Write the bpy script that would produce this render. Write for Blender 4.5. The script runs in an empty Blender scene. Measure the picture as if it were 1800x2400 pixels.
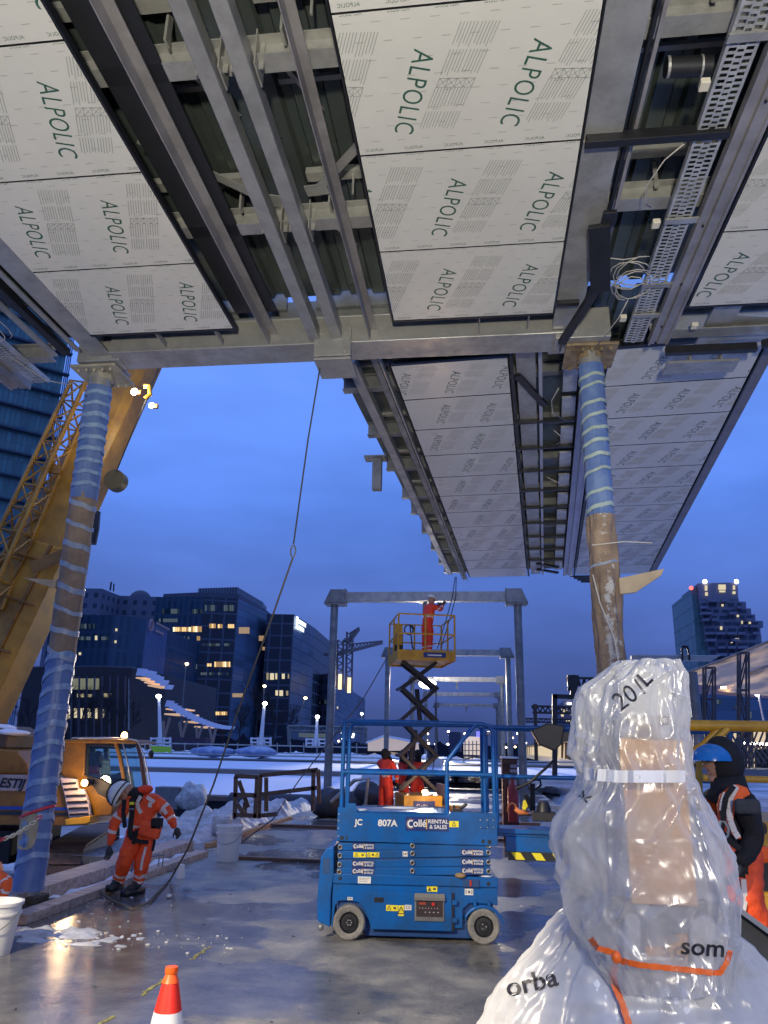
import bpy, math, random
from mathutils import Vector, Matrix, noise
R = math.radians
random.seed(7)
S = bpy.context.scene
COL = S.collection
# ---------------- camera ----------------
V = Vector
EYE = V((0, 0, 1.7))
CX = V((0.9924771, 0.12085519, 0.01957638))      # image right, in world axes
CD = V((-0.01725229, 0.29635794, -0.95492111))   # image down
CF = V((-0.12120879, 0.9473996, 0.2962135))      # forward
cam = bpy.data.cameras.new('camera')
cam.sensor_fit = 'VERTICAL'; cam.sensor_height = 36; cam.sensor_width = 27
cam.lens = 36 * 1803 / 2400; cam.clip_start = 0.05; cam.clip_end = 3000
camo = bpy.data.objects.new('camera', cam); COL.objects.link(camo)
camo.matrix_world = Matrix(((CX.x, -CD.x, -CF.x, 0), (CX.y, -CD.y, -CF.y, 0), (CX.z, -CD.z, -CF.z, 1.7), (0, 0, 0, 1)))
S.camera = camo
S.view_settings.view_transform = 'Standard'; S.view_settings.look = 'None'
S.view_settings.exposure = 0.0; S.view_settings.gamma = 1.0
S.cycles.max_bounces = 8; S.cycles.transparent_max_bounces = 12; S.cycles.sample_clamp_indirect = 3.0
S.cycles.use_denoising = True; S.cycles.caustics_reflective = False; S.cycles.caustics_refractive = False
# ---------------- dusk sky ----------------
W = bpy.data.worlds.new('World'); S.world = W; W.use_nodes = True
wt = W.node_tree; wt.nodes.clear()
def wn(t, **k):
    n = wt.nodes.new(t)
    for a, b in k.items(): setattr(n, a, b)
    return n
wo = wn('ShaderNodeOutputWorld'); bgk = wn('ShaderNodeBackground'); wt.links.new(bgk.outputs[0], wo.inputs[0])
tc = wn('ShaderNodeTexCoord'); sx = wn('ShaderNodeSeparateXYZ'); wt.links.new(tc.outputs['Generated'], sx.inputs[0])
rp = wn('ShaderNodeValToRGB'); wt.links.new(sx.outputs['Z'], rp.inputs[0])
els = [(0.0, (.058, .088, .25)), (.06, (.064, .105, .33)), (.16, (.084, .156, .50)), (.30, (.104, .236, .78)), (.50, (.145, .31, .94)), (1.0, (.32, .48, 1.12))]
cr = rp.color_ramp
cr.elements[0].position = els[0][0]; cr.elements[0].color = (*els[0][1], 1)
cr.elements[1].position = 1; cr.elements[1].color = (*els[-1][1], 1)
for p, c in els[1:-1]:
    e = cr.elements.new(p); e.color = (*c, 1)
mp = wn('ShaderNodeMapping'); mp.inputs['Scale'].default_value = (1.6, 1.6, 5.0); mp.inputs['Location'].default_value = (3.1, .4, .2)
wt.links.new(tc.outputs['Generated'], mp.inputs[0])
nz = wn('ShaderNodeTexNoise'); nz.inputs['Scale'].default_value = 1.35; nz.inputs['Detail'].default_value = 4; nz.inputs['Roughness'].default_value = .5
wt.links.new(mp.outputs[0], nz.inputs[0])
mr = wn('ShaderNodeMapRange'); mr.inputs[1].default_value = .36; mr.inputs[2].default_value = .66; mr.inputs[3].default_value = .78; mr.inputs[4].default_value = 1.2
wt.links.new(nz.outputs[0], mr.inputs[0])
mx = wn('ShaderNodeMix', data_type='RGBA', blend_type='MULTIPLY'); mx.inputs[0].default_value = 1
wt.links.new(rp.outputs[0], mx.inputs[6]); wt.links.new(mr.outputs[0], mx.inputs[7])
sky = wn('ShaderNodeTexSky'); sky.sky_type = 'NISHITA'; sky.sun_disc = False; sky.sun_elevation = R(-4); sky.sun_rotation = R(250)
ad = wn('ShaderNodeMix', data_type='RGBA', blend_type='ADD'); ad.inputs[0].default_value = .1
wt.links.new(mx.outputs[2], ad.inputs[6]); wt.links.new(sky.outputs[0], ad.inputs[7])
wt.links.new(ad.outputs[2], bgk.inputs[0]); bgk.inputs[1].default_value = 1.0
# ---------------- site floodlights behind the photographer and lit lamps ----------------
def lamp(name, kind, loc, power, color, aim=None, size=.1, angle=90, blend=.3):
    l = bpy.data.lights.new(name, kind); l.energy = power; l.color = color
    if kind == 'AREA': l.size = size
    else: l.shadow_soft_size = size
    if kind == 'SPOT': l.spot_size = R(angle); l.spot_blend = blend
    o = bpy.data.objects.new(name, l); COL.objects.link(o); o.location = loc
    if aim: o.rotation_euler = (V(aim) - V(loc)).to_track_quat('-Z', 'Y').to_euler()
    return o
WARM = (1.0, .86, .62)
lamp('site_floodlight', 'SPOT', (.2, -4.2, .9), 5000, (1, .93, .77), (-.2, 5.6, 8.2), .25, 64, .6)
lamp('site_floodlight', 'SPOT', (2.0, -2.6, 2.7), 780, (1, .91, .76), (-.3, 6.5, 1.3), .14, 66, .6)
lamp('site_floodlight', 'SPOT', (-4.6, -.5, 5.0), 4600, (1, .85, .60), (-2.0, 4.5, 0), .10, 47, .10)

# ---------------- projection helpers: a point of the photograph at a known depth or height ----------------
def ray(px, py): return CX * (px - 900) + CD * (py - 1200) + CF * 1803
def atY(px, py, Y):
    r = ray(px, py); return EYE + r * (Y / r.y)
def atZ(px, py, z):
    r = ray(px, py); return EYE + r * ((z - 1.7) / r.z)
def atX(px, py, x):
    r = ray(px, py); return EYE + r * (x / r.x)

# ---------------- materials ----------------
MATS = {}
def mat(name, col, rough=.6, metal=0.0, var=.0, vscale=4.0, bump=0.0, bscale=40.0, col2=None, emis=None, estr=0.0, spec=None, coat=0.0, stretch=None, rvar=0.0):
    if name in MATS: return MATS[name]
    m = bpy.data.materials.new(name); m.use_nodes = True; MATS[name] = m
    t = m.node_tree; b = t.nodes['Principled BSDF']
    b.inputs['Base Color'].default_value = (*col, 1); b.inputs['Roughness'].default_value = rough; b.inputs['Metallic'].default_value = metal
    if spec is not None: b.inputs['Specular IOR Level'].default_value = spec
    if coat: b.inputs['Coat Weight'].default_value = coat
    if emis: b.inputs['Emission Color'].default_value = (*emis, 1); b.inputs['Emission Strength'].default_value = estr
    co = None
    if var or bump or rvar:
        tcn = t.nodes.new('ShaderNodeTexCoord'); co = tcn.outputs['Object']
        if stretch:
            mpn = t.nodes.new('ShaderNodeMapping'); mpn.inputs['Scale'].default_value = stretch; t.links.new(co, mpn.inputs[0]); co = mpn.outputs[0]
    if var or rvar:
        n = t.nodes.new('ShaderNodeTexNoise'); n.inputs['Scale'].default_value = vscale; n.inputs['Detail'].default_value = 6; n.inputs['Roughness'].default_value = .65
        t.links.new(co, n.inputs[0])
    if var:
        q = t.nodes.new('ShaderNodeMapRange'); q.inputs[1].default_value = .35; q.inputs[2].default_value = .65; t.links.new(n.outputs[0], q.inputs[0])
        x = t.nodes.new('ShaderNodeMix'); x.data_type = 'RGBA'
        c2 = col2 if col2 else tuple(max(0, c * (1 - var)) for c in col)
        x.inputs[6].default_value = (*col, 1); x.inputs[7].default_value = (*c2, 1)
        t.links.new(q.outputs[0], x.inputs[0]); t.links.new(x.outputs[2], b.inputs['Base Color'])
    if rvar:
        q2 = t.nodes.new('ShaderNodeMapRange'); q2.inputs[1].default_value = .35; q2.inputs[2].default_value = .65
        q2.inputs[3].default_value = max(.02, rough - rvar); q2.inputs[4].default_value = min(1, rough + rvar)
        t.links.new(n.outputs[0], q2.inputs[0]); t.links.new(q2.outputs[0], b.inputs['Roughness'])
    if bump:
        n2 = t.nodes.new('ShaderNodeTexNoise'); n2.inputs['Scale'].default_value = bscale; n2.inputs['Detail'].default_value = 5; t.links.new(co, n2.inputs[0])
        bp = t.nodes.new('ShaderNodeBump'); bp.inputs['Strength'].default_value = bump; bp.inputs['Distance'].default_value = .02
        t.links.new(n2.outputs[0], bp.inputs['Height']); t.links.new(bp.outputs[0], b.inputs['Normal'])
    return m
galv = mat('galvanised_steel', (.42, .42, .39), .42, .45, .4, 3.0, .05, 60, (.27, .27, .26), rvar=.14)
galvd = mat('dull_grey_steel', (.24, .25, .25), .5, .4, .4, 2.5, .05, 60, rvar=.12)
deckm = mat('corrugated_steel', (.12, .145, .13), .38, .6, .3, 1.2, rvar=.15)
pinkst = mat('primed_channel_steel', (.36, .34, .335), .42, .35, .4, 2.0, .04, 50, (.22, .21, .205))
blk = mat('black_rubber', (.012, .012, .014), .55, 0, .3, 8)
blkm = mat('black_painted_metal', (.018, .019, .022), .45, .2, .3, 8)
dblue = mat('lift_blue_paint', (.004, .110, .40), .36, 0, .45, 3.5, .05, 30, (.008, .070, .22), spec=.3, rvar=.1)
navy = mat('navy_decal', (.008, .03, .16), .4)
white = mat('white_paint', (.75, .75, .72), .5, 0, .12, 6)
whitep = mat('white_plastic', (.72, .72, .70), .4, 0, .15, 5)
yellow = mat('yellow_decal', (.80, .68, .02), .5)
yel = mat('crane_yellow_paint', (.34, .15, .010), .45, 0, .5, 2.2, .03, 30, (.17, .075, .010), coat=.0, rvar=.12)
yell = mat('lift_yellow_paint', (.60, .33, .02), .42, 0, .3, 4, .03, 30, (.40, .21, .015))
orange = mat('hi_vis_orange', (.95, .10, .012), .65, 0, .3, 9, .5, 22, (.70, .065, .012))
refl = mat('reflective_tape', (.72, .66, .60), .35, 0, .2, 12)
skin = mat('skin', (.45, .24, .16), .5, 0, .2, 20)
bootm = mat('boot_leather', (.02, .02, .02), .5, 0, .3, 20)
glovem = mat('work_glove', (.05, .05, .05), .7, 0, .3, 20)
blkf = mat('black_fabric', (.010, .010, .012), .85, 0, .4, 12, .4, 25)
greyf = mat('grey_fabric', (.045, .05, .055), .8, 0, .3, 12)
helw = mat('white_helmet', (.70, .70, .66), .25, 0, .1, 10)
helb = mat('blue_helmet', (.01, .16, .50), .22, 0, .1, 10)
woodm = mat('raw_timber', (.50, .41, .36), .6, 0, .45, 3, .3, 12, (.26, .19, .15), stretch=(1, 6, 6))
woodd = mat('weathered_timber', (.16, .095, .055), .65, 0, .45, 3, .3, 12, (.08, .05, .035), stretch=(1, 1, 5))
snow = mat('snow', (.82, .84, .88), .75, 0, .15, 2.5, .7, 7, (.66, .69, .75))
snowd = mat('trodden_snow', (.62, .63, .66), .6, 0, .5, 3.5, .9, 9, (.30, .29, .29))
conc = mat('concrete', (.20, .20, .20), .7, 0, .4, 1.5, .2, 20)
redp = mat('red_paint', (.42, .03, .02), .45, 0, .3, 5)
glassd = mat('dark_glass', (.02, .045, .07), .12, .0, .2, .2, spec=1.0)
def emit(name, col, s):
    if name in MATS: return MATS[name]
    m = bpy.data.materials.new(name); m.use_nodes = True; MATS[name] = m
    t = m.node_tree; t.nodes.clear(); o = t.nodes.new('ShaderNodeOutputMaterial'); e = t.nodes.new('ShaderNodeEmission')
    e.inputs[0].default_value = (*col, 1); e.inputs[1].default_value = s; t.links.new(e.outputs[0], o.inputs[0])
    return m
e_white = emit('lamp_white', (1, .95, .85), 14)
e_cool = emit('lamp_cool', (.85, .93, 1), 12)
e_warm = emit('lamp_amber', (1, .55, .18), 22)
e_win = [emit('lit_window', (1, .66, .30), 1.15), emit('lit_window_dim', (1, .60, .26), .45), emit('lit_window_bright', (1, .80, .48), 1.7)]
e_win2 = [emit('lit_window_pale', (.95, .82, .55), .8), emit('lit_window_pale_dim', (.9, .75, .5), .35)]
e_winb = [emit('lit_window_cool', (.45, .62, .8), .16), emit('lit_window_cool_dim', (.3, .5, .7), .07), glassd]
e_red = emit('beacon_red', (1, .12, .1), 3)
e_blue = emit('sign_blue', (.12, .12, 1), 2.5)

# ---------------- mesh builder ----------------
class MB:
    def __init__(s): s.v = []; s.f = []; s.m = []; s.cm = 0; s.uv = None
    def add(s, vs, fs):
        k = len(s.v); s.v += [V(p) for p in vs]; s.f += [tuple(i + k for i in f) for f in fs]; s.m += [s.cm] * len(fs)
        return s
    def frame(s, p0, p1, up=(0, 0, 1)):
        d = (V(p1) - V(p0)); L = d.length; d = d / L if L else V((0, 0, 1)); up = V(up)
        if abs(d.dot(up.normalized())) > .995: up = V((0, 1, 0)) if abs(d.y) < .9 else V((1, 0, 0))
        x = d.cross(up).normalized(); y = x.cross(d).normalized()
        return d, x, y, L
    def box(s, c, sz, rz=0, M=None):
        a, b, d = sz[0] / 2, sz[1] / 2, sz[2] / 2
        vs = [V((i * a, j * b, k * d)) for i in (-1, 1) for j in (-1, 1) for k in (-1, 1)]
        if M is None: M = Matrix.Rotation(rz, 3, 'Z')
        vs = [M @ p + V(c) for p in vs]
        return s.add(vs, [(0, 1, 3, 2), (4, 6, 7, 5), (0, 4, 5, 1), (2, 3, 7, 6), (0, 2, 6, 4), (1, 5, 7, 3)])
    def bx(s, x0, x1, y0, y1, z0, z1): return s.box(((x0 + x1) / 2, (y0 + y1) / 2, (z0 + z1) / 2), (abs(x1 - x0), abs(y1 - y0), abs(z1 - z0)))
    def bar(s, p0, p1, w, h, up=(0, 0, 1), off=(0, 0)):
        d, x, y, L = s.frame(p0, p1, up); vs = []
        for q in (p0, p1):
            for i, j in ((-1, -1), (1, -1), (1, 1), (-1, 1)): vs.append(V(q) + x * (i * w / 2 + off[0]) + y * (j * h / 2 + off[1]))
        return s.add(vs, [(0, 3, 2, 1), (4, 5, 6, 7), (0, 1, 5, 4), (1, 2, 6, 5), (2, 3, 7, 6), (3, 0, 4, 7)])
    def prof(s, p0, p1, pts, up=(0, 0, 1)):
        """extrude a closed 2D profile (x right, y up) along p0-p1"""
        d, x, y, L = s.frame(p0, p1, up); n = len(pts)
        vs = [V(q) + x * a + y * b for q in (p0, p1) for a, b in pts]
        return s.add(vs, [tuple(range(n))[::-1], tuple(range(n, 2 * n))] + [(i, (i + 1) % n, n + (i + 1) % n, n + i) for i in range(n)])
    def ibeam(s, p0, p1, h, w, tf=.015, tw=.01, up=(0, 0, 1)):
        a, b, c, e = w / 2, h / 2, tw / 2, h / 2 - tf
        return s.prof(p0, p1, [(-a, -b), (a, -b), (a, -e), (c, -e), (c, e), (a, e), (a, b), (-a, b), (-a, e), (-c, e), (-c, -e), (-a, -e)], up)
    def chan(s, p0, p1, w, h, t=.008, up=(0, 0, 1)):
        a = w / 2
        return s.prof(p0, p1, [(-a, 0), (a, 0), (a, h), (a - t, h), (a - t, t), (-a + t, t), (-a + t, h), (-a, h)], up)
    def tube(s, pts, r, n=8, cap=True, closed=False):
        pts = [V(p) for p in pts]; N = len(pts); rs = r if isinstance(r, (list, tuple)) else [r] * N
        rings = []; px = None
        for i, p in enumerate(pts):
            if closed: t = pts[(i + 1) % N] - pts[i - 1]
            else: t = (pts[min(i + 1, N - 1)] - pts[max(i - 1, 0)])
            t = t.normalized() if t.length > 1e-9 else V((0, 0, 1))
            if px is None:
                u = V((0, 0, 1)) if abs(t.z) < .9 else V((1, 0, 0)); px = t.cross(u).normalized()
            else:
                px = (px - t * px.dot(t)); px = px.normalized() if px.length > 1e-6 else t.orthogonal().normalized()
            py = t.cross(px)
            rings.append([p + px * (rs[i] * math.cos(2 * math.pi * k / n)) + py * (rs[i] * math.sin(2 * math.pi * k / n)) for k in range(n)])
        vs = [q for g in rings for q in g]; fs = []
        for i in range(N if closed else N - 1):
            j = (i + 1) % N
            for k in range(n): fs.append((i * n + k, i * n + (k + 1) % n, j * n + (k + 1) % n, j * n + k))
        if cap and not closed: fs += [tuple(range(n))[::-1], tuple(range((N - 1) * n, N * n))]
        return s.add(vs, fs)
    def cyl(s, p0, p1, r0, r1=None, n=16): return s.tube([p0, p1], [r0, r0 if r1 is None else r1], n)
    def lathe(s, c, prof, n=20, axis='Z'):
        vs = []
        for r, z in prof:
            for k in range(n):
                a = 2 * math.pi * k / n; p = (r * math.cos(a), r * math.sin(a), z)
                if axis == 'Y': p = (p[0], p[2], p[1])
                vs.append(V(c) + V(p))
        fs = [(i * n + k, i * n + (k + 1) % n, (i + 1) * n + (k + 1) % n, (i + 1) * n + k) for i in range(len(prof) - 1) for k in range(n)]
        if prof[0] == prof[-1]: return s.add(vs, fs)
        if prof[0][0] > 1e-6: fs.append(tuple(range(n))[::-1])
        if prof[-1][0] > 1e-6: fs.append(tuple(range((len(prof) - 1) * n, len(prof) * n)))
        return s.add(vs, fs)
    def ell(s, c, r, n=16, m=10, M=None):
        vs = []; fs = []
        for i in range(m + 1):
            t = math.pi * i / m
            for k in range(n):
                a = 2 * math.pi * k / n; p = V((r[0] * math.sin(t) * math.cos(a), r[1] * math.sin(t) * math.sin(a), r[2] * math.cos(t)))
                if M: p = M @ p
                vs.append(V(c) + p)
        for i in range(m):
            for k in range(n): fs.append((i * n + k, (i + 1) * n + k, (i + 1) * n + (k + 1) % n, i * n + (k + 1) % n))
        return s.add(vs, fs)
    def extr(s, poly, d):
        """polygon of 3D points extruded by vector d"""
        n = len(poly); d = V(d); vs = [V(p) for p in poly] + [V(p) + d for p in poly]
        return s.add(vs, [tuple(range(n)), tuple(range(n, 2 * n))[::-1]] + [(i, n + i, n + (i + 1) % n, (i + 1) % n) for i in range(n)])
    def build(s, name, m, parent=None, bevel=0, smooth=False, thing=None, fixn=True, local=False):
        ms = m if isinstance(m, (list, tuple)) else [m]
        me = bpy.data.meshes.new(name)
        o = bpy.data.objects.new(name, me)
        vs = s.v
        if parent is not None:
            root = parent
            Mi = Matrix.Identity(4) if local else wmat(root).inverted(); vs = [Mi @ p for p in vs]; o.parent = parent
        elif thing:
            c = V(thing); o.location = c; vs = [p - c for p in vs]
        me.from_pydata([tuple(p) for p in vs], [], s.f)
        for q in ms: me.materials.append(q)
        if len(ms) > 1: me.polygons.foreach_set('material_index', s.m)
        if fixn:
            import bmesh
            bm = bmesh.new(); bm.from_mesh(me); bmesh.ops.recalc_face_normals(bm, faces=bm.faces); bm.to_mesh(me); bm.free()
        if smooth:
            me.polygons.foreach_set('use_smooth', [True] * len(me.polygons))
            if smooth == 'auto': me.set_sharp_from_angle(angle=R(38))
        COL.objects.link(o)
        if bevel:
            b = o.modifiers.new('bevel', 'BEVEL'); b.width = bevel; b.segments = 2; b.limit_method = 'ANGLE'; b.angle_limit = R(40)
        return o
def wmat(o):
    M = Matrix.LocRotScale(o.location, o.rotation_euler, o.scale)
    return (wmat(o.parent) @ M) if o.parent else M
def tag(o, label=None, cat=None, group=None, kind=None):
    if label: o['label'] = label
    if cat: o['category'] = cat
    if group: o['group'] = group
    if kind: o['kind'] = kind
    return o
def empty(name, loc=(0, 0, 0), rz=0, label=None, cat=None, group=None):
    o = bpy.data.objects.new(name, None); o.empty_display_size = .3; COL.objects.link(o); o.location = loc; o.rotation_euler = (0, 0, rz)
    return tag(o, label, cat, group)
def copy_tree(o, parent=None, loc=None, rz=None, label=None):
    c = o.copy(); COL.objects.link(c)
    if parent: c.parent = parent
    if loc is not None: c.location = loc
    if rz is not None: c.rotation_euler = (0, 0, rz)
    if label: c['label'] = label
    for ch in [x for x in S.objects if x.parent == o]: copy_tree(ch, c)
    return c
def text_mesh(body, size, bold=0, shear=0, spacing=1.0, align='CENTER', ext=.0008):
    cu = bpy.data.curves.new('txt', 'FONT'); cu.body = body; cu.size = size; cu.offset = bold; cu.shear = shear; cu.space_character = spacing
    cu.align_x = align; cu.align_y = 'CENTER'; cu.extrude = ext; cu.resolution_u = 4
    o = bpy.data.objects.new('txt', cu); COL.objects.link(o)
    dg = bpy.context.evaluated_depsgraph_get(); dg.update(); me = bpy.data.meshes.new_from_object(o.evaluated_get(dg))
    bpy.data.objects.remove(o); return me
def addtext(mb, body, size, origin, xa, ya, bold=0, shear=0, spacing=1.0, align='CENTER', sx=1.0, ext=.0008):
    """lettering laid on a surface: xa, ya are the world directions of the baseline and of the letters' up"""
    me = text_mesh(body, size, bold, shear, spacing, align, ext)
    xa = V(xa).normalized(); ya = V(ya).normalized(); za = xa.cross(ya)
    mb.add([V(origin) + xa * (p.co.x * sx) + ya * p.co.y + za * p.co.z for p in me.vertices], [tuple(p.vertices) for p in me.polygons])
    bpy.data.meshes.remove(me)
def arc(c, r, a0, a1, n, ax=(1, 0, 0), ay=(0, 0, 1)):
    ax = V(ax); ay = V(ay)
    return [V(c) + ax * (r * math.cos(a0 + (a1 - a0) * i / n)) + ay * (r * math.sin(a0 + (a1 - a0) * i / n)) for i in range(n + 1)]
def rope(p0, p1, sag=0, n=12): 
    p0 = V(p0); p1 = V(p1)
    return [p0.lerp(p1, i / n) - V((0, 0, sag * 4 * (i / n) * (1 - i / n))) for i in range(n + 1)]
# ---------------- the ground, the platform slab ----------------
def wet_floor():
    m = bpy.data.materials.new('wet_concrete'); m.use_nodes = True; t = m.node_tree; b = t.nodes['Principled BSDF']
    tc = t.nodes.new('ShaderNodeTexCoord'); L = t.links.new
    def nz(sc, det=5, ro=.6, st=None):
        n = t.nodes.new('ShaderNodeTexNoise'); n.inputs['Scale'].default_value = sc; n.inputs['Detail'].default_value = det; n.inputs['Roughness'].default_value = ro
        if st:
            mp = t.nodes.new('ShaderNodeMapping'); mp.inputs['Scale'].default_value = st; L(tc.outputs['Object'], mp.inputs[0]); L(mp.outputs[0], n.inputs[0])
        else: L(tc.outputs['Object'], n.inputs[0])
        return n.outputs[0]
    def mr(s, a, c, d, e):
        n = t.nodes.new('ShaderNodeMapRange'); n.inputs[1].default_value = a; n.inputs[2].default_value = c; n.inputs[3].default_value = d; n.inputs[4].default_value = e; L(s, n.inputs[0]); return n.outputs[0]
    big = nz(.42, 4, .55); mid = nz(2.3, 6, .65); fine = nz(26, 5, .6); puddle = mr(big, .465, .505, 0, 1)
    cr = t.nodes.new('ShaderNodeValToRGB'); c = cr.color_ramp; c.elements[0].position = .3; c.elements[0].color = (.14, .135, .125, 1); c.elements[1].position = .68; c.elements[1].color = (.37, .35, .285, 1)
    e = c.elements.new(.5); e.color = (.24, .23, .205, 1)
    L(mid, cr.inputs[0])
    mx = t.nodes.new('ShaderNodeMix'); mx.data_type = 'RGBA'; mx.blend_type = 'MULTIPLY'; mx.inputs[7].default_value = (.60, .60, .62, 1); L(puddle, mx.inputs[0]); L(cr.outputs[0], mx.inputs[6])
    L(mx.outputs[2], b.inputs['Base Color'])
    ro = t.nodes.new('ShaderNodeMix'); L(puddle, ro.inputs[0]); L(mr(mid, .35, .65, .34, .55), ro.inputs[2]); ro.inputs[3].default_value = .13; L(ro.outputs[0], b.inputs['Roughness'])
    b.inputs['Specular IOR Level'].default_value = .6
    # film of water: still in puddles, frozen and pitted between them
    st = t.nodes.new('ShaderNodeMix'); L(puddle, st.inputs[0]); st.inputs[2].default_value = .8; st.inputs[3].default_value = .16
    b1 = t.nodes.new('ShaderNodeBump'); b1.inputs['Distance'].default_value = .012; L(st.outputs[0], b1.inputs['Strength']); L(fine, b1.inputs['Height'])
    b2 = t.nodes.new('ShaderNodeBump'); b2.inputs['Distance'].default_value = .03; b2.inputs['Strength'].default_value = .10; L(mid, b2.inputs['Height']); L(b1.outputs[0], b2.inputs['Normal'])
    L(b2.outputs[0], b.inputs['Normal'])
    return m
wetm = wet_floor()
def ground_mat():
    m = mat('snowy_ground', (.62, .65, .72), .8, 0, .6, .12, .6, 1.5, (.10, .10, .11)); return m
g = MB(); g.bx(-1500, 1500, -300, 1800, -1.4, -1.1); tag(g.build('ground', ground_mat()), kind='structure')
g = MB(); g.bx(-5.3, 2.6, -9, 118, -1.09, 0.0); tag(g.build('platform', wetm), kind='structure')
# snow and slush, heaped
def heap(name, poly_fn, x0, x1, y0, y1, z0, h, m, nx=40, ny=60, seed=0, kind='stuff', label=None, cat=None):
    vs = []; fs = []
    for j in range(ny + 1):
        for i in range(nx + 1):
            u = i / nx; w = j / ny; x = x0 + (x1 - x0) * u; y = y0 + (y1 - y0) * w
            e = min(1, 4.5 * min(u, 1 - u)) * min(1, 7 * min(w, 1 - w)); e = e * e * (3 - 2 * e)
            n = noise.fractal(V((x * .9 + seed, y * .9, seed)), 1, 2.1, 5)
            n2 = noise.fractal(V((x * 5 + seed, y * 5, seed)), 1, 2.1, 3)
            z = z0 + h * e * (.55 + .6 * n) + .05 * n2 * e - .03 * (1 - e)
            vs.append((x, y, z))
    for j in range(ny):
        for i in range(nx):
            a = j * (nx + 1) + i; fs.append((a, a + 1, a + nx + 2, a + nx + 1))
    b = MB(); b.add(vs, fs); o = b.build(name, m, smooth=True, fixn=False); return tag(o, label, cat, kind=kind)
heap('snow', None, -7.2, -4.85, 13.8, 26, -.12, .55, snowd, 50, 160, 3, label='trodden snow banked along the platform edge', cat='snow')
heap('snow', None, -13, -5.6, 9.5, 24, -1.07, .42, snow, 90, 130, 8, label='white snow on the lower ground behind the crane tracks', cat='snow')
heap('snow', None, -4.9, -2.9, 7.2, 7.85, -.012, .045, snowd, 80, 40, 5, label='thin slush strip on the wet floor near the left column', cat='snow')
heap('snow', None, 1.9, 12, 11, 60, -.95, .8, snow, 60, 160, 12, label='snow between the platform and the tracks', cat='snow')
# spray-painted yellow setting-out line: broken dashes
y_paint = mat('yellow_spray_paint', (.42, .38, .08), .6, 0, .6, 14)
m = MB(); rr = random.Random(3)
for a, b in ((4.9, 5.55), (6.0, 6.55), (7.0, 7.45)):
    n = 16
    for i in range(n):
        t0 = a + (b - a) * i / n; t1 = a + (b - a) * (i + 1) / n; w = .008 + .008 * rr.random(); xx = -2.44 + .012 * rr.uniform(-1, 1)
        m.bx(xx - w, xx + w, t0, t1, .002, .0035)
tag(m.build('floor_marking', y_paint), kind='structure')

# ---------------- printed film of the soffit panels ----------------
film = mat('protective_film_panel', (.66, .645, .56), .36, 0, .08, .8, .10, 5, rvar=.06)
filmf = mat('protective_film_panel_far', (.60, .60, .55), .30, 0, .08, .8, .02, 14, rvar=.05)
ink = mat('green_printed_ink', (.035, .11, .07), .5)
inkl = mat('pale_printed_ink', (.33, .35, .33), .5)
WORD = 'ALPOLIC'
me = text_mesh(WORD, 1.0, -.004, 0, 1.12, 'LEFT', 0); WORD_V = [v.co.copy() for v in me.vertices]; WORD_F = [tuple(p.vertices) for p in me.polygons]; bpy.data.meshes.remove(me)
WX0 = min(v.x for v in WORD_V); WX1 = max(v.x for v in WORD_V); WY0 = min(v.y for v in WORD_V); WY1 = max(v.y for v in WORD_V)
inkf = mat('worn_dark_ink', (.10, .13, .12), .5); inklf = mat('ghost_ink', (.47, .47, .46), .5)
import bmesh
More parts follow.
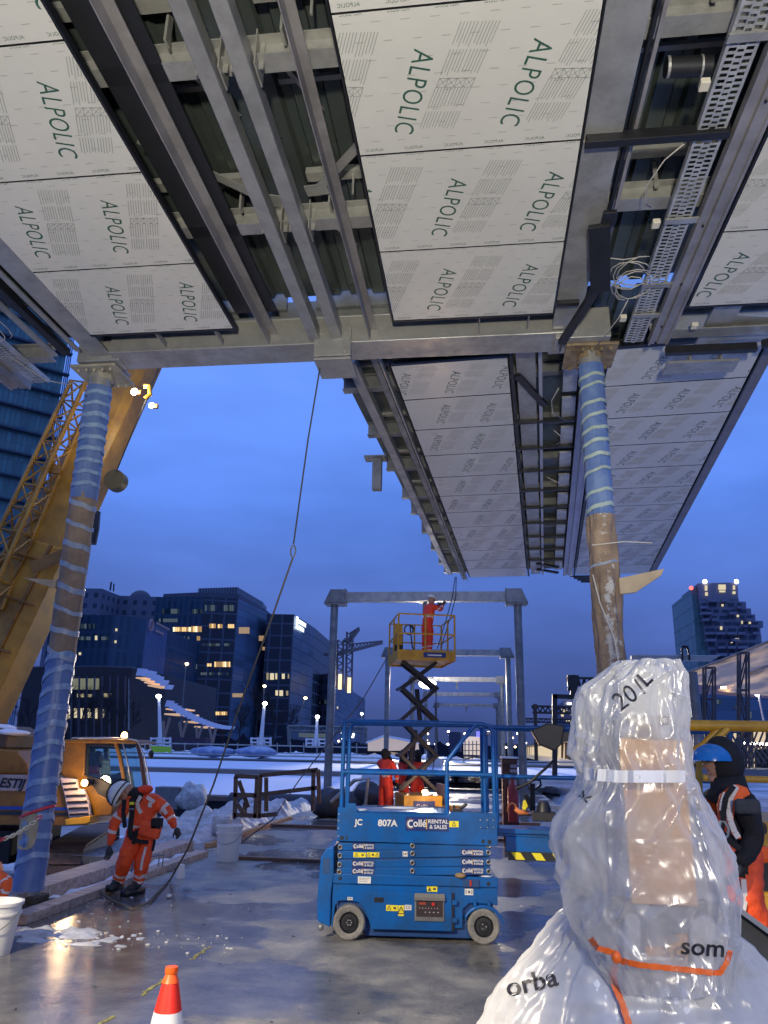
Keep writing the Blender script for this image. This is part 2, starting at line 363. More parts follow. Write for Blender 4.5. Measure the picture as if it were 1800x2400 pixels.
def film_print(words, K, small, rect, seams=True):
    """words: list of (x, y) starts of the big word in panel coordinates; returns (verts, faces, mats) clipped to rect, z = 0"""
    bm = bmesh.new()
    d = V((-.29, .957, 0)).normalized(); up = V((.957, .29, 0)).normalized()
    L = .79 * K; H = .155 * K
    def put(vs, fs, mi, o, a, b, sx, sy):
        q = [bm.verts.new(V((o[0], o[1], 0)) + a * (p[0] * sx) + b * (p[1] * sy)) for p in vs]
        for f in fs:
            try: bm.faces.new([q[i] for i in f]).material_index = mi
            except ValueError: pass
    def rectp(o, a, b, w, h, mi): put([(0, 0), (1, 0), (1, 1), (0, 1)], [(0, 1, 2, 3)], mi, o, a, b, w, h)
    vn = [((p.x - WX0) / (WX1 - WX0), (p.y - WY0) / (WY1 - WY0)) for p in WORD_V]
    rg = random.Random(11)
    sp = .84 * K
    for wx, wy in words:
        put(vn, WORD_F, 1, (wx, wy), d, up, L, H)
        if small < 1: continue
        # the instruction block between two words: two narrow columns of lines in four chunks with an emblem box between
        bo = V((wx + sp * .52 + .05 * K, wy - .17 * K, 0)); bl = 1.02 * K; sk = V((-.36, .93, 0)).normalized()
        for colm in range(2):
            for ln in range(6):
                for ch, (t0, t1) in enumerate(((0, .21), (.225, .455), (.565, .78), (.795, 1.0))):
                    off = bo + V((1, .08, 0)).normalized() * ((colm * .148 + ln * .0235 - .15) * K)
                    t1b = t1 - rg.random() * .045
                    p = off + sk * (t0 * bl); 
                    rectp((p.x, p.y), sk, V((sk.y, -sk.x, 0)), (t1b - t0) * bl, (.0062 if small > 1 else .010) * K, 2)
        if small > 1:
            c = bo + sk * (.465 * bl) + V((-.15 * K, 0, 0)); a = V((1, .08, 0)).normalized()
            for w, h, oo in ((.27, .006, 0), (.27, .006, .085)): 
                q = c + sk * (oo * K); rectp((q.x, q.y), a, sk, w * K, h * K, 2)
            for i in range(5):
                q = c + a * (i * .066 * K); rectp((q.x, q.y), sk, a, .088 * K, .006 * K, 2)
                if i < 4: 
                    e = (a * .066 + sk * .085) * K; rectp((q.x, q.y), e.normalized(), V((e.y, -e.x, 0)).normalized(), e.length, .005 * K, 2)
                    q2 = q + a * (.066 * K); e = (-a * .066 + sk * .085) * K; rectp((q2.x, q2.y), e.normalized(), V((e.y, -e.x, 0)).normalized(), e.length, .005 * K, 2)
    x0, x1, y0, y1 = rect
    if small:
        # direction arrows in rows, and the small words along the seams
        yy = y0 + .07 * K
        k = 0
        while yy < y1:
            xx = x0 + (.05 + .07 * (k % 3)) * K
            while xx < x1:
                rectp((xx, yy), V((1, 0, 0)), V((0, 1, 0)), .065 * K, .0045 * K, 2); xx += .205 * K
            yy += .155 * K; k += 1
        if small > 1:
            xx = x0 + .2 * K
            while xx < x1 + .2:
                for yv in (y1 - .03 * K, y0 + .012 * K):
                    put(vn, WORD_F, 1, (xx, yv), V((-1, 0, 0)), V((0, -1, 0)), .155 * K, .03 * K)
                xx += .33 * K
    for co, no in (((x0, 0, 0), (-1, 0, 0)), ((x1, 0, 0), (1, 0, 0)), ((0, y0, 0), (0, -1, 0)), ((0, y1, 0), (0, 1, 0))):
        bmesh.ops.bisect_plane(bm, geom=bm.verts[:] + bm.edges[:] + bm.faces[:], plane_co=co, plane_no=no, clear_outer=True)
    vs = [v.co.copy() for v in bm.verts]; bm.verts.index_update(); fs = [tuple(v.index for v in f.verts) for f in bm.faces]; ms = [f.material_index for f in bm.faces]; bm.free()
    return vs, fs, ms
def soffit_panel(parent, rect, T, words, K, small, fm):
    """T maps panel coordinates (x, y, depth below the soffit plane) to the world"""
    x0, x1, y0, y1 = rect; b = MB()
    g = .009 if small > 1 else .013
    c = [(x0, y0), (x1, y0), (x1, y1), (x0, y1)]
    cs = [(x0 + g, y0 + g), (x1 - g, y0 + g), (x1 - g, y1 - g), (x0 + g, y1 - g)]
    b.add([T(x, y, 0) for x, y in cs] + [T(x, y, -.035) for x, y in cs], [(0, 1, 2, 3), (4, 7, 6, 5), (0, 4, 5, 1), (1, 5, 6, 2), (2, 6, 7, 3), (3, 7, 4, 0)])
    b.m = [0, 3, 3, 3, 3, 3]
    vs, fs, ms = film_print(words, K, small, (x0 + .012, x1 - .012, y0 + .012, y1 - .012))
    k = len(b.v); b.v += [V(T(p.x, p.y, .0022)) for p in vs]; b.f += [tuple(i + k for i in f) for f in fs]; b.m += ms
    return b.build('soffit_panel', [fm, ink if small != 1 else inkf, inkl if small != 1 else inklf, blkm], parent, fixn=False)

# ---------------- near canopy ----------------
ZS = 6.5
can = empty('platform_canopy', (-1.85, 6, ZS), 0, 'near steel canopy section overhead with open middle bay and large pale film-covered soffit panels', 'canopy')
TN = lambda x, y, d: V((x, y, ZS - d))
rows = [(2.61 + 1.32 * i, 2.61 + 1.32 * (i + 1)) for i in range(4)]; rows[-1] = (rows[-1][0], 7.87)
WR = {0: (2.92, -.05), 1: (4.255, -.395), 2: (5.585, -.181), 3: (6.9, -.312)}
WL = {0: (2.92, -3.55), 1: (4.24, -3.27), 2: (5.55, -3.41), 3: (6.88, -3.17)}
for r, (y0, y1) in enumerate(rows):
    for (x0, x1), Wd in (((-.943, .893), WR), ((-4.68, -2.87), WL), ((2.37, 4.25), None)):
        if Wd: wy, wx = Wd[r]
        else: wy, wx = rows[r][0] + .33, 2.74 - .12 * (r % 2) + (0 if r == 3 else .3)
        words = [(wx + k * .845, wy) for k in range(-3, 4)]
        soffit_panel(can, (x0, x1, y0, y1), TN, words, 1.0, 2, film)
# black closing trims of the panel ends and sides
for x0, x1 in ((-.95, .90), (-4.69, -2.86), (2.36, 4.3)):
    b = MB(); b.bx(x0, x1, 7.872, 7.90, ZS - .004, ZS + .09); b.build('edge_trim', blkm, can)
for x in (-2.862, -.951, .901, 2.362):
    b = MB(); b.bx(x - .008, x + .008, 2.5, 7.88, ZS - .004, ZS + .07); b.build('edge_trim', blkm, can)
b = MB(); b.bx(-2.86, -2.35, 2.4, 7.86, 6.70, 6.72); b.build('closing_sheet', mat('dark_membrane', (.012, .014, .018), .6, 0, .3, 5), can)
# corrugated roof deck: trapezoid ribs running along the platform, in sheets with the sky between the last two
def deck(x0, x1, y0, y1, z, parent, T=None, name='roof_deck'):
    b = MB(); x = x0; P = []
    while x < x1:
        P += [(x, 0), (x + .10, 0), (x + .13, .06), (x + .21, .06), (x + .24, 0)]; x += .28
    P = [p for p in P if p[0] <= x1 + .25]
    T = T or (lambda a, c, d: V((a, c, d)))
    vs = [T(p[0], y, z + p[1]) for y in (y0, y1) for p in P] + [T(p[0], y, z + p[1] + .012) for y in (y0, y1) for p in P]
    n = len(P); fs = [(i, i + 1, n + i + 1, n + i) for i in range(n - 1)] + [(2 * n + i, 3 * n + i, 3 * n + i + 1, 2 * n + i + 1) for i in range(n - 1)]
    b.add(vs, fs); return b.build(name, deckm, parent, fixn=False)
deck(-8.2, 2.5, 1.5, 8.22, 7.12, can)
deck(2.6, 5.0, 1.5, 7.5, 7.12, can); deck(.95, 2.3, 8.23, 9.3, 7.0, can)
MB().bx(-3.4, -.9, 8.38, 8.42, 6.88, 7.15).build('eaves_plate', galvd, can)
for x0, x1 in ((-3.4, -2.86), (-2.56, -2.36), (-1.98, -.9)): MB().bx(x0, x1, 8.30, 8.36, 7.0, 7.3).build('eaves_block', galvd, can)
b = MB()
for x0, x1 in ((-4.66, -2.89), (-.92, .87), (2.40, 4.22)): b.bx(x0, x1, 2.62, 7.84, ZS + .040, ZS + .046)
b.build('backing_sheet', blkm, can)
# cross beams
for y in (2.55, 4.45, 6.35):
    b = MB(); b.ibeam((-8.2, y, 6.80), (5.0, y, 6.80), .20, .17, .014, .01); b.build('cross_beam', galv, can)
    for x0, x1 in ((-3.2, -2.05), (-1.6, -.9), (.95, 2.2)): MB().chan((x0, y - .30, 7.02), (x1, y - .30, 7.02), .12, .07, .006, (0, 0, 1)).build('purlin', galv, can)
    for x in (-1.97, -1.69):
        b = MB(); 
        for s in (-1, 1): b.box((x + s * .085, y, 6.76), (.012, .22, .34)); b.box((x + s * .11, y - .02, 6.78), (.04, .012, .3))
        b.build('bracket', galv, can)
    for q in ((-1.84, -1.82, y - .18, y - .16, 6.8, 7.1), (-1.4, -1.38, y - .2, y - .05, 6.8, 7.1), (-1.15, -1.13, y - .3, y - .28, 6.8, 7.06), (-2.3, -2.28, y - .2, y - .12, 6.8, 7.1), (-2.75, -2.71, y - .1, y - .08, 6.8, 7.1), (1.7, 1.74, y - .1, y - .08, 6.8, 7.1)): MB().bx(*q).build('hanger_strap', galv, can)
    for x0, x1 in ((-2.86, -2.05), (-1.6, -.95), (.95, 2.3)): MB().bar((x0, y + .5, 7.07), (x1, y + .5, 7.07), .05, .04).build('cross_purlin', galv, can)
    for x0, x1 in ((-2.4, -2.05), (-1.6, -1.3)): MB().bar((x0, y + .02, 6.95), (x1, y + .85, 7.08), .04, .012).build('brace', galv, can)
# diagonal braces in the open bay
b = MB(); b.bar((-2.95, 5.25, 6.86), (-2.0, 6.15, 6.86), .09, .012); b.bar((-2.05, 6.12, 6.86), (-1.78, 6.2, 6.86), .16, .014); b.build('brace', galv, can)
b = MB(); b.bar((-.85, 5.35, 6.86), (-1.45, 6.0, 6.86), .09, .012); b.bar((-1.6, 6.05, 6.86), (-1.38, 6.03, 6.86), .14, .014); b.build('brace', galv, can)
# longitudinal members
b = MB(); b.bx(-2.56, -2.55, 1.5, 8.53, 6.52, 6.68); b.bx(-2.55, -2.46, 1.5, 8.42, 6.66, 6.672); b.build('angle_rail', pinkst, can)
b = MB(); b.bx(-1.285, -1.275, 1.5, 8.52, 6.52, 6.68); b.bx(-1.275, -1.20, 1.5, 8.42, 6.66, 6.672); b.build('angle_rail', pinkst, can)
for x in (-1.97, -1.69):
    b = MB(); b.prof((x, 1.5, 6.60), (x, 8.5, 6.60), [(-.065, -.07), (.065, -.07), (.065, .10), (-.065, .10)]); b.build('long_beam', galv, can, bevel=.008)
for x in (.05, .62, -3.9, -3.15):
    b = MB(); b.bx(x, x + .012, 7.6, 8.28, 6.53, 6.6); b.bx(x, x + .06, 7.6, 8.0, 6.6, 6.612); b.build('angle_rail', pinkst, can)
# side girders
for x0, x1, y1 in ((.915, 1.22, 8.9), (-4.98, -4.70, 9.05)):
    b = MB(); xm = (x0 + x1) / 2; b.ibeam((xm, 1.5, 6.72), (xm, y1, 6.72), .36, x1 - x0, .016, .012); 
    for y in (5.32,): b.bx(x0, x1, y - .01, y + .012, 6.53, 6.545)
    b.build('side_girder', galv, can)
b = MB(); b.bx(1.27, 1.30, 1.5, 6.6, 6.60, 6.66); b.build('cable_rail', blkm, can)
b = MB(); b.bx(1.315, 1.345, 1.5, 6.7, 6.58, 6.61); b.build('angle_rail', pinkst, can)
b = MB(); b.bx(.93, 2.06, 5.24, 5.32, 6.46, 6.56); b.bx(.93, 2.06, 5.325, 5.36, 6.50, 6.53); b.build('black_rail', blkm, can, bevel=.006)
b = MB(); b.bx(.90, 1.15, 7.6, 7.66, 6.45, 6.5); b.build('black_rail', blkm, can)
# hanging black arms at the right column
b = MB(); b.bar((1.17, 6.25, 6.42), (1.30, 7.15, 6.30), .20, .05); b.bar((1.33, 6.95, 6.36), (1.02, 8.30, 6.36), .09, .06); b.bar((1.25, 6.1, 6.45), (1.25, 6.3, 6.45), .12, .04); b.bar((1.02, 8.28, 6.36), (1.02, 8.5, 6.36), .02, .02)
b.build('hanging_arm', blkm, can, bevel=.006)
b = MB(); b.tube([(1.45, 4.72, 6.62), (1.78, 4.74, 6.62)], .075, 16); b.build('black_duct', blkm, can, smooth='auto')
MB().tube([(1.455, 4.72, 6.62), (1.475, 4.72, 6.62)], .079, 16).build('pipe_clamp', galv, can); MB().tube([(1.70, 4.735, 6.62), (1.715, 4.735, 6.62)], .079, 16).build('pipe_clamp', galv, can)
# perforated cable trays
def tray(x0, x1, y0, y1, z, parent, T=None, step=.055):
    T = T or (lambda a, c, d: V((a, c, d))); b = MB(); w = x1 - x0
    def bb(a0, a1, c0, c1, d0, d1):
        vs = [T(a, c, d) for a in (a0, a1) for c in (c0, c1) for d in (d0, d1)]
        b.add(vs, [(0, 1, 3, 2), (4, 6, 7, 5), (0, 4, 5, 1), (2, 3, 7, 6), (0, 2, 6, 4), (1, 5, 7, 3)])
    for a, c in ((0, .10), (.90, 1.0), (.34, .40), (.60, .66)): bb(x0 + w * a, x0 + w * c, y0, y1, z, z + .003)
    bb(x0 - .002, x0, y0, y1, z, z + .06); bb(x1, x1 + .002, y0, y1, z, z + .06)
    y = y0; k = 0
    while y < y1:
        for a, c in ((.10, .34), (.66, .90)): bb(x0 + w * a, x0 + w * c, y, y + step * .42, z + .0005, z + .0035)
        bb(x0 + w * .40, x0 + w * .60, y + step * .2, y + step * .75, z + .0005, z + .0035)
        y += step; k += 1
    o = b.build('cable_tray', mat('zinc_tray', (.50, .51, .50), .4, .3, .35, 6), parent, fixn=True)
    return o
tray(1.80, 2.02, 1.6, 8.6, 6.50, can)
tray(-6.05, -5.80, 5.5, 8.9, 6.42, can)
for y in (4.35, 6.3, 7.35, 7.95): MB().bx(1.78, 2.14, y, y + .07, 6.47, 6.49).build('tray_bracket', galv, can)
# pinkish channel with folded ribs
def gutter(x0, x1, y0, y1, z, parent, T=None, name='folded_channel', m=pinkst):
    T = T or (lambda a, c, d: V((a, c, d))); w = x1 - x0; P = [(0, 0), (.10, 0), (.13, .018), (.30, .018), (.34, .045), (.44, .045), (.48, .018), (.86, .018), (.89, 0), (1, 0), (1, .09), (.985, .09), (.985, .012), (.90, .03), (.47, .03), (.43, .057), (.35, .057), (.29, .03), (.12, .03), (.015, .012), (.015, .09), (0, .09)]
    b = MB(); n = len(P); vs = [T(x0 + w * p, y, z + q) for y in (y0, y1) for p, q in P]
    b.add(vs, [(i, (i + 1) % n, n + (i + 1) % n, n + i) for i in range(n)])
    for yy in (y0, y1): pass
    return b.build(name, m, parent, fixn=True)
gutter(2.08, 2.31, 1.6, 8.62, 6.45, can)
gutter(-6.42, -6.12, 4.5, 9.0, 6.38, can)
for y, x in ((4.95, 2.22), (6.4, 2.14), (7.35, 2.17), (8.2, 2.15)): MB().cyl((x, y, 6.449), (x, y, 6.462), .012, n=10).build('bolt_hole', blk, can)
# a few lengths of loose cable
def cables(specs, parent, m=None, r=.006):
    for pts in specs:
        b = MB(); b.tube(pts, r, 6); b.build('loose_cable', m or mat('grey_cable', (.42, .40, .36), .5), parent, smooth=True)
rc = random.Random(5); sp = []
for k in range(6):
    cx = 1.62 + rc.uniform(-.05, .08); cy = 7.25 + rc.uniform(-.2, .2); rr_ = .16 + .05 * rc.random()
    a0 = rc.uniform(0, 1.5); sp.append([V((cx + rr_ * math.cos(a0 + t * .55), cy + 1.3 * rr_ * math.sin(a0 + t * .55), 6.47 + .02 * math.sin(t + k))) for t in range(10)])
sp.append([V((1.75, 5.35, 6.5)), V((1.6, 5.5, 6.46)), V((1.5, 5.75, 6.42)), V((1.53, 6.0, 6.43)), V((1.62, 6.15, 6.5))])
sp.append([V((1.45, 8.5, 6.4)), V((1.5, 8.15, 6.35)), V((1.6, 7.85, 6.38)), V((1.68, 7.6, 6.48))])
sp.append([V((1.25, 6.85, 6.5)), V((1.5, 6.88, 6.47)), V((1.72, 6.87, 6.49))])
for k in range(5):
    cx = -5.72 + rc.uniform(-.1, .08); cy = 7.2 + rc.uniform(-.3, .3)
    sp.append([V((cx + .12 * math.cos(t * .6 + k), cy + .3 * math.sin(t * .6 + k), 6.42)) for t in range(9)])
sp.append([V((-5.9, 8.2, 6.42)), V((-5.6, 8.5, 6.25)), V((-5.42, 8.75, 6.3)), V((-5.45, 8.95, 6.45))])
cables(sp, can)
for x, y in ((1.72, 4.75), (1.7, 6.33), (1.68, 7.98), (2.52, 8.22)): MB().box((x, y, 6.46), (.07, .09, .05)).build('junction_box', mat('cream_plastic', (.62, .58, .45), .5), can, bevel=.006)
# left eaves: stacked dark rails and beams above the tall tower
b = MB(); b.bx(-5.22, -5.0, 1.6, 8.1, 6.62, 6.66); b.bx(-5.32, -5.22, 1.6, 8.35, 6.52, 6.60); b.build('black_rail', blkm, can)
b = MB(); b.bx(-5.46, -5.38, 1.6, 8.35, 6.5, 6.53); b.bx(-5.14, -5.07, 1.6, 8.35, 6.56, 6.58); b.build('angle_rail', galv, can)
b = MB(); b.ibeam((-8.2, 8.45, 6.62), (-5.5, 8.45, 6.62), .2, .16); b.bx(-6.9, -6.0, 8.2, 8.55, 6.42, 6.44); b.build('cross_beam', galv, can)
# right eaves beyond the last panel: bracket arms, plate and gusset
b = MB(); b.ibeam((2.1, 8.55, 6.72), (5.2, 8.55, 6.72), .34, .2); b.build('cross_beam', galv, can)
b = MB(); b.bx(2.72, 3.02, 7.7, 9.0, 6.6, 6.63); b.build('gusset_plate', galv, can)
b = MB(); b.extr([(3.0, 8.3, 6.62), (4.9, 8.65, 6.62), (4.9, 8.8, 6.62), (3.0, 8.9, 6.62)], (0, 0, .02)); b.build('gusset_plate', galv, can)
b = MB(); b.bx(2.3, 3.35, 8.66, 8.74, 6.36, 6.46); b.bx(3.4, 4.6, 8.62, 8.68, 6.38, 6.47); b.build('black_rail', blkm, can)
b = MB(); b.bx(2.35, 3.2, 8.85, 9.15, 6.32, 6.35); b.bx(2.62, 2.64, 8.85, 9.12, 6.35, 6.45); b.bx(2.98, 3.0, 8.85, 9.12, 6.35, 6.45); b.build('bracket', galv, can)

# ---------------- portal frames ----------------
def portal(Y, x0, x1, zt, near=False, label='', hang=False, yoff=0):
    p = empty('portal_frame', ((x0 + x1) / 2, Y, 0), 0, label, 'portal frame', 'steel portal frames in a row along the platform')
    r = .135
    for x in (x0, x1):
        b = MB(); zb = 0.0 if Y < 20 else -1.3
        if x == x1 and Y > 20: zb = 0
        b.cyl((x, Y, zb), (x, Y, zt - .42), r, n=24)
        c = b.build('column', galvd if not near else galv, p, smooth='auto')
        s = -1 if x == x0 else 1
        b = MB(); 
        if near:
            b.box((x, Y + .05, zt - .44), (.62, .62, .035)); b.cyl((x, Y + .02, zt - .46), (x, Y + .02, zt - .54), .155, n=20)
            for i in range(5):
                for j in (-1, 1): b.cyl((x - .22 + .11 * i, Y + .05 + j * .24, zt - .458), (x - .22 + .11 * i, Y + .05 + j * .24, zt - .50), .022, n=8)
            b.build('cap_plate', mat('rusty_cap_plate', (.34, .26, .15), .6, .3, .6, 9, .2, 40, (.16, .11, .07)) if x == x1 else mat('cream_cap_plate', (.46, .43, .33), .55, .2, .4, 6), p, bevel=.005)
        else:
            b.box((x - s * .05, Y, zt - .405), (.72, .5, .05)); b.bx(x - s * .12 - .27, x - s * .12 + .27, Y - .22, Y + .22, zt - .36, zt + .12)
            b.extr([(x + s * .36, Y - .2, zt - .38), (x + s * .15, Y - .2, zt + .1), (x + s * .15, Y - .2, zt - .38)], (0, .4, 0))
            b.box((x - s * .40, Y, zt - .14), (.03, .5, .58))
            b.build('connection_box', galvd, p, bevel=.01)
    b = MB()
    if near:
        b.bx(x0 + .3, x1 - .3, Y - .42, Y + .02, zt - .38, zt); b.bx(x0 + .3, x1 - .3, Y - .445, Y - .42, zt - .385, zt - .35); b.bx(x0 + .3, x1 - .3, Y - .435, Y - .42, zt - .02, zt + .004)
        b.bx(x1 - .45, x1 + .2, Y - .38, Y + .0, zt - .42, zt - .02); b.bx(x0 - .2, x0 + .38, Y - .30, Y - .02, zt - .41, zt - .05)
    else: b.bx(x0 + .4, x1 - .4, Y - .17, Y + .17, zt - .30, zt + .03)
    b.build('cross_beam', galv, p, bevel=.012)
    if near:
        b = MB(); b.box((-1.74, Y - .47, zt - .38), (.46, .03, .40)); b.bx(-1.97, -1.51, Y - .47, Y + .05, zt - .62, zt - .59)
        for i in (-1, 1):
            for j in (-1, 1): b.cyl((-1.74 + i * .15, Y - .485, zt - .40 + j * .13), (-1.74 + i * .15, Y - .50, zt - .40 + j * .13), .02, n=8)
        b.build('splice_plate', galv, p, bevel=.004)
    if hang:
        b = MB(); b.box(((x0 + x1) / 2, Y, zt - .33), (.4, .3, .03)); b.bx((x0 + x1) / 2 - .07, (x0 + x1) / 2 + .07, Y - .07, Y + .07, zt - .8, zt - .34); b.build('hanging_stub', galvd, p)
    return p
PN = portal(8.75, -4.97, 1.41, 6.88, True, 'nearest portal frame, its two columns wrapped in blue sheet and cardboard')
P2 = portal(26.6, -5.10, 1.30, 7.0, label='bare grey portal frame with dark corner boxes, straddling the raised lift', hang=True)
P3 = portal(42.0, -5.0, 1.45, 6.95, label='portal frame directly behind the yellow cage of the raised lift')
P4 = portal(57.5, -5.0, 1.5, 6.9, label='portal frame with a floodlit right column, third in the distance row', hang=True)
P5 = portal(72, -5.0, 1.6, 6.85, label='pale portal frame just behind the floodlit one')
P6 = portal(88, -5.0, 1.7, 6.8, label='smallest and farthest portal frame at the end of the row', hang=True)

# wrapping on the near columns
def spiral_wrap(parent, x, Y, z0, z1, r, m, lean=0, name='protective_sheet', crinkle=.006, seed=0, n=48, st=.05):
    b = MB(); N = max(2, int((z1 - z0) / st)); vs = []
    for i in range(N + 1):
        z = z0 + (z1 - z0) * i / N
        for k in range(n):
            a = 2 * math.pi * k / n; rr_ = r + crinkle * noise.noise(V((3 * math.cos(a) + seed, 3 * math.sin(a), z * 2.5))) * 2 + crinkle * .6 * noise.noise(V((9 * math.cos(a) + seed, 9 * math.sin(a), z * 9)))
            vs.append((x + rr_ * math.cos(a), Y + rr_ * math.sin(a), z))
    fs = [(i * n + k, i * n + (k + 1) % n, (i + 1) * n + (k + 1) % n, (i + 1) * n + k) for i in range(N) for k in range(n)]
    fs += [tuple(range(n))[::-1], tuple(range(N * n, (N + 1) * n))]
    b.add(vs, fs); return b.build(name, m, parent, smooth='auto', fixn=False)
def tape_rings(parent, x, Y, r, zs, m, tilt=.08, w=.055, seed=0, name='tape_band', phase=0):
    for i, z in enumerate(zs):
        b = MB(); n = 40; rg = random.Random(seed + i); tl = tilt * rg.uniform(.6, 1.3); ww = w * rg.uniform(.8, 1.2); vs = []
        for k in range(n):
            a = 2 * math.pi * k / n; zz = z + tl * math.cos(a - phase) + .006 * math.sin(5 * a + i)
            for dz, dr in ((-ww / 2, 0), (ww / 2, 0), (ww / 2, .005), (-ww / 2, .005)):
                vs.append((x + (r + dr) * math.cos(a), Y + (r + dr) * math.sin(a), zz + dz))
        fs = [(k * 4 + q, ((k + 1) % n) * 4 + q, ((k + 1) % n) * 4 + (q + 1) % 4, k * 4 + (q + 1) % 4) for k in range(n) for q in range(4)]
        b.add(vs, fs); b.build(name, m, parent, smooth='auto')
bluep = mat('blue_protective_film', (.085, .15, .36), .36, 0, .5, 3, .35, 12, (.15, .23, .42), spec=.5, rvar=.1)
cardb = mat('kraft_cardboard', (.33, .245, .165), .75, 0, .5, 3.5, .3, 16, (.20, .145, .10))
tapem = mat('cloudy_packing_tape', (.36, .40, .44), .3, 0, .3, 14, .2, 30, (.24, .30, .40), coat=.5)
LX, RX = -4.97, 1.41
tapeb = mat('pale_blue_tape', (.30, .42, .56), .35, 0, .45, 14, .2, 30, (.16, .25, .46))
lc = [o for o in S.objects if o.parent == PN and o.name.startswith('column')]
colL, colR = sorted(lc, key=lambda o: o.data.vertices[0].co.x)
spiral_wrap(colL, LX, 8.75, .16, 2.72, .160, bluep, seed=1)
spiral_wrap(colL, LX, 8.75, 2.68, 4.72, .157, cardb, seed=2, name='cardboard_sleeve')
spiral_wrap(colL, LX, 8.75, 4.66, 6.22, .160, bluep, seed=3)
tape_rings(colL, LX, 8.75, .168, [.45 + .20 * i for i in range(12)], tapeb, .09, .062, 10, phase=-.6)
tape_rings(colL, LX, 8.75, .164, [2.74 + .265 * i for i in range(8)], tapem, -.06, .06, 20, phase=-.3)
tape_rings(colL, LX, 8.75, .168, [4.84 + .158 * i for i in range(9)], tapeb, .015, .052, 30)
spiral_wrap(colR, RX, 8.75, 4.30, 6.26, .147, bluep, seed=5)
def snowy_card():
    m = cardb.copy(); m.name = 'snow_smeared_cardboard'; t = m.node_tree; L = t.links.new; N = t.nodes.new; bs = t.nodes['Principled BSDF']
    src = bs.inputs['Base Color'].links[0].from_socket; tc = N('ShaderNodeTexCoord'); sp = N('ShaderNodeSeparateXYZ'); L(tc.outputs['Object'], sp.inputs[0])
    n = N('ShaderNodeTexNoise'); n.inputs['Scale'].default_value = 9; n.inputs['Detail'].default_value = 12; n.inputs['Roughness'].default_value = .72; L(tc.outputs['Object'], n.inputs[0])
    a = N('ShaderNodeMath'); a.operation = 'SUBTRACT'; L(sp.outputs['X'], a.inputs[0]); a.inputs[1].default_value = 3.19
    q = N('ShaderNodeMath'); q.operation = 'ABSOLUTE'; L(a.outputs[0], q.inputs[0])
    w = N('ShaderNodeMapRange'); w.inputs[1].default_value = .02; w.inputs[2].default_value = .14; w.inputs[3].default_value = .10; w.inputs[4].default_value = -.06; L(q.outputs[0], w.inputs[0])
    z = N('ShaderNodeMapRange'); z.inputs[1].default_value = 2.9; z.inputs[2].default_value = 3.9; z.inputs[3].default_value = .02; z.inputs[4].default_value = -.04; L(sp.outputs['Z'], z.inputs[0])
    s1 = N('ShaderNodeMath'); L(n.outputs[0], s1.inputs[0]); L(w.outputs[0], s1.inputs[1]); s2 = N('ShaderNodeMath'); L(s1.outputs[0], s2.inputs[0]); L(z.outputs[0], s2.inputs[1])
    k = N('ShaderNodeMapRange'); k.inputs[1].default_value = .57; k.inputs[2].default_value = .64; L(s2.outputs[0], k.inputs[0])
    x = N('ShaderNodeMix'); x.data_type = 'RGBA'; L(k.outputs[0], x.inputs[0]); L(src, x.inputs[6]); x.inputs[7].default_value = (.50, .49, .46, 1); L(x.outputs[2], bs.inputs['Base Color']); return m
spiral_wrap(colR, RX, 8.75, 2.2, 4.33, .160, snowy_card(), seed=6, name='cardboard_sleeve', crinkle=.016)
tape_rings(colR, RX, 8.75, .155, [4.42, 4.60, 4.86, 5.05, 5.22, 5.38, 5.55, 5.72, 5.95, 6.08], mat('pale_green_tape', (.40, .50, .46), .4, 0, .3, 10), .045, .042, 40, phase=-.4)
tape_rings(colR, RX, 8.75, .172, [2.55, 3.75], tapem, .05, .03, 50)
# snow plastered on the right sleeve, oval cut-out on the left sheet
ZC = atY(75, 1948, 8.5).z
b = MB(); n = 28; vs = []
for k in range(n):
    a = 2 * math.pi * k / n; ca = abs(math.cos(a)) ** .6 * (1 if math.cos(a) > 0 else -1); sa = abs(math.sin(a)) ** .6 * (1 if math.sin(a) > 0 else -1)
    th = -1.72 + .72 * ca; zz = ZC + .20 * sa
    for dr in (.0, .014): vs.append((LX + (.170 + dr) * math.cos(th), 8.75 + (.170 + dr) * math.sin(th), zz))
b.add(vs, [tuple(range(1, 2 * n, 2))] + [(2 * k, 2 * ((k + 1) % n), 2 * ((k + 1) % n) + 1, 2 * k + 1) for k in range(n)])
b.build('cream_patch', mat('cream_board', (.42, .36, .22), .6, 0, .25, 8), colL)
# wooden wedges jammed on the columns
b = MB(); b.extr([(RX + .13, 8.62, 3.58), (RX + .62, 8.6, 3.68), (RX + .58, 8.6, 3.60), (RX + .3, 8.62, 3.42), (RX + .13, 8.62, 3.40)], (0, .05, 0)); b.build('wooden_wedge', mat('pale_ply', (.55, .43, .27), .6, 0, .2, 6), colR, bevel=.004)
b = MB(); b.extr([(LX - .13, 8.62, 3.60), (LX - .55, 8.6, 3.63), (LX - .35, 8.6, 3.56), (LX - .13, 8.62, 3.50)], (0, .05, 0)); b.build('wooden_wedge', MATS['pale_ply'], colL, bevel=.004)
b = MB(); b.tube([(RX - .15, 8.62, 3.62), (RX - .10, 8.58, 3.3), (RX + .02, 8.52, 2.9), (RX + .06, 8.52, 2.5)], .008, 6); b.tube([(RX - .15, 8.58, 3.95), (RX + .2, 8.52, 3.97), (RX + .5, 8.55, 3.96)], .006, 6); b.build('tie_string', mat('white_string', (.6, .58, .5), .6), colR)
b = MB(); b.bx(LX - .3, LX + .3, 8.45, 9.05, .0, .05); b.bx(LX - .18, LX + .18, 8.6, 8.9, .05, .12); b.build('base_plate', mat('muddy_steel', (.08, .07, .055), .7, .2, .5, 5), colL, bevel=.01)

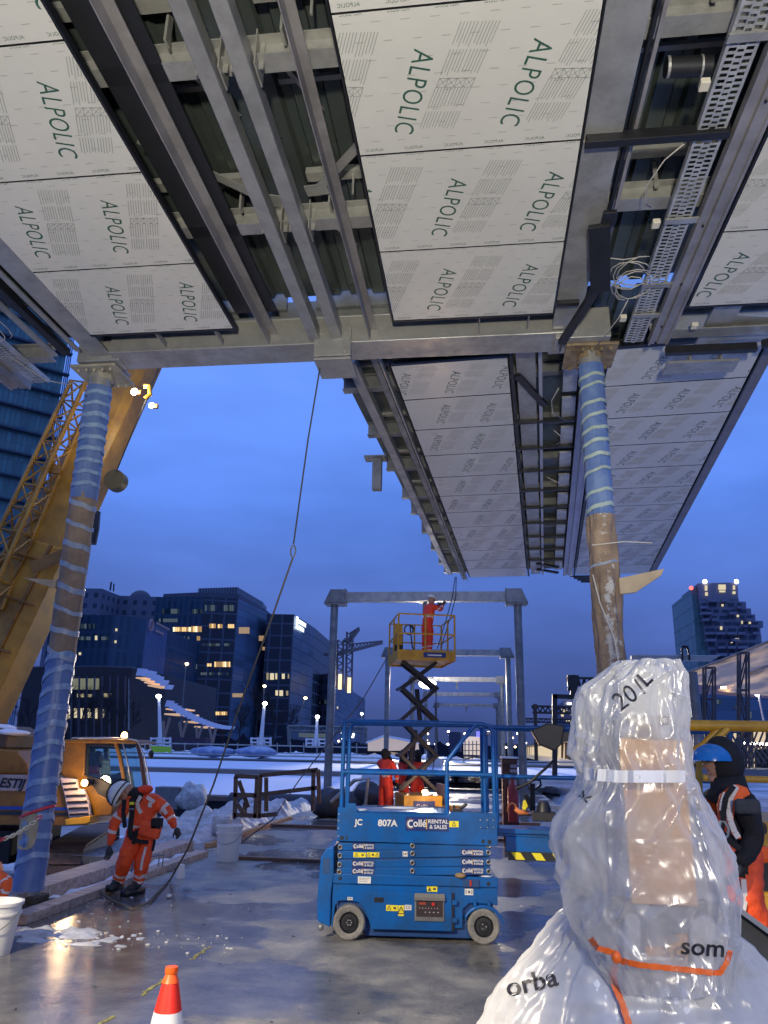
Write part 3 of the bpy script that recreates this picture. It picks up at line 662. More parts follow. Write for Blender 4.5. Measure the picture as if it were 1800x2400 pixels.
# ---------------- far canopy, turned a few degrees with the curve of the platform ----------------
PH = R(4.29); FO = V((-1.179, 9.491, 6.8)); FXa = V((math.cos(PH), -math.sin(PH), 0)); FYa = V((math.sin(PH), math.cos(PH), -.026)); 
TFw = lambda a, c, z: FO + FXa * a + FYa * c + V((0, 0, z))
TF = lambda a, c, d: TFw(a, c, -d)
fc = empty('platform_canopy', FO, 0, 'far canopy section beyond the first portal, stepped bare beam ends on its left edge', 'canopy')
seams = [0.04, 1.09, 2.18, 3.27, 4.34, 5.4, 6.45, 7.5, 8.5, 9.47, 10.4, 11.3, 12.25]
for i in range(12):
    y0, y1 = seams[i], seams[i + 1]; ph = (-.255 * i) % .7
    for x0, x1, base in ((0.0, 1.62, .84), (2.93, 4.88, 3.0)):
        if i > 10: continue
        soff = [(base + (ph if base < 1 else ph + .62) % .7 - .7 + k * .7, y0 + .22 + (.04 if k % 2 else 0)) for k in range(0, 5)]
        soffit_panel(fc, (x0, x1, y0, y1), TF, soff, .83, 1, filmf)
for x0, x1 in ((0, 1.62), (2.93, 4.88)):
    y0, y1 = seams[11], seams[12]; soffit_panel(fc, (x0, x1, y0, y1), TF, [], .83, 0, filmf)
def fbox(name, a0, a1, c0, c1, z0, z1, m, bevel=0):
    b = MB(); vs = [TFw(a, c, d) for a in (a0, a1) for c in (c0, c1) for d in (z0, z1)]
    b.add(vs, [(0, 1, 3, 2), (4, 6, 7, 5), (0, 4, 5, 1), (2, 3, 7, 6), (0, 2, 6, 4), (1, 5, 7, 3)]); return b.build(name, m, fc, bevel=bevel)
fbox('backing_sheet', .02, 1.60, .05, 12.2, .040, .046, blkm); fbox('backing_sheet', 2.95, 4.86, .05, 12.2, .040, .046, blkm)
fbox('edge_trim', -.02, -.005, 0, 12.25, -.004, .07, blkm); fbox('edge_trim', 1.63, 1.68, 0, 12.25, -.01, .07, blkm); fbox('edge_trim', 2.88, 2.925, 0, 12.25, -.01, .07, blkm)
fbox('fascia', 4.89, 4.91, 0, 12.27, -.01, .08, blkm); fbox('fascia', 4.915, 5.06, -.1, 12.27, .0, .10, mat('fascia_grey', (.20, .19, .21), .5, .2, .2, 4))
fbox('panel_end_trim', 2.93, 4.9, -.05, .03, -.02, .08, blkm)
# steel behind
fbox('edge_beam', -.64, -.50, 0, 12.2, .08, .22, galv, .006)
fbox('angle_rail', -.23, -.14, -.2, 12.5, .0, .08, galvd); fbox('angle_rail', -.115, -.09, -.2, 12.6, -.03, .05, galv)
for i, c in enumerate((1.05, 2.72, 4.30, 5.9, 6.95, 8.4, 9.88, 11.3, 12.3)):
    b = MB(); b.ibeam(TFw(-.90 + .02 * i, c - .1, .26), TFw(0.3, c - .1, .26), .24, .15, .014, .01); b.build('cross_beam', galvd, fc)
    b = MB(); b.ibeam(TFw(1.5, c - .1, .30), TFw(3.1, c - .1, .30), .2, .13, .014, .01); b.build('cross_beam', galvd, fc)
    b = MB(); b.chan(TFw(-.75, c - .45, .34), TFw(-.05, c - .45, .34), .08, .06); b.build('purlin', galv, fc)
cs = (0, 1.05, 2.72, 4.30, 5.9, 6.95, 8.4, 9.88, 11.3, 12.3)
for i in range(9):
    b = MB(); a0 = -.93 + .03 * i; vs = [TFw(a, c, d) for a in (a0, 2.62) for c in (cs[i], cs[i + 1] - .01) for d in (.385, .42)]
    b.add(vs, [(0, 1, 3, 2), (4, 6, 7, 5), (0, 4, 5, 1), (2, 3, 7, 6), (0, 2, 6, 4), (1, 5, 7, 3)]); b.build('roof_deck', deckm, fc)
fbox('roof_deck', 2.6, 4.9, 0, 12.3, .385, .42, deckm)
fbox('side_girder', 1.72, 1.98, -.2, 12.1, .02, .30, galv)
fbox('angle_rail', 2.02, 2.07, -.2, 12.1, -.01, .06, mat('pale_rail', (.42, .42, .46), .4, .3))
for i in range(11):
    c = 2.05 + 1.05 * i
    if i < 9: fbox('black_rail', 1.64, 2.56, c, c + .06, -.04, .03, blkm)
    c = .35 + 1.05 * i
    fbox('cable_tray_length', 2.36, 2.56, c, c + .85, .02, .05, mat('zinc_tray', (.5, .51, .51), .32, .8, .3, 6))
def TFg(a, c, d): return TFw(a, c, d)
gutter(2.60, 2.85, 1.2, 12.25, -.03, fc, TFg, m=mat('pale_channel_steel', (.42, .41, .46), .35, .3, .2, 2))
for a_, c_ in ((TFw(1.72, .55, 0), TFw(2.1, 1.5, -.02)), (TFw(1.9, 10.9, 0), TFw(2.45, 11.35, 0)), (TFw(1.9, 11.5, 0), TFw(2.45, 11.95, 0))): MB().bar(a_, c_, .10, .05).build('hanging_arm', blkm, fc)
cables([[TFw(2.3, 1.0, -.02), TFw(2.2, 1.3, -.06), TFw(2.22, 1.7, -.07), TFw(2.38, 2.05, -.02)], [TFw(2.25, 2.5, 0), TFw(2.42, 2.75, -.05), TFw(2.3, 3.0, -.03)], [TFw(2.15, 4.6, 0), TFw(2.35, 4.75, -.06), TFw(2.42, 4.5, 0)]], fc, r=.008)
b = MB(); q = TFw(-.98, 3.9, .2); b.box(q + V((0, 0, -.25)), (.17, .17, .62)); b.box(q + V((-.03, 0, .07)), (.42, .3, .03)); b.cyl(q + V((0, -.086, -.18)), q + V((0, -.09, -.18)), .03, n=10); b.build('stub_post', galvd, fc)
b = MB(); 
for k in range(4): b.bar(TFw(2.8 + .1 * k, 12.4 + .1 * k, -.03 * k), TFw(3.9 - .1 * k, 12.45 + .1 * k, -.03 * k), .05, .04)
b.build('protruding_rail', blkm, fc)
# ---------------- front blue scissor lift (local axes: x along its side, y away from the camera) ----------------
def wheel(parent, x, y, z, r=.150, w=.12, spokes=6, name='wheel'):
    b = MB(); b.lathe((x, y, z), [(.092, 0), (.118, -.012), (r - .012, -.012), (r, 0), (r, w - .01), (r - .01, w), (.05, w), (.05, .03), (.092, .03), (.092, 0)], 40, 'Y')
    t = b.build(name, mat('worn_grey_tyre', (.26, .25, .22), .75, 0, .45, 14, .3, 30, (.15, .145, .13)), parent, local=True, smooth='auto')
    b = MB(); b.lathe((x, y, z), [(.0, .006), (.036, .004), (.04, .016), (.075, .018), (.088, .002), (.093, .002), (.093, .04)], 32, 'Y')
    b.build('hub', blkm, t, local=False, smooth='auto') if False else None
    h = b.build('hub', blkm, parent, local=True, smooth='auto'); h.parent = t
    b = MB()
    for k in range(spokes):
        a = 2 * math.pi * k / spokes; b.cyl((x + .022 * math.cos(a), y + .004, z + .022 * math.sin(a)), (x + .022 * math.cos(a), y + .02, z + .022 * math.sin(a)), .006, n=8)
    for k in range(5):
        a = 2 * math.pi * k / 5 + .4; b.cyl((x + .105 * math.cos(a), y - .016, z + .105 * math.sin(a)), (x + .105 * math.cos(a), y, z + .105 * math.sin(a)), .006, n=8)
    h2 = b.build('wheel_bolt', galv, parent, local=True); h2.parent = t
    return t
def decal(mb_parent, x, y, z, w, sc=1.0, cut=0):
    """the rental firm's navy board: cog-rimmed first letter, amber bar, two-line text"""
    b = MB(); b.bx(x, x + w, y - .003, y, z - w * .15, z + w * .15)
    b.cm = 1
    X = (1, 0, 0); Z = (0, 0, 1)
    f = w
    addtext(b, 'ollé', f * .22, (x + f * .33, y - .0045, z + f * .008), X, Z, bold=f * .0045, sx=.95)
    addtext(b, 'RENTAL', f * .115, (x + f * .755, y - .0045, z + f * .055), X, Z, bold=f * .0022, sx=1.12)
    addtext(b, '& SALES', f * .115, (x + f * .755, y - .0045, z - f * .06), X, Z, bold=f * .0022, sx=1.0)
    c = V((x + f * .125, y - .004, z))
    pts = []
    for k in range(20):
        a = R(55) + R(250) * k / 19; pts.append((a, f * .085))
    vs = []
    for a, r in pts: vs += [c + V((r * 1.0 * math.cos(a), 0, r * math.sin(a))), c + V((r * .58 * math.cos(a) + f * .006, 0, r * .62 * math.sin(a)))]
    b.add(vs, [(2 * k, 2 * k + 2, 2 * k + 3, 2 * k + 1) for k in range(19)])
    b.cm = 2; b.bx(x + f * .475, x + f * .50, y - .005, y - .003, z - f * .11, z + f * .11)
    for k in range(10):
        a = R(60) + R(240) * k / 9; q = c + V((f * .102 * math.cos(a), 0, f * .102 * math.sin(a))); b.box(q, (f * .014, .002, f * .014), M=Matrix.Rotation(-a, 3, 'Y'))
    return b.build('rental_decal', [navy, white, mat('amber_bar', (.65, .40, .06), .5)], mb_parent, local=True, fixn=False)
SL = empty('scissor_lift', (-1.241, 7.982, 0), math.atan2(.118, 1.242), 'low blue scissor lift folded down on the wet floor, carrying fleet number 807A', 'scissor lift')
# chassis
cut = lambda x0, x1, r: arc((x0, 0, .13), r, 0, math.pi, 14)
def sideplate(y0, y1, m, parent, name='chassis'):
    b = MB(); P = [(-.20, .10), (-.20, .56), (1.37, .55), (1.37, .32), (1.30, .33), (1.10, .335), (1.04, .28), (1.035, .12), (.18, .10), (.155, .16), (.12, .25), (.05, .315), (-.03, .33), (-.14, .325), (-.17, .28), (-.19, .10)]
    b.extr([(x, y0, z) for x, z in P], (0, y1 - y0, 0)); return b.build(name, m, parent, local=True, bevel=.006)
ch = sideplate(0.02, .05, dblue, SL, 'side_panel'); sideplate(.72, .75, dblue, SL, 'side_panel')
b = MB(); b.bx(-.15, 1.33, .06, .70, .16, .50); b.bx(.12, 1.12, .06, .7, .025, .16); b.build('chassis', mat('shadow_blue', (.010, .06, .22), .5, 0, .3, 5), SL, local=True, bevel=.008)  # lower box added to block the bright floor glow beneath the lift
b = MB(); b.bx(-.20, 1.375, .0, .76, .475, .565); b.build('upper_chassis', dblue, SL, local=True, bevel=.01)
b = MB(); b.extr([(-.21, -.005, .10), (-.33, -.005, .15), (-.345, -.005, .30), (-.325, -.005, .70), (-.27, -.005, .79), (-.20, -.005, .80), (-.19, -.005, .55), (-.21, -.005, .40)], (0, .77, 0)); b.build('ladder_end', dblue, SL, local=True, bevel=.012)
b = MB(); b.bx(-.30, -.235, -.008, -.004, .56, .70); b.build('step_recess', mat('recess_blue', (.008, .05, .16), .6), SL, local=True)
b = MB(); b.ell((-.30, -.0, .10), (.03, .02, .03), 10, 6); b.build('tie_down_ring', galvd, SL, local=True, smooth=True)
b = MB(); b.bx(.175, .935, -.002, .02, .095, .415); dr = b.build('tray_door', dblue, SL, local=True, bevel=.004)
b = MB(); b.tube(arc((.20, -.003, .345), .001, 0, 1, 1), .001, 4) if False else None
b.bx(.20, .29, -.006, -.001, .325, .368); h = b.build('door_handle', blkm, SL, local=True, bevel=.018); h.parent = dr
b = MB(); b.bx(.935, .955, .0, .03, .10, .42); b.build('hinge_gap', blkm, SL, local=True)
b = MB()
for z in (.34, .19): b.bx(.94, .985, -.016, .0, z - .02, z + .02)
b.build('hinge', dblue, SL, local=True, bevel=.003)
# ground control box
b = MB(); b.bx(.585, .865, -.012, -.002, .175, .405); cb = b.build('control_box', galvd, SL, local=True, bevel=.004)
b = MB(); b.bx(.60, .85, -.0145, -.012, .215, .355); k = b.build('control_face', mat('control_face', (.05, .035, .035), .3, 0, .2, 9), SL, local=True); k.parent = cb
b = MB(); b.bx(.625, .69, -.0155, -.0145, .318, .338); b.build('display', mat('display_red', (.35, .05, .03), .4), SL, local=True).parent = cb
b = MB(); b.cyl((.76, -.03, .325), (.76, -.014, .325), .016, n=14); b.build('emergency_button', mat('emergency_red', (.5, .03, .02), .4), SL, local=True, smooth='auto').parent = cb
b = MB()
for i in range(7): b.bx(.63 + .028 * i, .636 + .028 * i, -.0155, -.0145, .285, .291)
for i in range(4): b.bx(.68 + .04 * i, .69 + .04 * i, -.0155, -.0145, .25, .257)
b.build('button_row', white, SL, local=True).parent = cb
b = MB(); b.extr([(.58, -.03, .378), (.87, -.03, .378), (.865, -.012, .41), (.585, -.012, .41)], (0, 0, .004)); b.bx(.58, .87, -.034, -.03, .356, .38)
b.build('box_lid', mat('dusty_lid', (.16, .15, .14), .5), SL, local=True).parent = cb
# decals and stickers
def sticker(x0, x1, z0, z1, y=-.006, kind='w', parent=None):
    b = MB(); b.bx(x0, x1, y - .0015, y, z0, z1); b.cm = 1; w = x1 - x0; h = z1 - z0; zc = (z0 + z1) / 2
    if kind == 'w':
        for i in range(3): b.bx(x0 + .1 * w, x1 - .1 * w * (1 + i), y - .0022, y - .0015, z1 - h * (.25 + .22 * i) - .002, z1 - h * (.25 + .22 * i) + .001)
    elif kind == 'tri':
        n = max(1, round(w / h / 1.1)); 
        for i in range(n):
            cx = x0 + w * (i + .5) / n; s = h * .36
            if i % 2 == 0:
                for p, q in (((cx - s, zc - s * .8), (cx + s, zc - s * .8)), ((cx + s, zc - s * .8), (cx, zc + s)), ((cx, zc + s), (cx - s, zc - s * .8))): b.bar((p[0], y - .002, p[1]), (q[0], y - .002, q[1]), .001, h * .1, (0, 1, 0)) if False else b.bar((p[0], y - .002, p[1]), (q[0], y - .002, q[1]), h * .1, .001, (0, 1, 0))
                b.bx(cx - .001, cx + .001, y - .003, y - .002, zc - s * .4, zc + s * .4)
            else: b.bx(cx - s * .7, cx + s * .7, y - .003, y - .0018, zc - s * .5, zc + s * .5)
    elif kind == 'warn':
        s = h * .36; cx = x0 + w * .26; b.add([(cx - s, y - .002, zc - s), (cx + s, y - .002, zc - s), (cx, y - .002, zc + s)], [(0, 1, 2)]); b.bx(x0 + w * .6, x0 + w * .85, y - .0025, y - .002, zc - h * .2, zc + h * .2)
    elif kind == 'ce': addtext(b, 'CE', h * .8, ((x0 + x1) / 2, y - .003, zc), (1, 0, 0), (0, 0, 1))
    elif kind == 'arrow':
        b.bx(x0 + w * .1, x0 + w * .2, y - .003, y - .002, z0 + h * .2, z1 - h * .2); b.bx(x1 - w * .2, x1 - w * .1, y - .003, y - .002, z0 + h * .2, z1 - h * .2); b.bx(x0 + w * .4, x1 - w * .35, y - .003, y - .002, z0 + h * .3, z1 - h * .3)
    m0 = {'w': white, 'tri': yellow, 'warn': yellow, 'ce': white, 'arrow': white}[kind]
    return b.build('sticker', [m0, mat('sticker_ink', (.10, .07, .05), .5)], parent or SL, local=True, fixn=False)
sticker(.04, .165, .485, .545, -.002); sticker(-.055, -.005, .335, .36, .018); sticker(.315, .425, .255, .305, -.004, 'tri'); sticker(.43, .485, .215, .305, -.004, 'tri'); sticker(.49, .555, .265, .31, -.004, 'ce')
sticker(.70, .80, .425, .475, .018, 'warn'); sticker(1.06, 1.14, .405, .46, .018, 'arrow')
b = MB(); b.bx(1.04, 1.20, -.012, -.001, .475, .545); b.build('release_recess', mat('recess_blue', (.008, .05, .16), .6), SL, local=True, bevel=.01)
b = MB(); b.bx(1.105, 1.125, -.022, -.012, .485, .54); b.build('release_handle', redp, SL, local=True, bevel=.006)
b = MB(); 
for x, z in ((-.13, .525), (1.285, .51)): b.cyl((x, -.006, z), (x, .0, z), .017, n=14)
b.build('pivot_hole', blk, SL, local=True)
# wheels
for x in (-.03,): wheel(SL, x, -.03, .15); wheel(SL, x, .64, .15)
wheel(SL, 1.23, -.045, .15, spokes=3); wheel(SL, 1.23, .66, .15)
b = MB(); P = arc((1.23, 0, .13), .20, R(15), R(150), 8) ; b.extr([(p.x, -.03, p.z) for p in P] + [(p.x, -.03, p.z - .03) for p in P[::-1]], (0, .11, 0)); b.bx(1.14, 1.17, -.02, .02, .31, .36); b.bx(1.27, 1.30, -.02, .02, .31, .36); b.build('wheel_guard', dblue, SL, local=True, bevel=.006)
# folded scissor arms: four beams slightly inclined, alternately
for i, (zl, zr, wl) in enumerate(((.58, .62, 0), (.645, .70, 0), (.725, .785, 1), (.80, .845, 0))):
    for y in (.035, .66):
        b = MB(); b.bar((-.16, y, zl), (1.31, y, zr), .06, .072, (0, 0, 1)); b.build('scissor_arm', dblue, SL, local=True, bevel=.008)
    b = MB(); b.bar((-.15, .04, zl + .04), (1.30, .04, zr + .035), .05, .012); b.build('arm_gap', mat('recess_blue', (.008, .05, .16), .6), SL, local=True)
    for x, z in ((-.14, zl), (1.29, zr), (.56, (zl + zr) / 2 + .005)):
        b = MB(); b.lathe((x, -.010, z), [(.015, 0), (.019, -.002), (.023, 0), (.023, .03), (.015, .03), (.015, 0)], 18, 'Y'); b.cm = 1; b.cyl((x, -.006, z), (x, .01, z), .015, n=14); b.build('pivot_pin', [mat('pin_steel', (.30, .29, .27), .4, .5), blk], SL, local=True, smooth='auto')
def arm_decal(x, i, w=.215):
    zl, zr = ((.58, .62), (.645, .70), (.725, .785), (.80, .845))[i]; z = zl + (zr - zl) * (x + .16) / 1.47 + .006
    o = decal(SL, x, .004, z, w); return o
for i in (0, 1, 3): arm_decal(-.02, i)
for i in (0, 1, 2): arm_decal(1.03, i)
sticker(-.01, .11, .712, .756, .004, 'tri'); sticker(.118, .24, .716, .76, .004, 'tri'); sticker(.465, .515, .73, .775, .004, 'arrow')
# platform
b = MB(); b.extr([(-.175, -.02, .855), (1.38, -.02, .845), (1.38, -.02, 1.14), (.93, -.02, 1.14), (.90, -.02, 1.115), (.02, -.02, 1.115), (.0, -.02, 1.20), (-.10, -.02, 1.20), (-.10, -.02, 1.16), (-.175, -.02, 1.16)], (0, .03, 0)); b.build('platform_side', dblue, SL, local=True, bevel=.006)
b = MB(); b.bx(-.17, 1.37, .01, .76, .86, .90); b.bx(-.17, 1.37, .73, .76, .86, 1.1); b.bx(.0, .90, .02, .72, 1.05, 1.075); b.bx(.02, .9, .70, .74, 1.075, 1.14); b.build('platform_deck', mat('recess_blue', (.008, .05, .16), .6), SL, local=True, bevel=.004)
b = MB(); b.bx(-.12, .93, .0, .74, 1.118, 1.13); b.build('deck_plate', dblue, SL, local=True)
b = MB()
for x, z in ((-.125, .885), (1.30, .88)): b.cyl((x, -.026, z), (x, -.02, z), .019, n=14)
b.bx(-.085, -.07, -.024, -.02, .872, .905); b.bx(1.225, 1.25, -.024, -.02, .87, .90); b.build('pivot_hole', blk, SL, local=True)
b = MB(); addtext(b, 'JC', .075, (.035, -.0225, 1.027), (1, 0, 0), (0, 0, 1), bold=.002); b.build('fleet_letters', white, SL, local=True, fixn=False); b = MB(); addtext(b, '807A', .082, (.315, -.0225, 1.025), (1, 0, 0), (0, 0, 1), bold=.0025, sx=1.05); b.build('fleet_number', white, SL, local=True, fixn=False)
decal(SL, .49, -.021, 1.027, .42)
sticker(.915, 1.005, 1.005, 1.06, -.0205, 'tri')
b = MB(); b.bx(1.205, 1.29, -.026, -.02, 1.0, 1.085); b.build('bolted_plate', dblue, SL, local=True, bevel=.003)
b = MB()
for x in (1.215, 1.28, 1.34):
    for z in (1.01, 1.075): b.cyl((x, -.032, z), (x, -.02, z), .006, n=8)
for z in (.9, .97, 1.04, 1.1): b.cyl((-.16, -.026, z), (-.16, -.02, z), .007, n=8)
b.build('bolt_head', galv, SL, local=True)
# guard rails
def rail(pts, r=.021, name='guard_rail', m=None, parent=None): 
    b = MB(); b.tube(pts, r, 12); return b.build(name, m or dblue, parent or SL, local=True, smooth='auto')
r_ = .09
rail([(-.14, 0, 1.15), (-.14, 0, 1.98 - r_), (-.13, 0, 1.96), (-.09, 0, 1.98), (.5, 0, 1.98), (1.25, 0, 1.975), (1.32, 0, 1.955), (1.355, 0, 1.90), (1.36, 0, 1.1)])
rail([(-.14, 0, 1.49), (1.36, 0, 1.49)]); rail([(-.08, 0, 1.15), (-.08, 0, 1.95)], .016)
rail([(.895, 0, 1.1), (.895, 0, 1.60), (.92, 0, 1.64), (1.12, 0, 1.90), (1.19, 0, 1.975)])
rail([(-.14, .74, 1.1), (-.14, .74, 1.90), (-.09, .74, 1.98), (1.28, .74, 1.98), (1.36, .74, 1.9), (1.36, .74, 1.1)])
rail([(-.14, .74, 1.49), (1.36, .74, 1.49)]); rail([(-.14, 0, 1.975), (-.14, .74, 1.975)]); rail([(-.14, 0, 1.49), (-.14, .74, 1.49)]); rail([(1.36, .02, 1.9), (1.36, .74, 1.9)]); rail([(1.27, .03, 1.1), (1.27, .03, 1.95)], .016); rail([(1.31, .74, 1.1), (1.31, .74, 1.95)], .016)
b = MB(); b.box((1.0, .05, 1.155), (.10, .05, .03)); b.tube([(1.02, .05, 1.17), (1.06, .05, 1.19), (1.09, .05, 1.22)], .017, 8); b.tube([(.97, .05, 1.16), (.96, .05, 1.20)], .012, 8); b.build('gate_latch', blkm, SL, local=True)
b = MB(); b.ell((1.02, .0, .575), (.055, .05, .025), 14, 8); b.build('chunk_of_foam', mat('foam_lump', (.35, .23, .11), .8, 0, .3, 20), SL, local=True, smooth=True)
b = MB(); b.ell((1.27, .1, .57), (.08, .09, .018), 14, 8); b.ell((.02, .1, 1.135), (.10, .08, .012), 14, 8); b.ell((.45, .5, 1.135), (.20, .1, .012), 14, 8); b.build('snow_patch', snow, SL, local=True, smooth=True)

# ---------------- second blue lift, its extended deck reaching in from behind the wrapped post ----------------
S2 = empty('scissor_lift', (1.85, 8.75, 0), 0, 'second blue lift behind the first, black and yellow striped deck edge sticking out', 'scissor lift')
b = MB(); b.bx(.14, 3.3, 8.45, 9.15, .90, .95); b.build('extension_deck', dblue, S2, bevel=.004)
b = MB(); b.bx(.14, 3.3, 8.42, 8.45, .93, .975); b.bx(.22, 3.3, 8.44, 8.46, .76, .90); b.build('deck_side', dblue, S2, bevel=.004)
b = MB(); b.bx(.24, 3.3, 8.425, 8.438, .685, .765); b.cm = 1
for i in range(8): 
    x = .27 + .20 * i; b.extr([(x, 8.42, .758), (x + .09, 8.42, .758), (x + .135, 8.42, .692), (x + .045, 8.42, .692)], (0, .004, 0))
b.build('hazard_strip', [blkm, yellow], S2, fixn=False)
for pts, r in (([(.02, 8.5, 1.96), (2.6, 8.5, 1.96)], .021), ([(.14, 8.5, 1.47), (2.6, 8.5, 1.47)], .021), ([(1.16, 8.5, .95), (1.16, 8.5, 1.96)], .03), ([(.14, 9.12, 1.96), (2.6, 9.12, 1.96)], .02), ([(.14, 8.5, .95), (.14, 8.5, 1.93)], .021), ([(2.5, 8.5, .95), (2.5, 8.5, 1.96)], .021)):
    b = MB(); b.tube(pts, r, 12); b.build('guard_rail', dblue, S2, smooth='auto')
b = MB(); b.bx(1.45, 3.2, 8.6, 9.2, .12, .55); b.build('chassis', dblue, S2, bevel=.02)
b = MB()
for z in (.6, .67): b.bar((1.5, 8.6, z), (3.1, 8.6, z + .05), .05, .06)
b.build('scissor_arm', dblue, S2, bevel=.006)
for x in (1.7, 2.95):
    b = MB(); b.lathe((x, 8.5, .15), [(.03, .02), (.09, .02), (.1, 0), (.15, 0), (.15, .1), (.03, .1)], 28, 'Y'); b.build('wheel', MATS['worn_grey_tyre'], S2, smooth='auto')
def at_(px, py, Y): return atY(px, py, Y)
# black work light on that lift's rail
fl = empty('floodlight', atY(1300, 1730, 8.35), 0, 'switched-off black site floodlight clamped on the blue top rail', 'floodlight')
b = MB(); P = [(1245, 1712), (1282, 1695), (1323, 1700), (1322, 1712), (1316, 1745), (1300, 1760), (1264, 1745)]
b.extr([atY(x, y, 8.3) for x, y in P], (0, .16, 0)); b.build('lamp_housing', blkm, fl, bevel=.012)
b = MB(); b.extr([atY(x, y, 8.33) for x, y in ((1316, 1716), (1348, 1712), (1348, 1728), (1316, 1742))], (0, .08, 0)); b.build('mounting_arm', blkm, fl, bevel=.006)
b = MB(); b.tube([atY(1300, 1780, 8.4), atY(1280, 1800, 8.4), atY(1240, 1835, 8.4), atY(1210, 1848, 8.4)], .014, 8); b.build('strut', blkm, fl)
# loose site kit on the striped deck
kb = empty('hydraulic_unit', atY(1275, 1925, 8.6), 0, 'squat black hydraulic power unit on the striped blue deck', 'power unit')
c = atY(1275, 1918, 8.6); b = MB(); b.box(c + V((0, 0, .02)), (.24, .2, .09)); b.build('base', blkm, kb, bevel=.01)
b = MB(); b.lathe(c + V((0, 0, .06)), [(.0, .11), (.05, .10), (.07, .05), (.08, 0), (.085, -.02)], 18); b.build('cover', blkm, kb, smooth='auto')

# ---------------- raised yellow scissor lift ----------------
YL = empty('scissor_lift', (-1.55, 19.6, 0), R(14), 'yellow scissor lift raised on black crossed arms under the portal frame', 'scissor lift')
def ylb(x0, x1, y0, y1, z0, z1, name, m, bev=.01):
    b = MB(); b.bx(x0, x1, y0, y1, z0, z1); return b.build(name, m, YL, local=True, bevel=bev)
ylb(-.42, .48, -.6, .95, .18, .72, 'chassis', yell); ylb(-.20, .30, -.63, -.60, .36, .60, 'navy_board', navy, 0); ylb(.62, .66, -.5, .9, .0, .95, 'outrigger_guard', MATS['raw_timber']); ylb(.5, .95, -.4, 1.0, .12, .5, 'battery_box', mat('dark_yellow', (.25, .13, .02), .5))
b = MB(); addtext(b, 'Collé', .13, (.0, -.635, .48), (1, 0, 0), (0, 0, 1)); b.build('lettering', white, YL, local=True, fixn=False)
for x in (-.36, .42):
    for y in (-.45, .8): b = MB(); b.cyl((x - .06, y, .18), (x + .06, y, .18), .18, n=20); b.build('wheel', blk, YL, local=True, smooth='auto')
# four crossed levels; two pairs of arms
zs = [.80, 1.62, 2.44, 3.20, 3.82]; hw = .44
zz = [.80, 1.60, 2.42, 3.20, 3.85]
for y in (-.15, .55):
    for i in range(4):
        for s in (-1, 1):
            b = MB(); w = .085
            if y > 0 and i == 9: continue
            b.bar((-s * hw + (.06 if y > 0 else 0), y + s * .03, zz[i]), (s * hw + (.06 if y > 0 else 0), y + s * .03, zz[i + 1]), .05, w, (0, 0, 1)); b.build('scissor_arm', blkm, YL, local=True, bevel=.008)
for i in range(1, 4):
    for s in (-1, 1): b = MB(); b.cyl((s * hw, -.2, zz[i]), (s * hw, .62, zz[i]), .045, n=10); b.build('pivot_pin', blkm, YL, local=True)
b = MB(); b.tube([(-.2, .2, 1.0), (-.05, .2, 2.2)], .07, 12); b.tube([(.1, .25, 2.3), (.0, .25, 3.2)], .06, 12); b.build('hydraulic_ram', blkm, YL, local=True)
b = MB(); b.tube([(.42, -.2, 3.3), (.38, -.3, 2.6), (.45, -.2, 2.0), (.3, -.25, 1.2)], .012, 6); b.build('hydraulic_hose', blk, YL, local=True)
# platform with cage
PX0, PX1, PY0, PY1, PZ = -.62, .78, -.70, 1.0, 3.86
b = MB(); b.bx(PX0, PX1, PY0, PY1, PZ, PZ + .06); b.build('platform_deck', yell, YL, local=True)
for a0, a1, c0, c1 in ((PX0, PX1, PY0 - .02, PY0), (PX0, PX1, PY1, PY1 + .02), (PX0 - .02, PX0, PY0, PY1), (PX1, PX1 + .02, PY0, PY1)):
    b = MB(); b.bx(a0, a1, c0, c1, PZ - .04, PZ + .20); b.build('toe_board', yell, YL, local=True)
b = MB(); b.bx(.0, .55, PY0 - .03, PY0 - .02, PZ + .03, PZ + .15); b.build('navy_board', navy, YL, local=True)
b = MB(); b.bx(.1, .45, PY0 - .035, PY0 - .03, PZ + .07, PZ + .10); b.build('board_lettering', white, YL, local=True)
def cage(pts, r=.02): b = MB(); b.tube(pts, r, 10); b.build('guard_rail', yell, YL, local=True, smooth='auto')
T_ = PZ + 1.08
for z in (T_, PZ + .60):
    cage([(PX0, PY0, z), (PX1, PY0, z)]); cage([(PX0, PY1, z), (PX1, PY1, z)]); cage([(PX0, PY0, z), (PX0, PY1, z)]); cage([(PX1, PY0, z), (PX1, PY1, z)])
for x, y in ((PX0, PY0), (PX1, PY0), (PX0, PY1), (PX1, PY1), (0.05, PY0), (.05, PY1), (PX0, .15), (PX1, .15)): cage([(x, y, PZ), (x, y, T_)], .024)
b = MB(); b.bx(-.56, -.34, .4, .75, PZ + .06, PZ + .75); b.build('control_cabinet', blkm, YL, local=True, bevel=.02)
b = MB(); b.bx(-.56, -.36, .38, .40, PZ + .45, PZ + 1.0); b.build('cabinet_lid', yell, YL, local=True)
b = MB(); b.tube([V((-.2 + .12 * math.cos(t), .3 + .02 * t, PZ + .85 + .12 * math.sin(t))) for t in [i * .5 for i in range(16)]] + [V((-.1, .4, PZ + .4)), V((.1, .3, PZ + .15))], .018, 6); b.build('hose_coil', blk, YL, local=True)

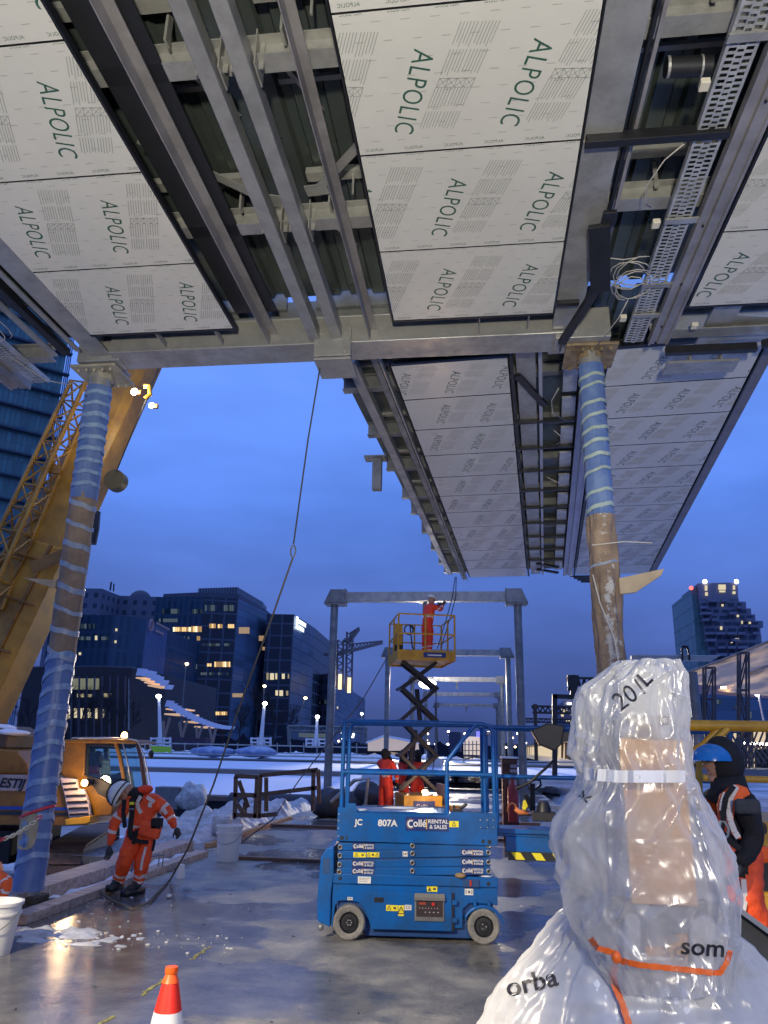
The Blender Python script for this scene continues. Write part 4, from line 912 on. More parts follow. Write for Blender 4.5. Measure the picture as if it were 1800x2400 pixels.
# ---------------- yellow lift at the right edge ----------------
Y2 = empty('scissor_lift', (3.2, 6.2, 0), 0, 'yellow lift platform cropped by the right edge, behind the worker in the black hood', 'scissor lift')
def tb(name, pts, Y, r, m, parent, n=10):
    b = MB(); b.tube([atY(x, y, Y) if not isinstance(x, V) else x for x, y in pts], r, n); return b.build(name, m, parent, smooth='auto')
tb('guard_rail', [(1598, 1700), (1830, 1703)], 6.0, .040, yell, Y2)
tb('guard_rail', [(1600, 1822), (1830, 1828)], 6.0, .024, yell, Y2)
tb('guard_rail', [(1612, 1850), (1611, 1790), (1622, 1762), (1650, 1745), (1684, 1708)], 6.0, .026, yell, Y2)
tb('guard_rail', [(1640, 1900), (1638, 1800), (1640, 1775), (1665, 1745), (1706, 1708)], 5.9, .022, yell, Y2)
tb('guard_rail', [(1600, 1702), (1600, 1980)], 6.05, .022, yell, Y2)
b = MB(); p = atY(1772, 1925, 6.3); q = atY(1772, 2000, 6.3); b.bx(p.x, p.x + 1.4, 6.3, 7.4, q.z, p.z); b.build('chassis', yell, Y2, bevel=.02)
p = atY(1760, 2090, 6.3); q = atY(1760, 2140, 6.3); b = MB(); b.bx(p.x - .1, p.x + 1.4, 6.28, 7.4, q.z, p.z); b.build('lower_chassis', yell, Y2, bevel=.02)
b = MB(); b.bx(p.x, p.x + 1.4, 6.35, 7.3, p.z, atY(1772, 2000, 6.3).z); b.build('scissor_stack', blkm, Y2)
b = MB(); addtext(b, '0', .11, atY(1789, 1943, 6.28), (1, 0, 0), (0, 0, 1), bold=.003); b.build('lettering', blkm, Y2, fixn=False)
b = MB(); b.bx(p.x + .1, p.x + 1.4, 6.5, 7.3, .05, q.z - .02); b.build('undercarriage', blkm, Y2)
b = MB(); b.bar(atY(1787, 2148, 5.6), atY(1830, 2152, 5.6), .03, .05); b.build('marker_strip', emit('green_marker', (.4, 1, .05), 1.2), Y2)
# ---------------- the crawler crane on the lower ground at the left ----------------
def glass(name, tint, tr=.75, rough=.03):
    m = bpy.data.materials.new(name); m.use_nodes = True; t = m.node_tree; t.nodes.clear(); L = t.links.new
    o = t.nodes.new('ShaderNodeOutputMaterial'); a = t.nodes.new('ShaderNodeBsdfTransparent'); a.inputs[0].default_value = (*tint, 1)
    g = t.nodes.new('ShaderNodeBsdfGlossy'); g.inputs['Roughness'].default_value = rough; x = t.nodes.new('ShaderNodeMixShader'); x.inputs[0].default_value = 1 - tr
    L(a.outputs[0], x.inputs[1]); L(g.outputs[0], x.inputs[2]); L(x.outputs[0], o.inputs[0]); return m
cabg = glass('tinted_cab_glass', (.62, .80, .78), .9)
CR = empty('crawler_crane', atY(60, 1940, 14.6), 0, 'big yellow crawler crane with raised boom and lit amber beacon behind the left column', 'crane')
def px(name, pts, Y, dy, m, parent=CR, bevel=.01, smooth=False):
    b = MB(); b.extr([atY(x, y, Y) for x, y in pts], (0, dy, 0)); return b.build(name, m, parent, bevel=bevel, smooth=smooth)
body = px('machinery_house', [(-260, 1818), (142, 1822), (205, 1934), (152, 1936), (-260, 1928)], 13.6, 2.6, yel, bevel=.02)
px('side_stripe', [(-260, 1884), (176, 1893), (177, 1900), (-260, 1893)], 13.585, .012, mat('stripe_blue', (.02, .06, .30), .4), body, 0)
px('side_stripe', [(-260, 1896), (180, 1905), (182, 1912), (-260, 1907)], 13.585, .012, mat('stripe_black', (.02, .02, .025), .5), body, 0)
px('name_board', [(-260, 1812), (70, 1816), (68, 1830), (62, 1854), (-260, 1846)], 13.58, .015, mat('pale_band', (.42, .34, .30), .5, 0, .3, 4), body, 0)
b = MB(); addtext(b, 'ESTIJ', .22, atY(-2, 1835, 13.57), (1, 0, -.03), (0, 0, 1), bold=.006, shear=.25, align='LEFT', sx=1.05); b.build('lettering', blkm, body, fixn=False)
b = MB(); addtext(b, 'UR DE RAAD', .085, atY(0, 1852, 13.585), (1, 0, -.03), (0, 0, 1), bold=.003, align='LEFT', sx=1.15); b.build('lettering', mat('faded_lettering', (.30, .14, .03), .6), body, fixn=False)
px('engine_hood', [(-260, 1760), (-20, 1752), (40, 1760), (62, 1790), (68, 1816), (-260, 1812)], 13.9, 2.0, yel, bevel=.03)
px('counterweight', [(-260, 1710), (-10, 1700), (20, 1720), (12, 1755), (-260, 1765)], 14.0, 1.2, mat('dirty_brown_steel', (.13, .075, .035), .6, .1, .4, 4), bevel=.03)
b = MB(); 
for i in range(7): b.ell(atY(-60 + 16 * i, 1706 + (2 * i if i > 4 else 0), 14.3), (.22, .4, .09 - .005 * i), 12, 7)
b.build('snow_cap', snow, CR, smooth=True)
# louvred grille corner
gr = px('louvre_panel', [(140, 1822), (178, 1826), (182, 1848), (196, 1850), (207, 1880), (211, 1912), (162, 1918), (150, 1860)], 13.52, .08, mat('pinkish_white_panel', (.55, .46, .45), .5, 0, .25, 4))
for i, (x0, x1, y) in enumerate(((147, 177, 1838), (150, 181, 1851), (154, 199, 1866), (157, 203, 1881), (160, 205, 1896), (162, 206, 1910))):
    px('louvre_slot', [(x0, y - 3), (x1, y - 5), (x1 + 1, y), (x0 + 1, y + 2)], 13.5, .03, blkm, gr, 0)
px('corner_foot', [(153, 1920), (212, 1912), (210, 1927), (200, 1931), (153, 1934)], 13.5, .3, mat('bright_yellow_corner', (.75, .38, .02), .4, 0, .2, 4), bevel=.01)
# cab
px('cab_rear', [(152, 1737), (201, 1737), (198, 1800), (196, 1822), (143, 1816)], 13.7, .12, yel, bevel=.02)
cab = px('cab_lower', [(143, 1816), (200, 1816), (232, 1862), (266, 1878), (262, 1908), (256, 1912), (220, 1912), (209, 1880), (196, 1850), (182, 1848)], 13.7, .5, yel, bevel=.02)
px('cab_roof', [(150, 1733), (300, 1733), (318, 1738), (322, 1743), (150, 1741)], 13.65, .9, yel, bevel=.015)
for P in ([(266, 1742), (274, 1741), (284, 1775), (295, 1830), (298, 1862), (290, 1862), (286, 1830), (276, 1775)],): px('cab_pillar', P, 13.68, .07, yel, bevel=.008)
px('cab_pillar', [(316, 1741), (322, 1743), (334, 1780), (343, 1835), (343, 1865), (334, 1865), (333, 1835), (326, 1780)], 13.68, .07, mat('dark_pillar', (.05, .02, .015), .5), bevel=.005)
px('cab_pillar', [(201, 1741), (206, 1741), (203, 1815), (198, 1815)], 13.68, .06, blkm, bevel=.004)
px('window_frame', [(201, 1741), (268, 1741), (271, 1750), (206, 1748)], 13.69, .05, blkm, bevel=.004)
px('cab_sill', [(200, 1816), (240, 1828), (292, 1858), (296, 1868), (262, 1876), (230, 1862)], 13.69, .06, blk, bevel=.004)
px('cab_glazing', [(206, 1748), (270, 1748), (284, 1800), (290, 1856), (240, 1828), (203, 1815)], 13.72, .012, cabg, bevel=0)
px('cab_glazing', [(276, 1745), (316, 1745), (328, 1790), (335, 1862), (297, 1862), (288, 1800)], 13.72, .012, cabg, bevel=0)
px('cab_back_pillar', [(242, 1752), (252, 1752), (256, 1830), (246, 1830)], 15.0, .08, blkm, bevel=0)
px('cab_back_frame', [(206, 1748), (318, 1745), (318, 1752), (222, 1755), (222, 1815), (206, 1815)], 15.1, .05, blkm, bevel=0)
px('operator_seat', [(208, 1775), (228, 1778), (232, 1822), (206, 1818)], 14.4, .5, blkm, bevel=.04)
px('control_console', [(245, 1822), (285, 1808), (292, 1856), (240, 1836)], 14.2, .5, blk, bevel=.04)
for pts in ([(168, 1731), (172, 1729), (300, 1731)], [(288, 1742), (300, 1790), (308, 1840), (310, 1866)], [(300, 1731), (322, 1735), (338, 1770), (352, 1835), (353, 1866)], [(330, 1745), (350, 1743), (355, 1760)]):
    b = MB(); b.tube([atY(x, y, 13.55) for x, y in pts], .012, 8); b.build('grab_rail', galv, CR, smooth='auto')
b = MB(); b.ell(atY(354, 1768, 13.5), (.05, .03, .07), 12, 8); b.build('mirror', blkm, CR, smooth=True)
b = MB()
for i in range(5): b.ell(atY(205 + 16 * i, 1731, 13.9), (.13, .3, .025), 10, 6)
b.build('roof_snow', snow, CR, smooth=True)
bc = atY(291, 1727, 13.9); b = MB(); b.cyl(bc + V((0, 0, -.09)), bc + V((0, 0, -.03)), .05, n=14); k = b.build('beacon_base', blkm, CR)
b = MB(); b.ell(bc + V((0, 0, .02)), (.055, .055, .07), 14, 10); b.build('beacon', e_warm, CR, smooth=True)
lamp('beacon_light', 'POINT', bc + V((0, -.15, .03)), 7, (1, .55, .2), size=.06)
hb = atY(198, 1835, 13.4); b = MB(); b.ell(hb, (.055, .04, .055), 14, 10); b.build('work_lamp', emit('work_lamp_amber', (1, .62, .24), 38), CR, smooth=True)
b = MB(); b.cyl(hb + V((0, .02, 0)), hb + V((0, .12, 0)), .06, n=14); b.build('lamp_bracket', blkm, CR)
lamp('work_lamp_light', 'POINT', hb + V((0, -.12, 0)), 26, (1, .66, .36), size=.1)
# under the house: slew ring and undercarriage
b = MB(); c = atY(60, 1950, 15.2); b.bx(c.x - 2.6, c.x + .1, 14.6, 16.4, c.z - .5, c.z + .1); b.build('undercarriage', mat('greasy_black_steel', (.02, .018, .016), .5, .2, .4, 4), CR, bevel=.03)
# track with shoes
T0 = V((-7.25, 13.65, 0)); T1 = V((-8.75, 18.4, 0)); td = (T1 - T0).normalized(); tn = V((td.y, -td.x, 0))
shoe = mat('muddy_track_steel', (.20, .12, .075), .6, .2, .6, 3.5, .4, 15, (.08, .05, .035))
b = MB(); ln = (T1 - T0).length; zt, zb, rad = -.02, -1.0, .42; n = 16
path = []
zc = (zt + zb) / 2; hr = (zt - zb) / 2
for i in range(13): a = math.pi * (.5 + i / 12); path.append((hr + hr * math.cos(a), zc + hr * math.sin(a)))
for i in range(13): a = math.pi * (-.5 + i / 12); path.append((ln - hr + hr * math.cos(a), zc + hr * math.sin(a)))
ext = []
P = path + [path[0]]; acc = 0; step = .22; pos = []
for i in range(len(P) - 1):
    a = V((P[i][0], P[i][1], 0)); c = V((P[i + 1][0], P[i + 1][1], 0)); L = (c - a).length; t = -acc
    while t < L:
        if t >= 0: pos.append((a.lerp(c, t / L), (c - a).normalized()))
        t += step
    acc = (L - (t - step))
for q, dr in pos:
    w = T0 + td * q.x + V((0, 0, q.y)); d3 = td * dr.x + V((0, 0, dr.y)); nrm = tn.cross(d3).normalized()
    b.bar(w - tn * .34 , w + tn * .34, .205, .035, nrm); b.bar(w - tn * .34 + nrm * .03, w + tn * .34 + nrm * .03, .03, .04, nrm)
b.build('track_shoes', shoe, CR)
b = MB(); pp = [T0 + td * x + V((0, 0, z)) - tn * .22 for x, z in [(.18, zc + .1), (.5, zt - .1), (ln - .5, zt - .1), (ln - .18, zc), (ln - .5, zb + .1), (.5, zb + .1)]]; b.extr(pp, tn * .44); b.build('track_frame', MATS['greasy_black_steel'], CR, bevel=.02)
for i in range(8):
    q = T0 + td * (.45 + i * .56) + V((0, 0, zb + .2)) + tn * .22; b = MB(); b.cyl(q - tn * .02, q + tn * .05, .12, n=16); b.build('track_roller', MATS['greasy_black_steel'], CR)
b = MB(); 
for s_, x in ((.10, 1.2), (.08, 1.9)):
    q = T0 + td * x + V((0, 0, zc)) + tn * .226; b.add([q - td * s_ + V((0, 0, -s_)), q + td * s_ + V((0, 0, -s_)), q + V((0, 0, s_))], [(0, 1, 2)])
b.build('warning_mark', white, CR, fixn=False)
b = MB()
rg = random.Random(4)
for i in range(26): q = T0 + td * rg.uniform(-.5, .8) + tn * rg.uniform(-.5, .6) + V((0, 0, rg.uniform(-1.0, -.35))); b.ell(q, (rg.uniform(.04, .13), rg.uniform(.04, .13), rg.uniform(.02, .07)), 8, 5)
b.build('caked_snow', snowd, CR, smooth=True)
# boom: two telescoping box sections with ribs, plus the stowed lattice jib
boomy = mat('boom_yellow_paint', (.46, .225, .015), .45, 0, .5, 1.6, .05, 20, (.24, .115, .01))
def boomsec(name, A, B, wa, wb, Y0, Y1, dep, m=yel):
    a = atY(*A, Y0); c = atY(*B, Y1); d = (c - a).normalized(); x = d.cross(V((0, 1, 0))).normalized(); y = V((0, 1, 0))
    b = MB(); vs = []
    for p, w in ((a, wa), (c, wb)):
        for i, j in ((-.5, -.35), (-.32, -.5), (.32, -.5), (.5, -.35), (.5, .5), (-.5, .5)): vs.append(p + x * (i * w) + y * (j * dep))
    b.add(vs, [tuple(range(6))[::-1], tuple(range(6, 12))] + [(i, (i + 1) % 6, 6 + (i + 1) % 6, 6 + i) for i in range(6)])
    return b.build(name, m, CR, bevel=.02), a, c, d, x
bs, a, c, d, x = boomsec('boom_base_section', (-165, 1840), (112, 1280), 1.42, 1.30, 14.9, 15.4, .9, boomy)
bs2, a2, c2, d2, x2 = boomsec('boom_section', (100, 1305), (345, 800), 1.18, .92, 15.4, 16.4, .75, boomy)
for t in (.15, .35, .55, .75, .93): p = a.lerp(c, t); MB().bar(p - x * .62 - V((0, .47, 0)), p + x * .30 - V((0, .47, 0)), .05, .12, (0, 1, 0)).build('boom_rib', yel, bs, bevel=.01)
b = MB(); b.bar(a - x * .38 - V((0, .48, 0)), c - x * .38 - V((0, .48, 0)), .06, .06, (0, 1, 0)); b.bar(a + x * .1 - V((0, .48, 0)), c + x * .05 - V((0, .48, 0)), .04, .05, (0, 1, 0)); b.build('boom_stiffener', yel, bs, bevel=.01)
b = MB(); b.bar(atY(75, 1330, 14.4), atY(150, 1300, 14.4), .05, .25); b.build('boom_bracket', yel, bs, bevel=.01)
b = MB(); b.cyl(atY(266, 1123, 15.6), atY(266, 1123, 15.6) + V((0, .25, 0)), .24, n=24); b.build('rope_sheave', mat('dark_brass', (.12, .09, .03), .5, .3), CR, smooth='auto')
b = MB(); b.tube([atY(225, 1200, 15.5), atY(222, 1240, 15.5), atY(215, 1275, 15.5)], .10, 10); b.build('boom_cylinder', blkm, CR)
J0, J1 = (30, 1420), (215, 890)
ja = atY(-40, 1420, 14.5); jb = atY(196, 905, 15.5); jd = (jb - ja).normalized(); jx = jd.cross(V((0, 1, 0))).normalized(); jy = V((0, 1, 0)); lj = (jb - ja).length
ch4 = lambda t, i, j: ja + jd * (lj * t) + jx * (i * (.26 - .08 * t)) + jy * (j * .25)
b = MB()
for i in (-1, 1):
    for j in (-1, 1): b.tube([ch4(0, i, j), ch4(1, i, j)], .05, 6)
b.build('jib_chords', boomy, CR)
b = MB(); n = 10
for k in range(n):
    t0, t1 = k / n, (k + 1) / n
    for f in ((-1, -1, 1, -1), (-1, 1, 1, 1), (-1, -1, -1, 1), (1, -1, 1, 1)):
        p, q = (f[0], f[1]), (f[2], f[3])
        if k % 2: p, q = q, p
        b.tube([ch4(t0, *p), ch4(t1, *q)], .025, 5); b.tube([ch4(t1, f[0], f[1]), ch4(t1, f[2], f[3])], .022, 5)
b.build('jib_lacing', boomy, CR)
b = MB(); b.extr([atY(102, 1105, 14.9), atY(112, 1070, 14.9), atY(143, 1100, 14.9), atY(138, 1110, 14.9)], (0, .1, 0)); b.build('jib_head_plate', yel, CR)
# boom head lamps
for lx, ly, s in ((315, 918, 1), (355, 950, .8)):
    q = atY(lx, ly, 14.0 if lx < 330 else 15.0); b = MB(); b.ell(q, (.075 * s, .04, .075 * s), 14, 10); b.build('boom_lamp', emit('boom_lamp_glow', (1, .95, .86), 45), CR, smooth=True)
    b = MB(); b.box(q + V((.04, .12, .03)), (.12, .08, .10)); b.build('lamp_bracket', yel, CR, bevel=.01)
    lamp('boom_lamp_light', 'POINT', q + V((0, -.2, 0)), 60 if s == 1 else 30, (1, .9, .75), size=.08)
b = MB(); b.tube([atY(338, 905, 14.1), atY(350, 905, 14.1), atY(352, 925, 14.1), atY(340, 935, 14.1)], .05, 8); b.build('yellow_bracket', mat('bright_yellow_corner', (.75, .38, .02), .4), CR)
b = MB(); b.tube([atY(372, 862, 15.0), atY(273, 1105, 15.5)], .015, 5); b.build('hoist_cable', blkm, CR)
# the load rope with its hook link, hanging from the splice plate to the floor
rp_ = empty('tag_rope', atY(685, 1300, 8.6), 0, 'thin load rope hanging from the beam splice, with a link, trailing to the wet floor', 'rope')
b = MB(); b.tube([atY(750, 862, 8.5), atY(722, 1030, 8.6), atY(688, 1275, 8.8)], .010, 6); b.build('upper_rope', mat('dark_rope', (.05, .05, .045), .7), rp_)
b = MB(); L0 = atY(687, 1292, 8.8); b.tube([L0 + V((.03 * math.cos(t), 0, .075 * math.sin(t))) for t in [i * math.pi / 7 for i in range(14)]], .010, 6, closed=True); b.build('hook_link', galvd, rp_)
b = MB(); b.tube([atY(686, 1308, 8.8), atY(640, 1440, 9.1), atY(560, 1660, 9.4), atY(500, 1840, 9.5), atY(440, 1990, 9.5), V(atZ(400, 2060, .02)), V(atZ(350, 2115, .02)), V(atZ(310, 2130, .02)), V(atZ(262, 2110, .02)), V(atZ(235, 2090, .1))], .013, 6); b.build('lower_rope', mat('hemp_rope', (.14, .12, .09), .8, 0, .3, 60), rp_, smooth=True)
r2 = MB(); r2.tube([atY(905, 1545, 19), atY(850, 1640, 18), atY(700, 1830, 16), atY(640, 1920, 15), atZ(565, 1975, .1)], .012, 6); tag(r2.build('guy_rope', MATS['dark_rope'], thing=atY(850, 1640, 18)), 'thin dark rope slanting from the yellow cage down to the platform edge', 'rope')
r3 = MB()
for dx in (0, 8): r3.tube([atY(1067 + dx * .3, 1352, 20), atY(1060 + dx, 1400, 20), atY(1048 + dx, 1445, 20), atY(1025 + dx, 1520, 20)], .012, 5)
tag(r3.build('power_cable', MATS['dark_rope'], thing=atY(1060, 1400, 20)), 'pair of thin cables hanging from the far canopy end to the yellow cage', 'cable')

# ---------------- people ----------------
def seg_d(p, a, b):
    ab = b - a; t = max(0, min(1, (p - a).dot(ab) / max(1e-9, ab.length_squared))); return (p - (a + ab * t)).length, t
def hand(bm_v, wrist, elbow, side, palm_n, curl=.6, sc=1.0):
    """palm and five fingers as tapered, bent chains; returns an MB"""
    b = MB(); d = (wrist - elbow).normalized(); n = V(palm_n); n = (n - d * n.dot(d)).normalized(); s = d.cross(n) * side
    pc = wrist + d * .045 * sc; M = Matrix((s, n, d)).transposed()
    b.ell(pc, (.042 * sc, .017 * sc, .055 * sc), 12, 8, M)
    for i, (o, L) in enumerate(((-.030, .070), (-.010, .080), (.010, .075), (.029, .060))):
        p0 = wrist + d * .085 * sc + s * o * sc; pts = [p0 - d * .02 * sc]; ang = 0; p = p0
        for j, f in enumerate((.45, .32, .23)):
            pts.append(p.copy()); ang += curl * (.5 + .4 * j); p = p + (d * math.cos(ang) + n * math.sin(ang)) * (L * f * sc)
        pts.append(p); b.tube(pts, [.0095 * sc, .0095 * sc, .009 * sc, .008 * sc, .006 * sc], 8)
    p0 = wrist + d * .03 * sc - s * .035 * sc; b.tube([p0, p0 - s * .022 * sc + d * .025 * sc + n * .01, p0 - s * .02 * sc + d * .055 * sc + n * .025 * sc], [.012 * sc, .0105 * sc, .008 * sc], 8)
    return b
SEG = [('pelvis', 'belly', 'T'), ('belly', 'chest', 'T'), ('chest', 'neck', 'T'), ('neck', 'head', 'H'), ('chest', 'shL', 'T'), ('shL', 'elL', 'A'), ('elL', 'wrL', 'A'), ('chest', 'shR', 'T'), ('shR', 'elR', 'A'), ('elR', 'wrR', 'A'),
       ('pelvis', 'hipL', 'G'), ('hipL', 'knL', 'G'), ('knL', 'anL', 'G'), ('anL', 'toL', 'B'), ('pelvis', 'hipR', 'G'), ('hipR', 'knR', 'G'), ('knR', 'anR', 'G'), ('anR', 'toR', 'B')]
RAD = dict(pelvis=.155, belly=.15, chest=.165, neck=.065, head=.07, shL=.085, shR=.085, elL=.060, elR=.060, wrL=.042, wrR=.042, hipL=.11, hipR=.11, knL=.085, knR=.085, anL=.068, anR=.068, toL=.042, toR=.042)
def person(J, label, fwd, up=(0, 0, 1), mats=None, bulk=1.0, helmet=helw, hood=None, group=None, stripes=True, curl=.6, palm=(0, -1, 0), sub=2, vest=False):
    names = list(RAD); idx = {n: i for i, n in enumerate(names)}; me = bpy.data.meshes.new('p'); me.from_pydata([tuple(J[n]) for n in names], [(idx[a], idx[b]) for a, b, _ in SEG], [])
    o = bpy.data.objects.new('p', me); COL.objects.link(o); sk = o.modifiers.new('s', 'SKIN'); sk.branch_smoothing = .6
    for n, v in zip(names, me.skin_vertices[0].data): r = RAD[n] * (bulk if n not in ('neck', 'head', 'wrL', 'wrR', 'toL', 'toR') else 1); v.radius = (r, r); v.use_root = (n == 'pelvis')
    sb = o.modifiers.new('u', 'SUBSURF'); sb.levels = sub + 1; sb.render_levels = sub + 1
    dg = bpy.context.evaluated_depsgraph_get(); dg.update(); m2 = bpy.data.meshes.new_from_object(o.evaluated_get(dg)); bpy.data.objects.remove(o)
    top, leg, boot, face, glv, tape = mats or (orange, orange, bootm, skin, glovem, refl)
    B = MB(); B.v = [v.co.copy() for v in m2.vertices]; B.f = [tuple(p.vertices) for p in m2.polygons]
    # cloth wrinkles
    B.v = [v + V((noise.noise(v * 9), noise.noise(v * 9 + V((5, 0, 0))), noise.noise(v * 9 + V((0, 5, 0))))) * .016 + V((noise.noise(v * 22), noise.noise(v * 22 + V((7, 0, 0))), noise.noise(v * 22 + V((0, 7, 0))))) * .009 for v in B.v]
    B.m = []
    segs = [(J[a], J[b], k, a, b) for a, b, k in SEG]
    for p in m2.polygons:
        c = p.center; best = min(((seg_d(c, a, b2)[0] - .0, seg_d(c, a, b2)[1], k, n1, n2) for a, b2, k, n1, n2 in segs), key=lambda t: t[0]); k, t, n2, n1 = best[2], best[1], best[4], best[3]
        mi = {'T': 0, 'A': 0, 'G': 1, 'B': 2, 'H': 3}[k]
        if vest and k == 'T' and not n2.startswith('sh') and n2 != 'neck': mi = 1
        if stripes:
            if vest and k == 'A': B.m.append(mi); continue
            if k == 'G' and n2.startswith('an') and (.52 < t < .64 or .76 < t < .86): mi = 5
            if k == 'A' and n2.startswith('wr') and (.30 < t < .45): mi = 5
            if k == 'A' and n2.startswith('el') and (.62 < t < .78): mi = 5
            if k == 'T' and n2 == 'belly' and t > .8: mi = 5
        if k == 'G' and n2.startswith('an') and t > .93: mi = 2
        B.m.append(mi)
    bpy.data.meshes.remove(m2)
    # head with face
    hd = J['head']; f = V(fwd).normalized(); u = V(up); u = (u - f * u.dot(f)).normalized(); s = f.cross(u); M = Matrix((s, f, u)).transposed()
    hc = hd + u * .045; B.cm = 3; B.ell(hc, (.075, .095, .115), 20, 14, M)
    B.add([hc + f * .088 + u * .02, hc + f * .118 - u * .018, hc + f * .088 - u * .03 + s * .016, hc + f * .088 - u * .03 - s * .016], [(0, 1, 2), (0, 3, 1), (1, 3, 2)])
    B.ell(hc + s * .077, (.012, .022, .03), 8, 6, M); B.ell(hc - s * .077, (.012, .022, .03), 8, 6, M); B.ell(hc + f * .083 - u * .055, (.022, .012, .006), 8, 5, M); B.ell(hc + f * .07 - u * .09, (.03, .03, .025), 10, 6, M)
    B.cm = 4
    for q in (-1, 1): B.ell(hc + f * .086 + u * .012 + s * (.03 * q), (.011, .008, .006), 8, 5, M)
    for sd, w, e in ((1, 'wrL', 'elL'), (-1, 'wrR', 'elR')):
        h = hand(None, J[w], J[e], sd, palm, curl); k0 = len(B.v); B.v += h.v; B.f += [tuple(i + k0 for i in q) for q in h.f]; B.m += [4] * len(h.f)
    # boot soles
    B.cm = 2
    for a, t in (('anL', 'toL'), ('anR', 'toR')):
        d = (J[t] - J[a]); d.z = 0; d.normalize(); q = J[a].copy(); q.z = J[t].z - .01; B.bar(q - d * .08, J[t] + d * .06 - V((0, 0, .01)), .10, .07)
    base = V((J['pelvis'].x, J['pelvis'].y, min(J['toL'].z, J['toR'].z) - .04))
    root = empty('person', base, 0, label, 'person', group)
    body_ = B.build('body', [top, leg, boot, face, glv, tape], root, smooth=True)
    if hood:
        b = MB(); b.ell(hc - f * .035 - u * .005, (.105, .115, .145), 22, 14, M); b.tube([hc - u * .10 - f * .02, hc - u * .17 - f * .01, J['neck'] - u * .06], [.10, .11, .15], 16); b.build('hood', hood, root, smooth=True)
    if helmet:
        b = MB(); vs = []; n, m = 28, 9; hb_ = hc + u * .035 + (f * .05 if hood else V((0, 0, 0)))
        for i in range(m + 1):
            t = (math.pi / 2) * i / m
            for k in range(n): a = 2 * math.pi * k / n; vs.append(hb_ + M @ V((.098 * math.sin(t) * math.cos(a), .122 * math.sin(t) * math.sin(a), .118 * math.cos(t))))
        b.add(vs, [(i * n + k, (i + 1) * n + k, (i + 1) * n + (k + 1) % n, i * n + (k + 1) % n) for i in range(m) for k in range(n)])
        b.add([hb_ + M @ V((w * .09, .10 + .05 * (1 - w * w), .004)) for w in (-1, -.6, -.2, .2, .6, 1)] + [hb_ + M @ V((w * .10, .06, .014)) for w in (-1, -.6, -.2, .2, .6, 1)], [(i, i + 1, i + 7, i + 6) for i in range(5)])
        b.add([hb_ + M @ V((q * .01, y, z)) for q in (-1, 1) for y, z in ((.12, .03), (.09, .095), (.0, .13), (-.09, .095), (-.12, .03))], [(i, i + 1, i + 6, i + 5) for i in range(4)])
        b.build('hard_hat', helmet, root, smooth='auto')
    return root
def offs(J0, dy):
    return {k: (v if isinstance(v, V) else None) for k, v in J0.items()}
def pose(px_, Y):
    return {k: atY(v[0], v[1], Y + (v[2] if len(v) > 2 else 0)) for k, v in px_.items()}
# 1: the worker bending over the timber edge
J = pose(dict(pelvis=(332, 1955), belly=(331, 1925, -.03), chest=(330, 1886, -.08), neck=(314, 1862, -.16), head=(300, 1864, -.22), shL=(303, 1880, -.25), elL=(268, 1928, -.28), wrL=(257, 1985, -.25), shR=(358, 1872, .05), elR=(396, 1906, .08), wrR=(412, 1942, .0),
                hipL=(312, 1968, -.08), knL=(293, 2016, -.12), anL=(275, 2070, .0), toL=(262, 2079, -.12), hipR=(346, 1966, .06), knR=(332, 2018, -.06), anR=(324, 2072, -.0), toR=(298, 2090, -.16)), 9.75)
w1 = person(J, 'worker in orange hi-vis and white hard hat bending down over the timbers, climbing harness on', (-.75, -.45, -.5), (-.35, -.1, .9), bulk=1.16, helmet=None)
hd = J['head']
def helmet_at(c, f, u, m, root, s=1.0):
    f = V(f).normalized(); u = V(u); u = (u - f * u.dot(f)).normalized(); x = f.cross(u); M = Matrix((x, f, u)).transposed(); b = MB(); n, mm = 32, 12; vs = []
    for i in range(mm + 1):
        t = (math.pi * .56) * i / mm
        for k in range(n): a = 2 * math.pi * k / n; vs.append(c + M @ V((.118 * s * math.sin(t) * math.cos(a), .142 * s * math.sin(t) * math.sin(a), .145 * s * math.cos(t))))
    b.add(vs, [(i * n + k, (i + 1) * n + k, (i + 1) * n + (k + 1) % n, i * n + (k + 1) % n) for i in range(mm) for k in range(n)])
    o = b.build('hard_hat', m, root, smooth='auto')
    b = MB(); b.tube([c + M @ V((.120 * s * math.cos(a), .144 * s * math.sin(a), .012 * s)) for a in [k * 2 * math.pi / 24 for k in range(24)]], .009, 6, closed=True)
    b.tube([c + M @ V((.045 * s, .15 * s * math.sin(a), .148 * s * math.cos(a))) for a in [-1.4 + .28 * k for k in range(11)]], .009, 6); b.tube([c + M @ V((-.045 * s, .15 * s * math.sin(a), .148 * s * math.cos(a))) for a in [-1.4 + .28 * k for k in range(11)]], .009, 6)
    p = b.build('hat_strap', blkf, root); return M
helmet_at(atY(284, 1861, 9.5), (-.4, -.3, -.85), (-.85, -.1, .35), helw, w1, 1.08)
b = MB(); b.tube([atY(328, 1866, 9.62), atY(312, 1863, 9.56), atY(300, 1864, 9.54)], [.11, .095, .09], 14); b.build('neck_warmer', blkf, w1, smooth=True)
def strap(pts, w, m, root, name='harness_strap', t=.012):
    b = MB(); pts = [V(p) for p in pts]
    for i in range(len(pts) - 1): b.bar(pts[i], pts[i + 1], w, t, (0, -1, .001))
    return b.build(name, m, root, bevel=.003)
S1 = lambda pts, dy=-.24: [atY(x, y, 9.75 + dy) for x, y in pts]
strap(S1([(309, 1870), (310, 1900), (306, 1935), (304, 1962)], -.34), .065, blkf, w1); strap(S1([(304, 1960), (330, 1945), (356, 1932), (372, 1922)], -.25), .055, blkf, w1); strap(S1([(304, 1962), (325, 1972), (348, 1974)], -.26), .045, blkf, w1)
strap(S1([(292, 1874), (289, 1905), (293, 1940)], -.42), .05, blkf, w1); strap(S1([(322, 1945), (316, 1965), (312, 1978)], -.26), .05, blkf, w1)
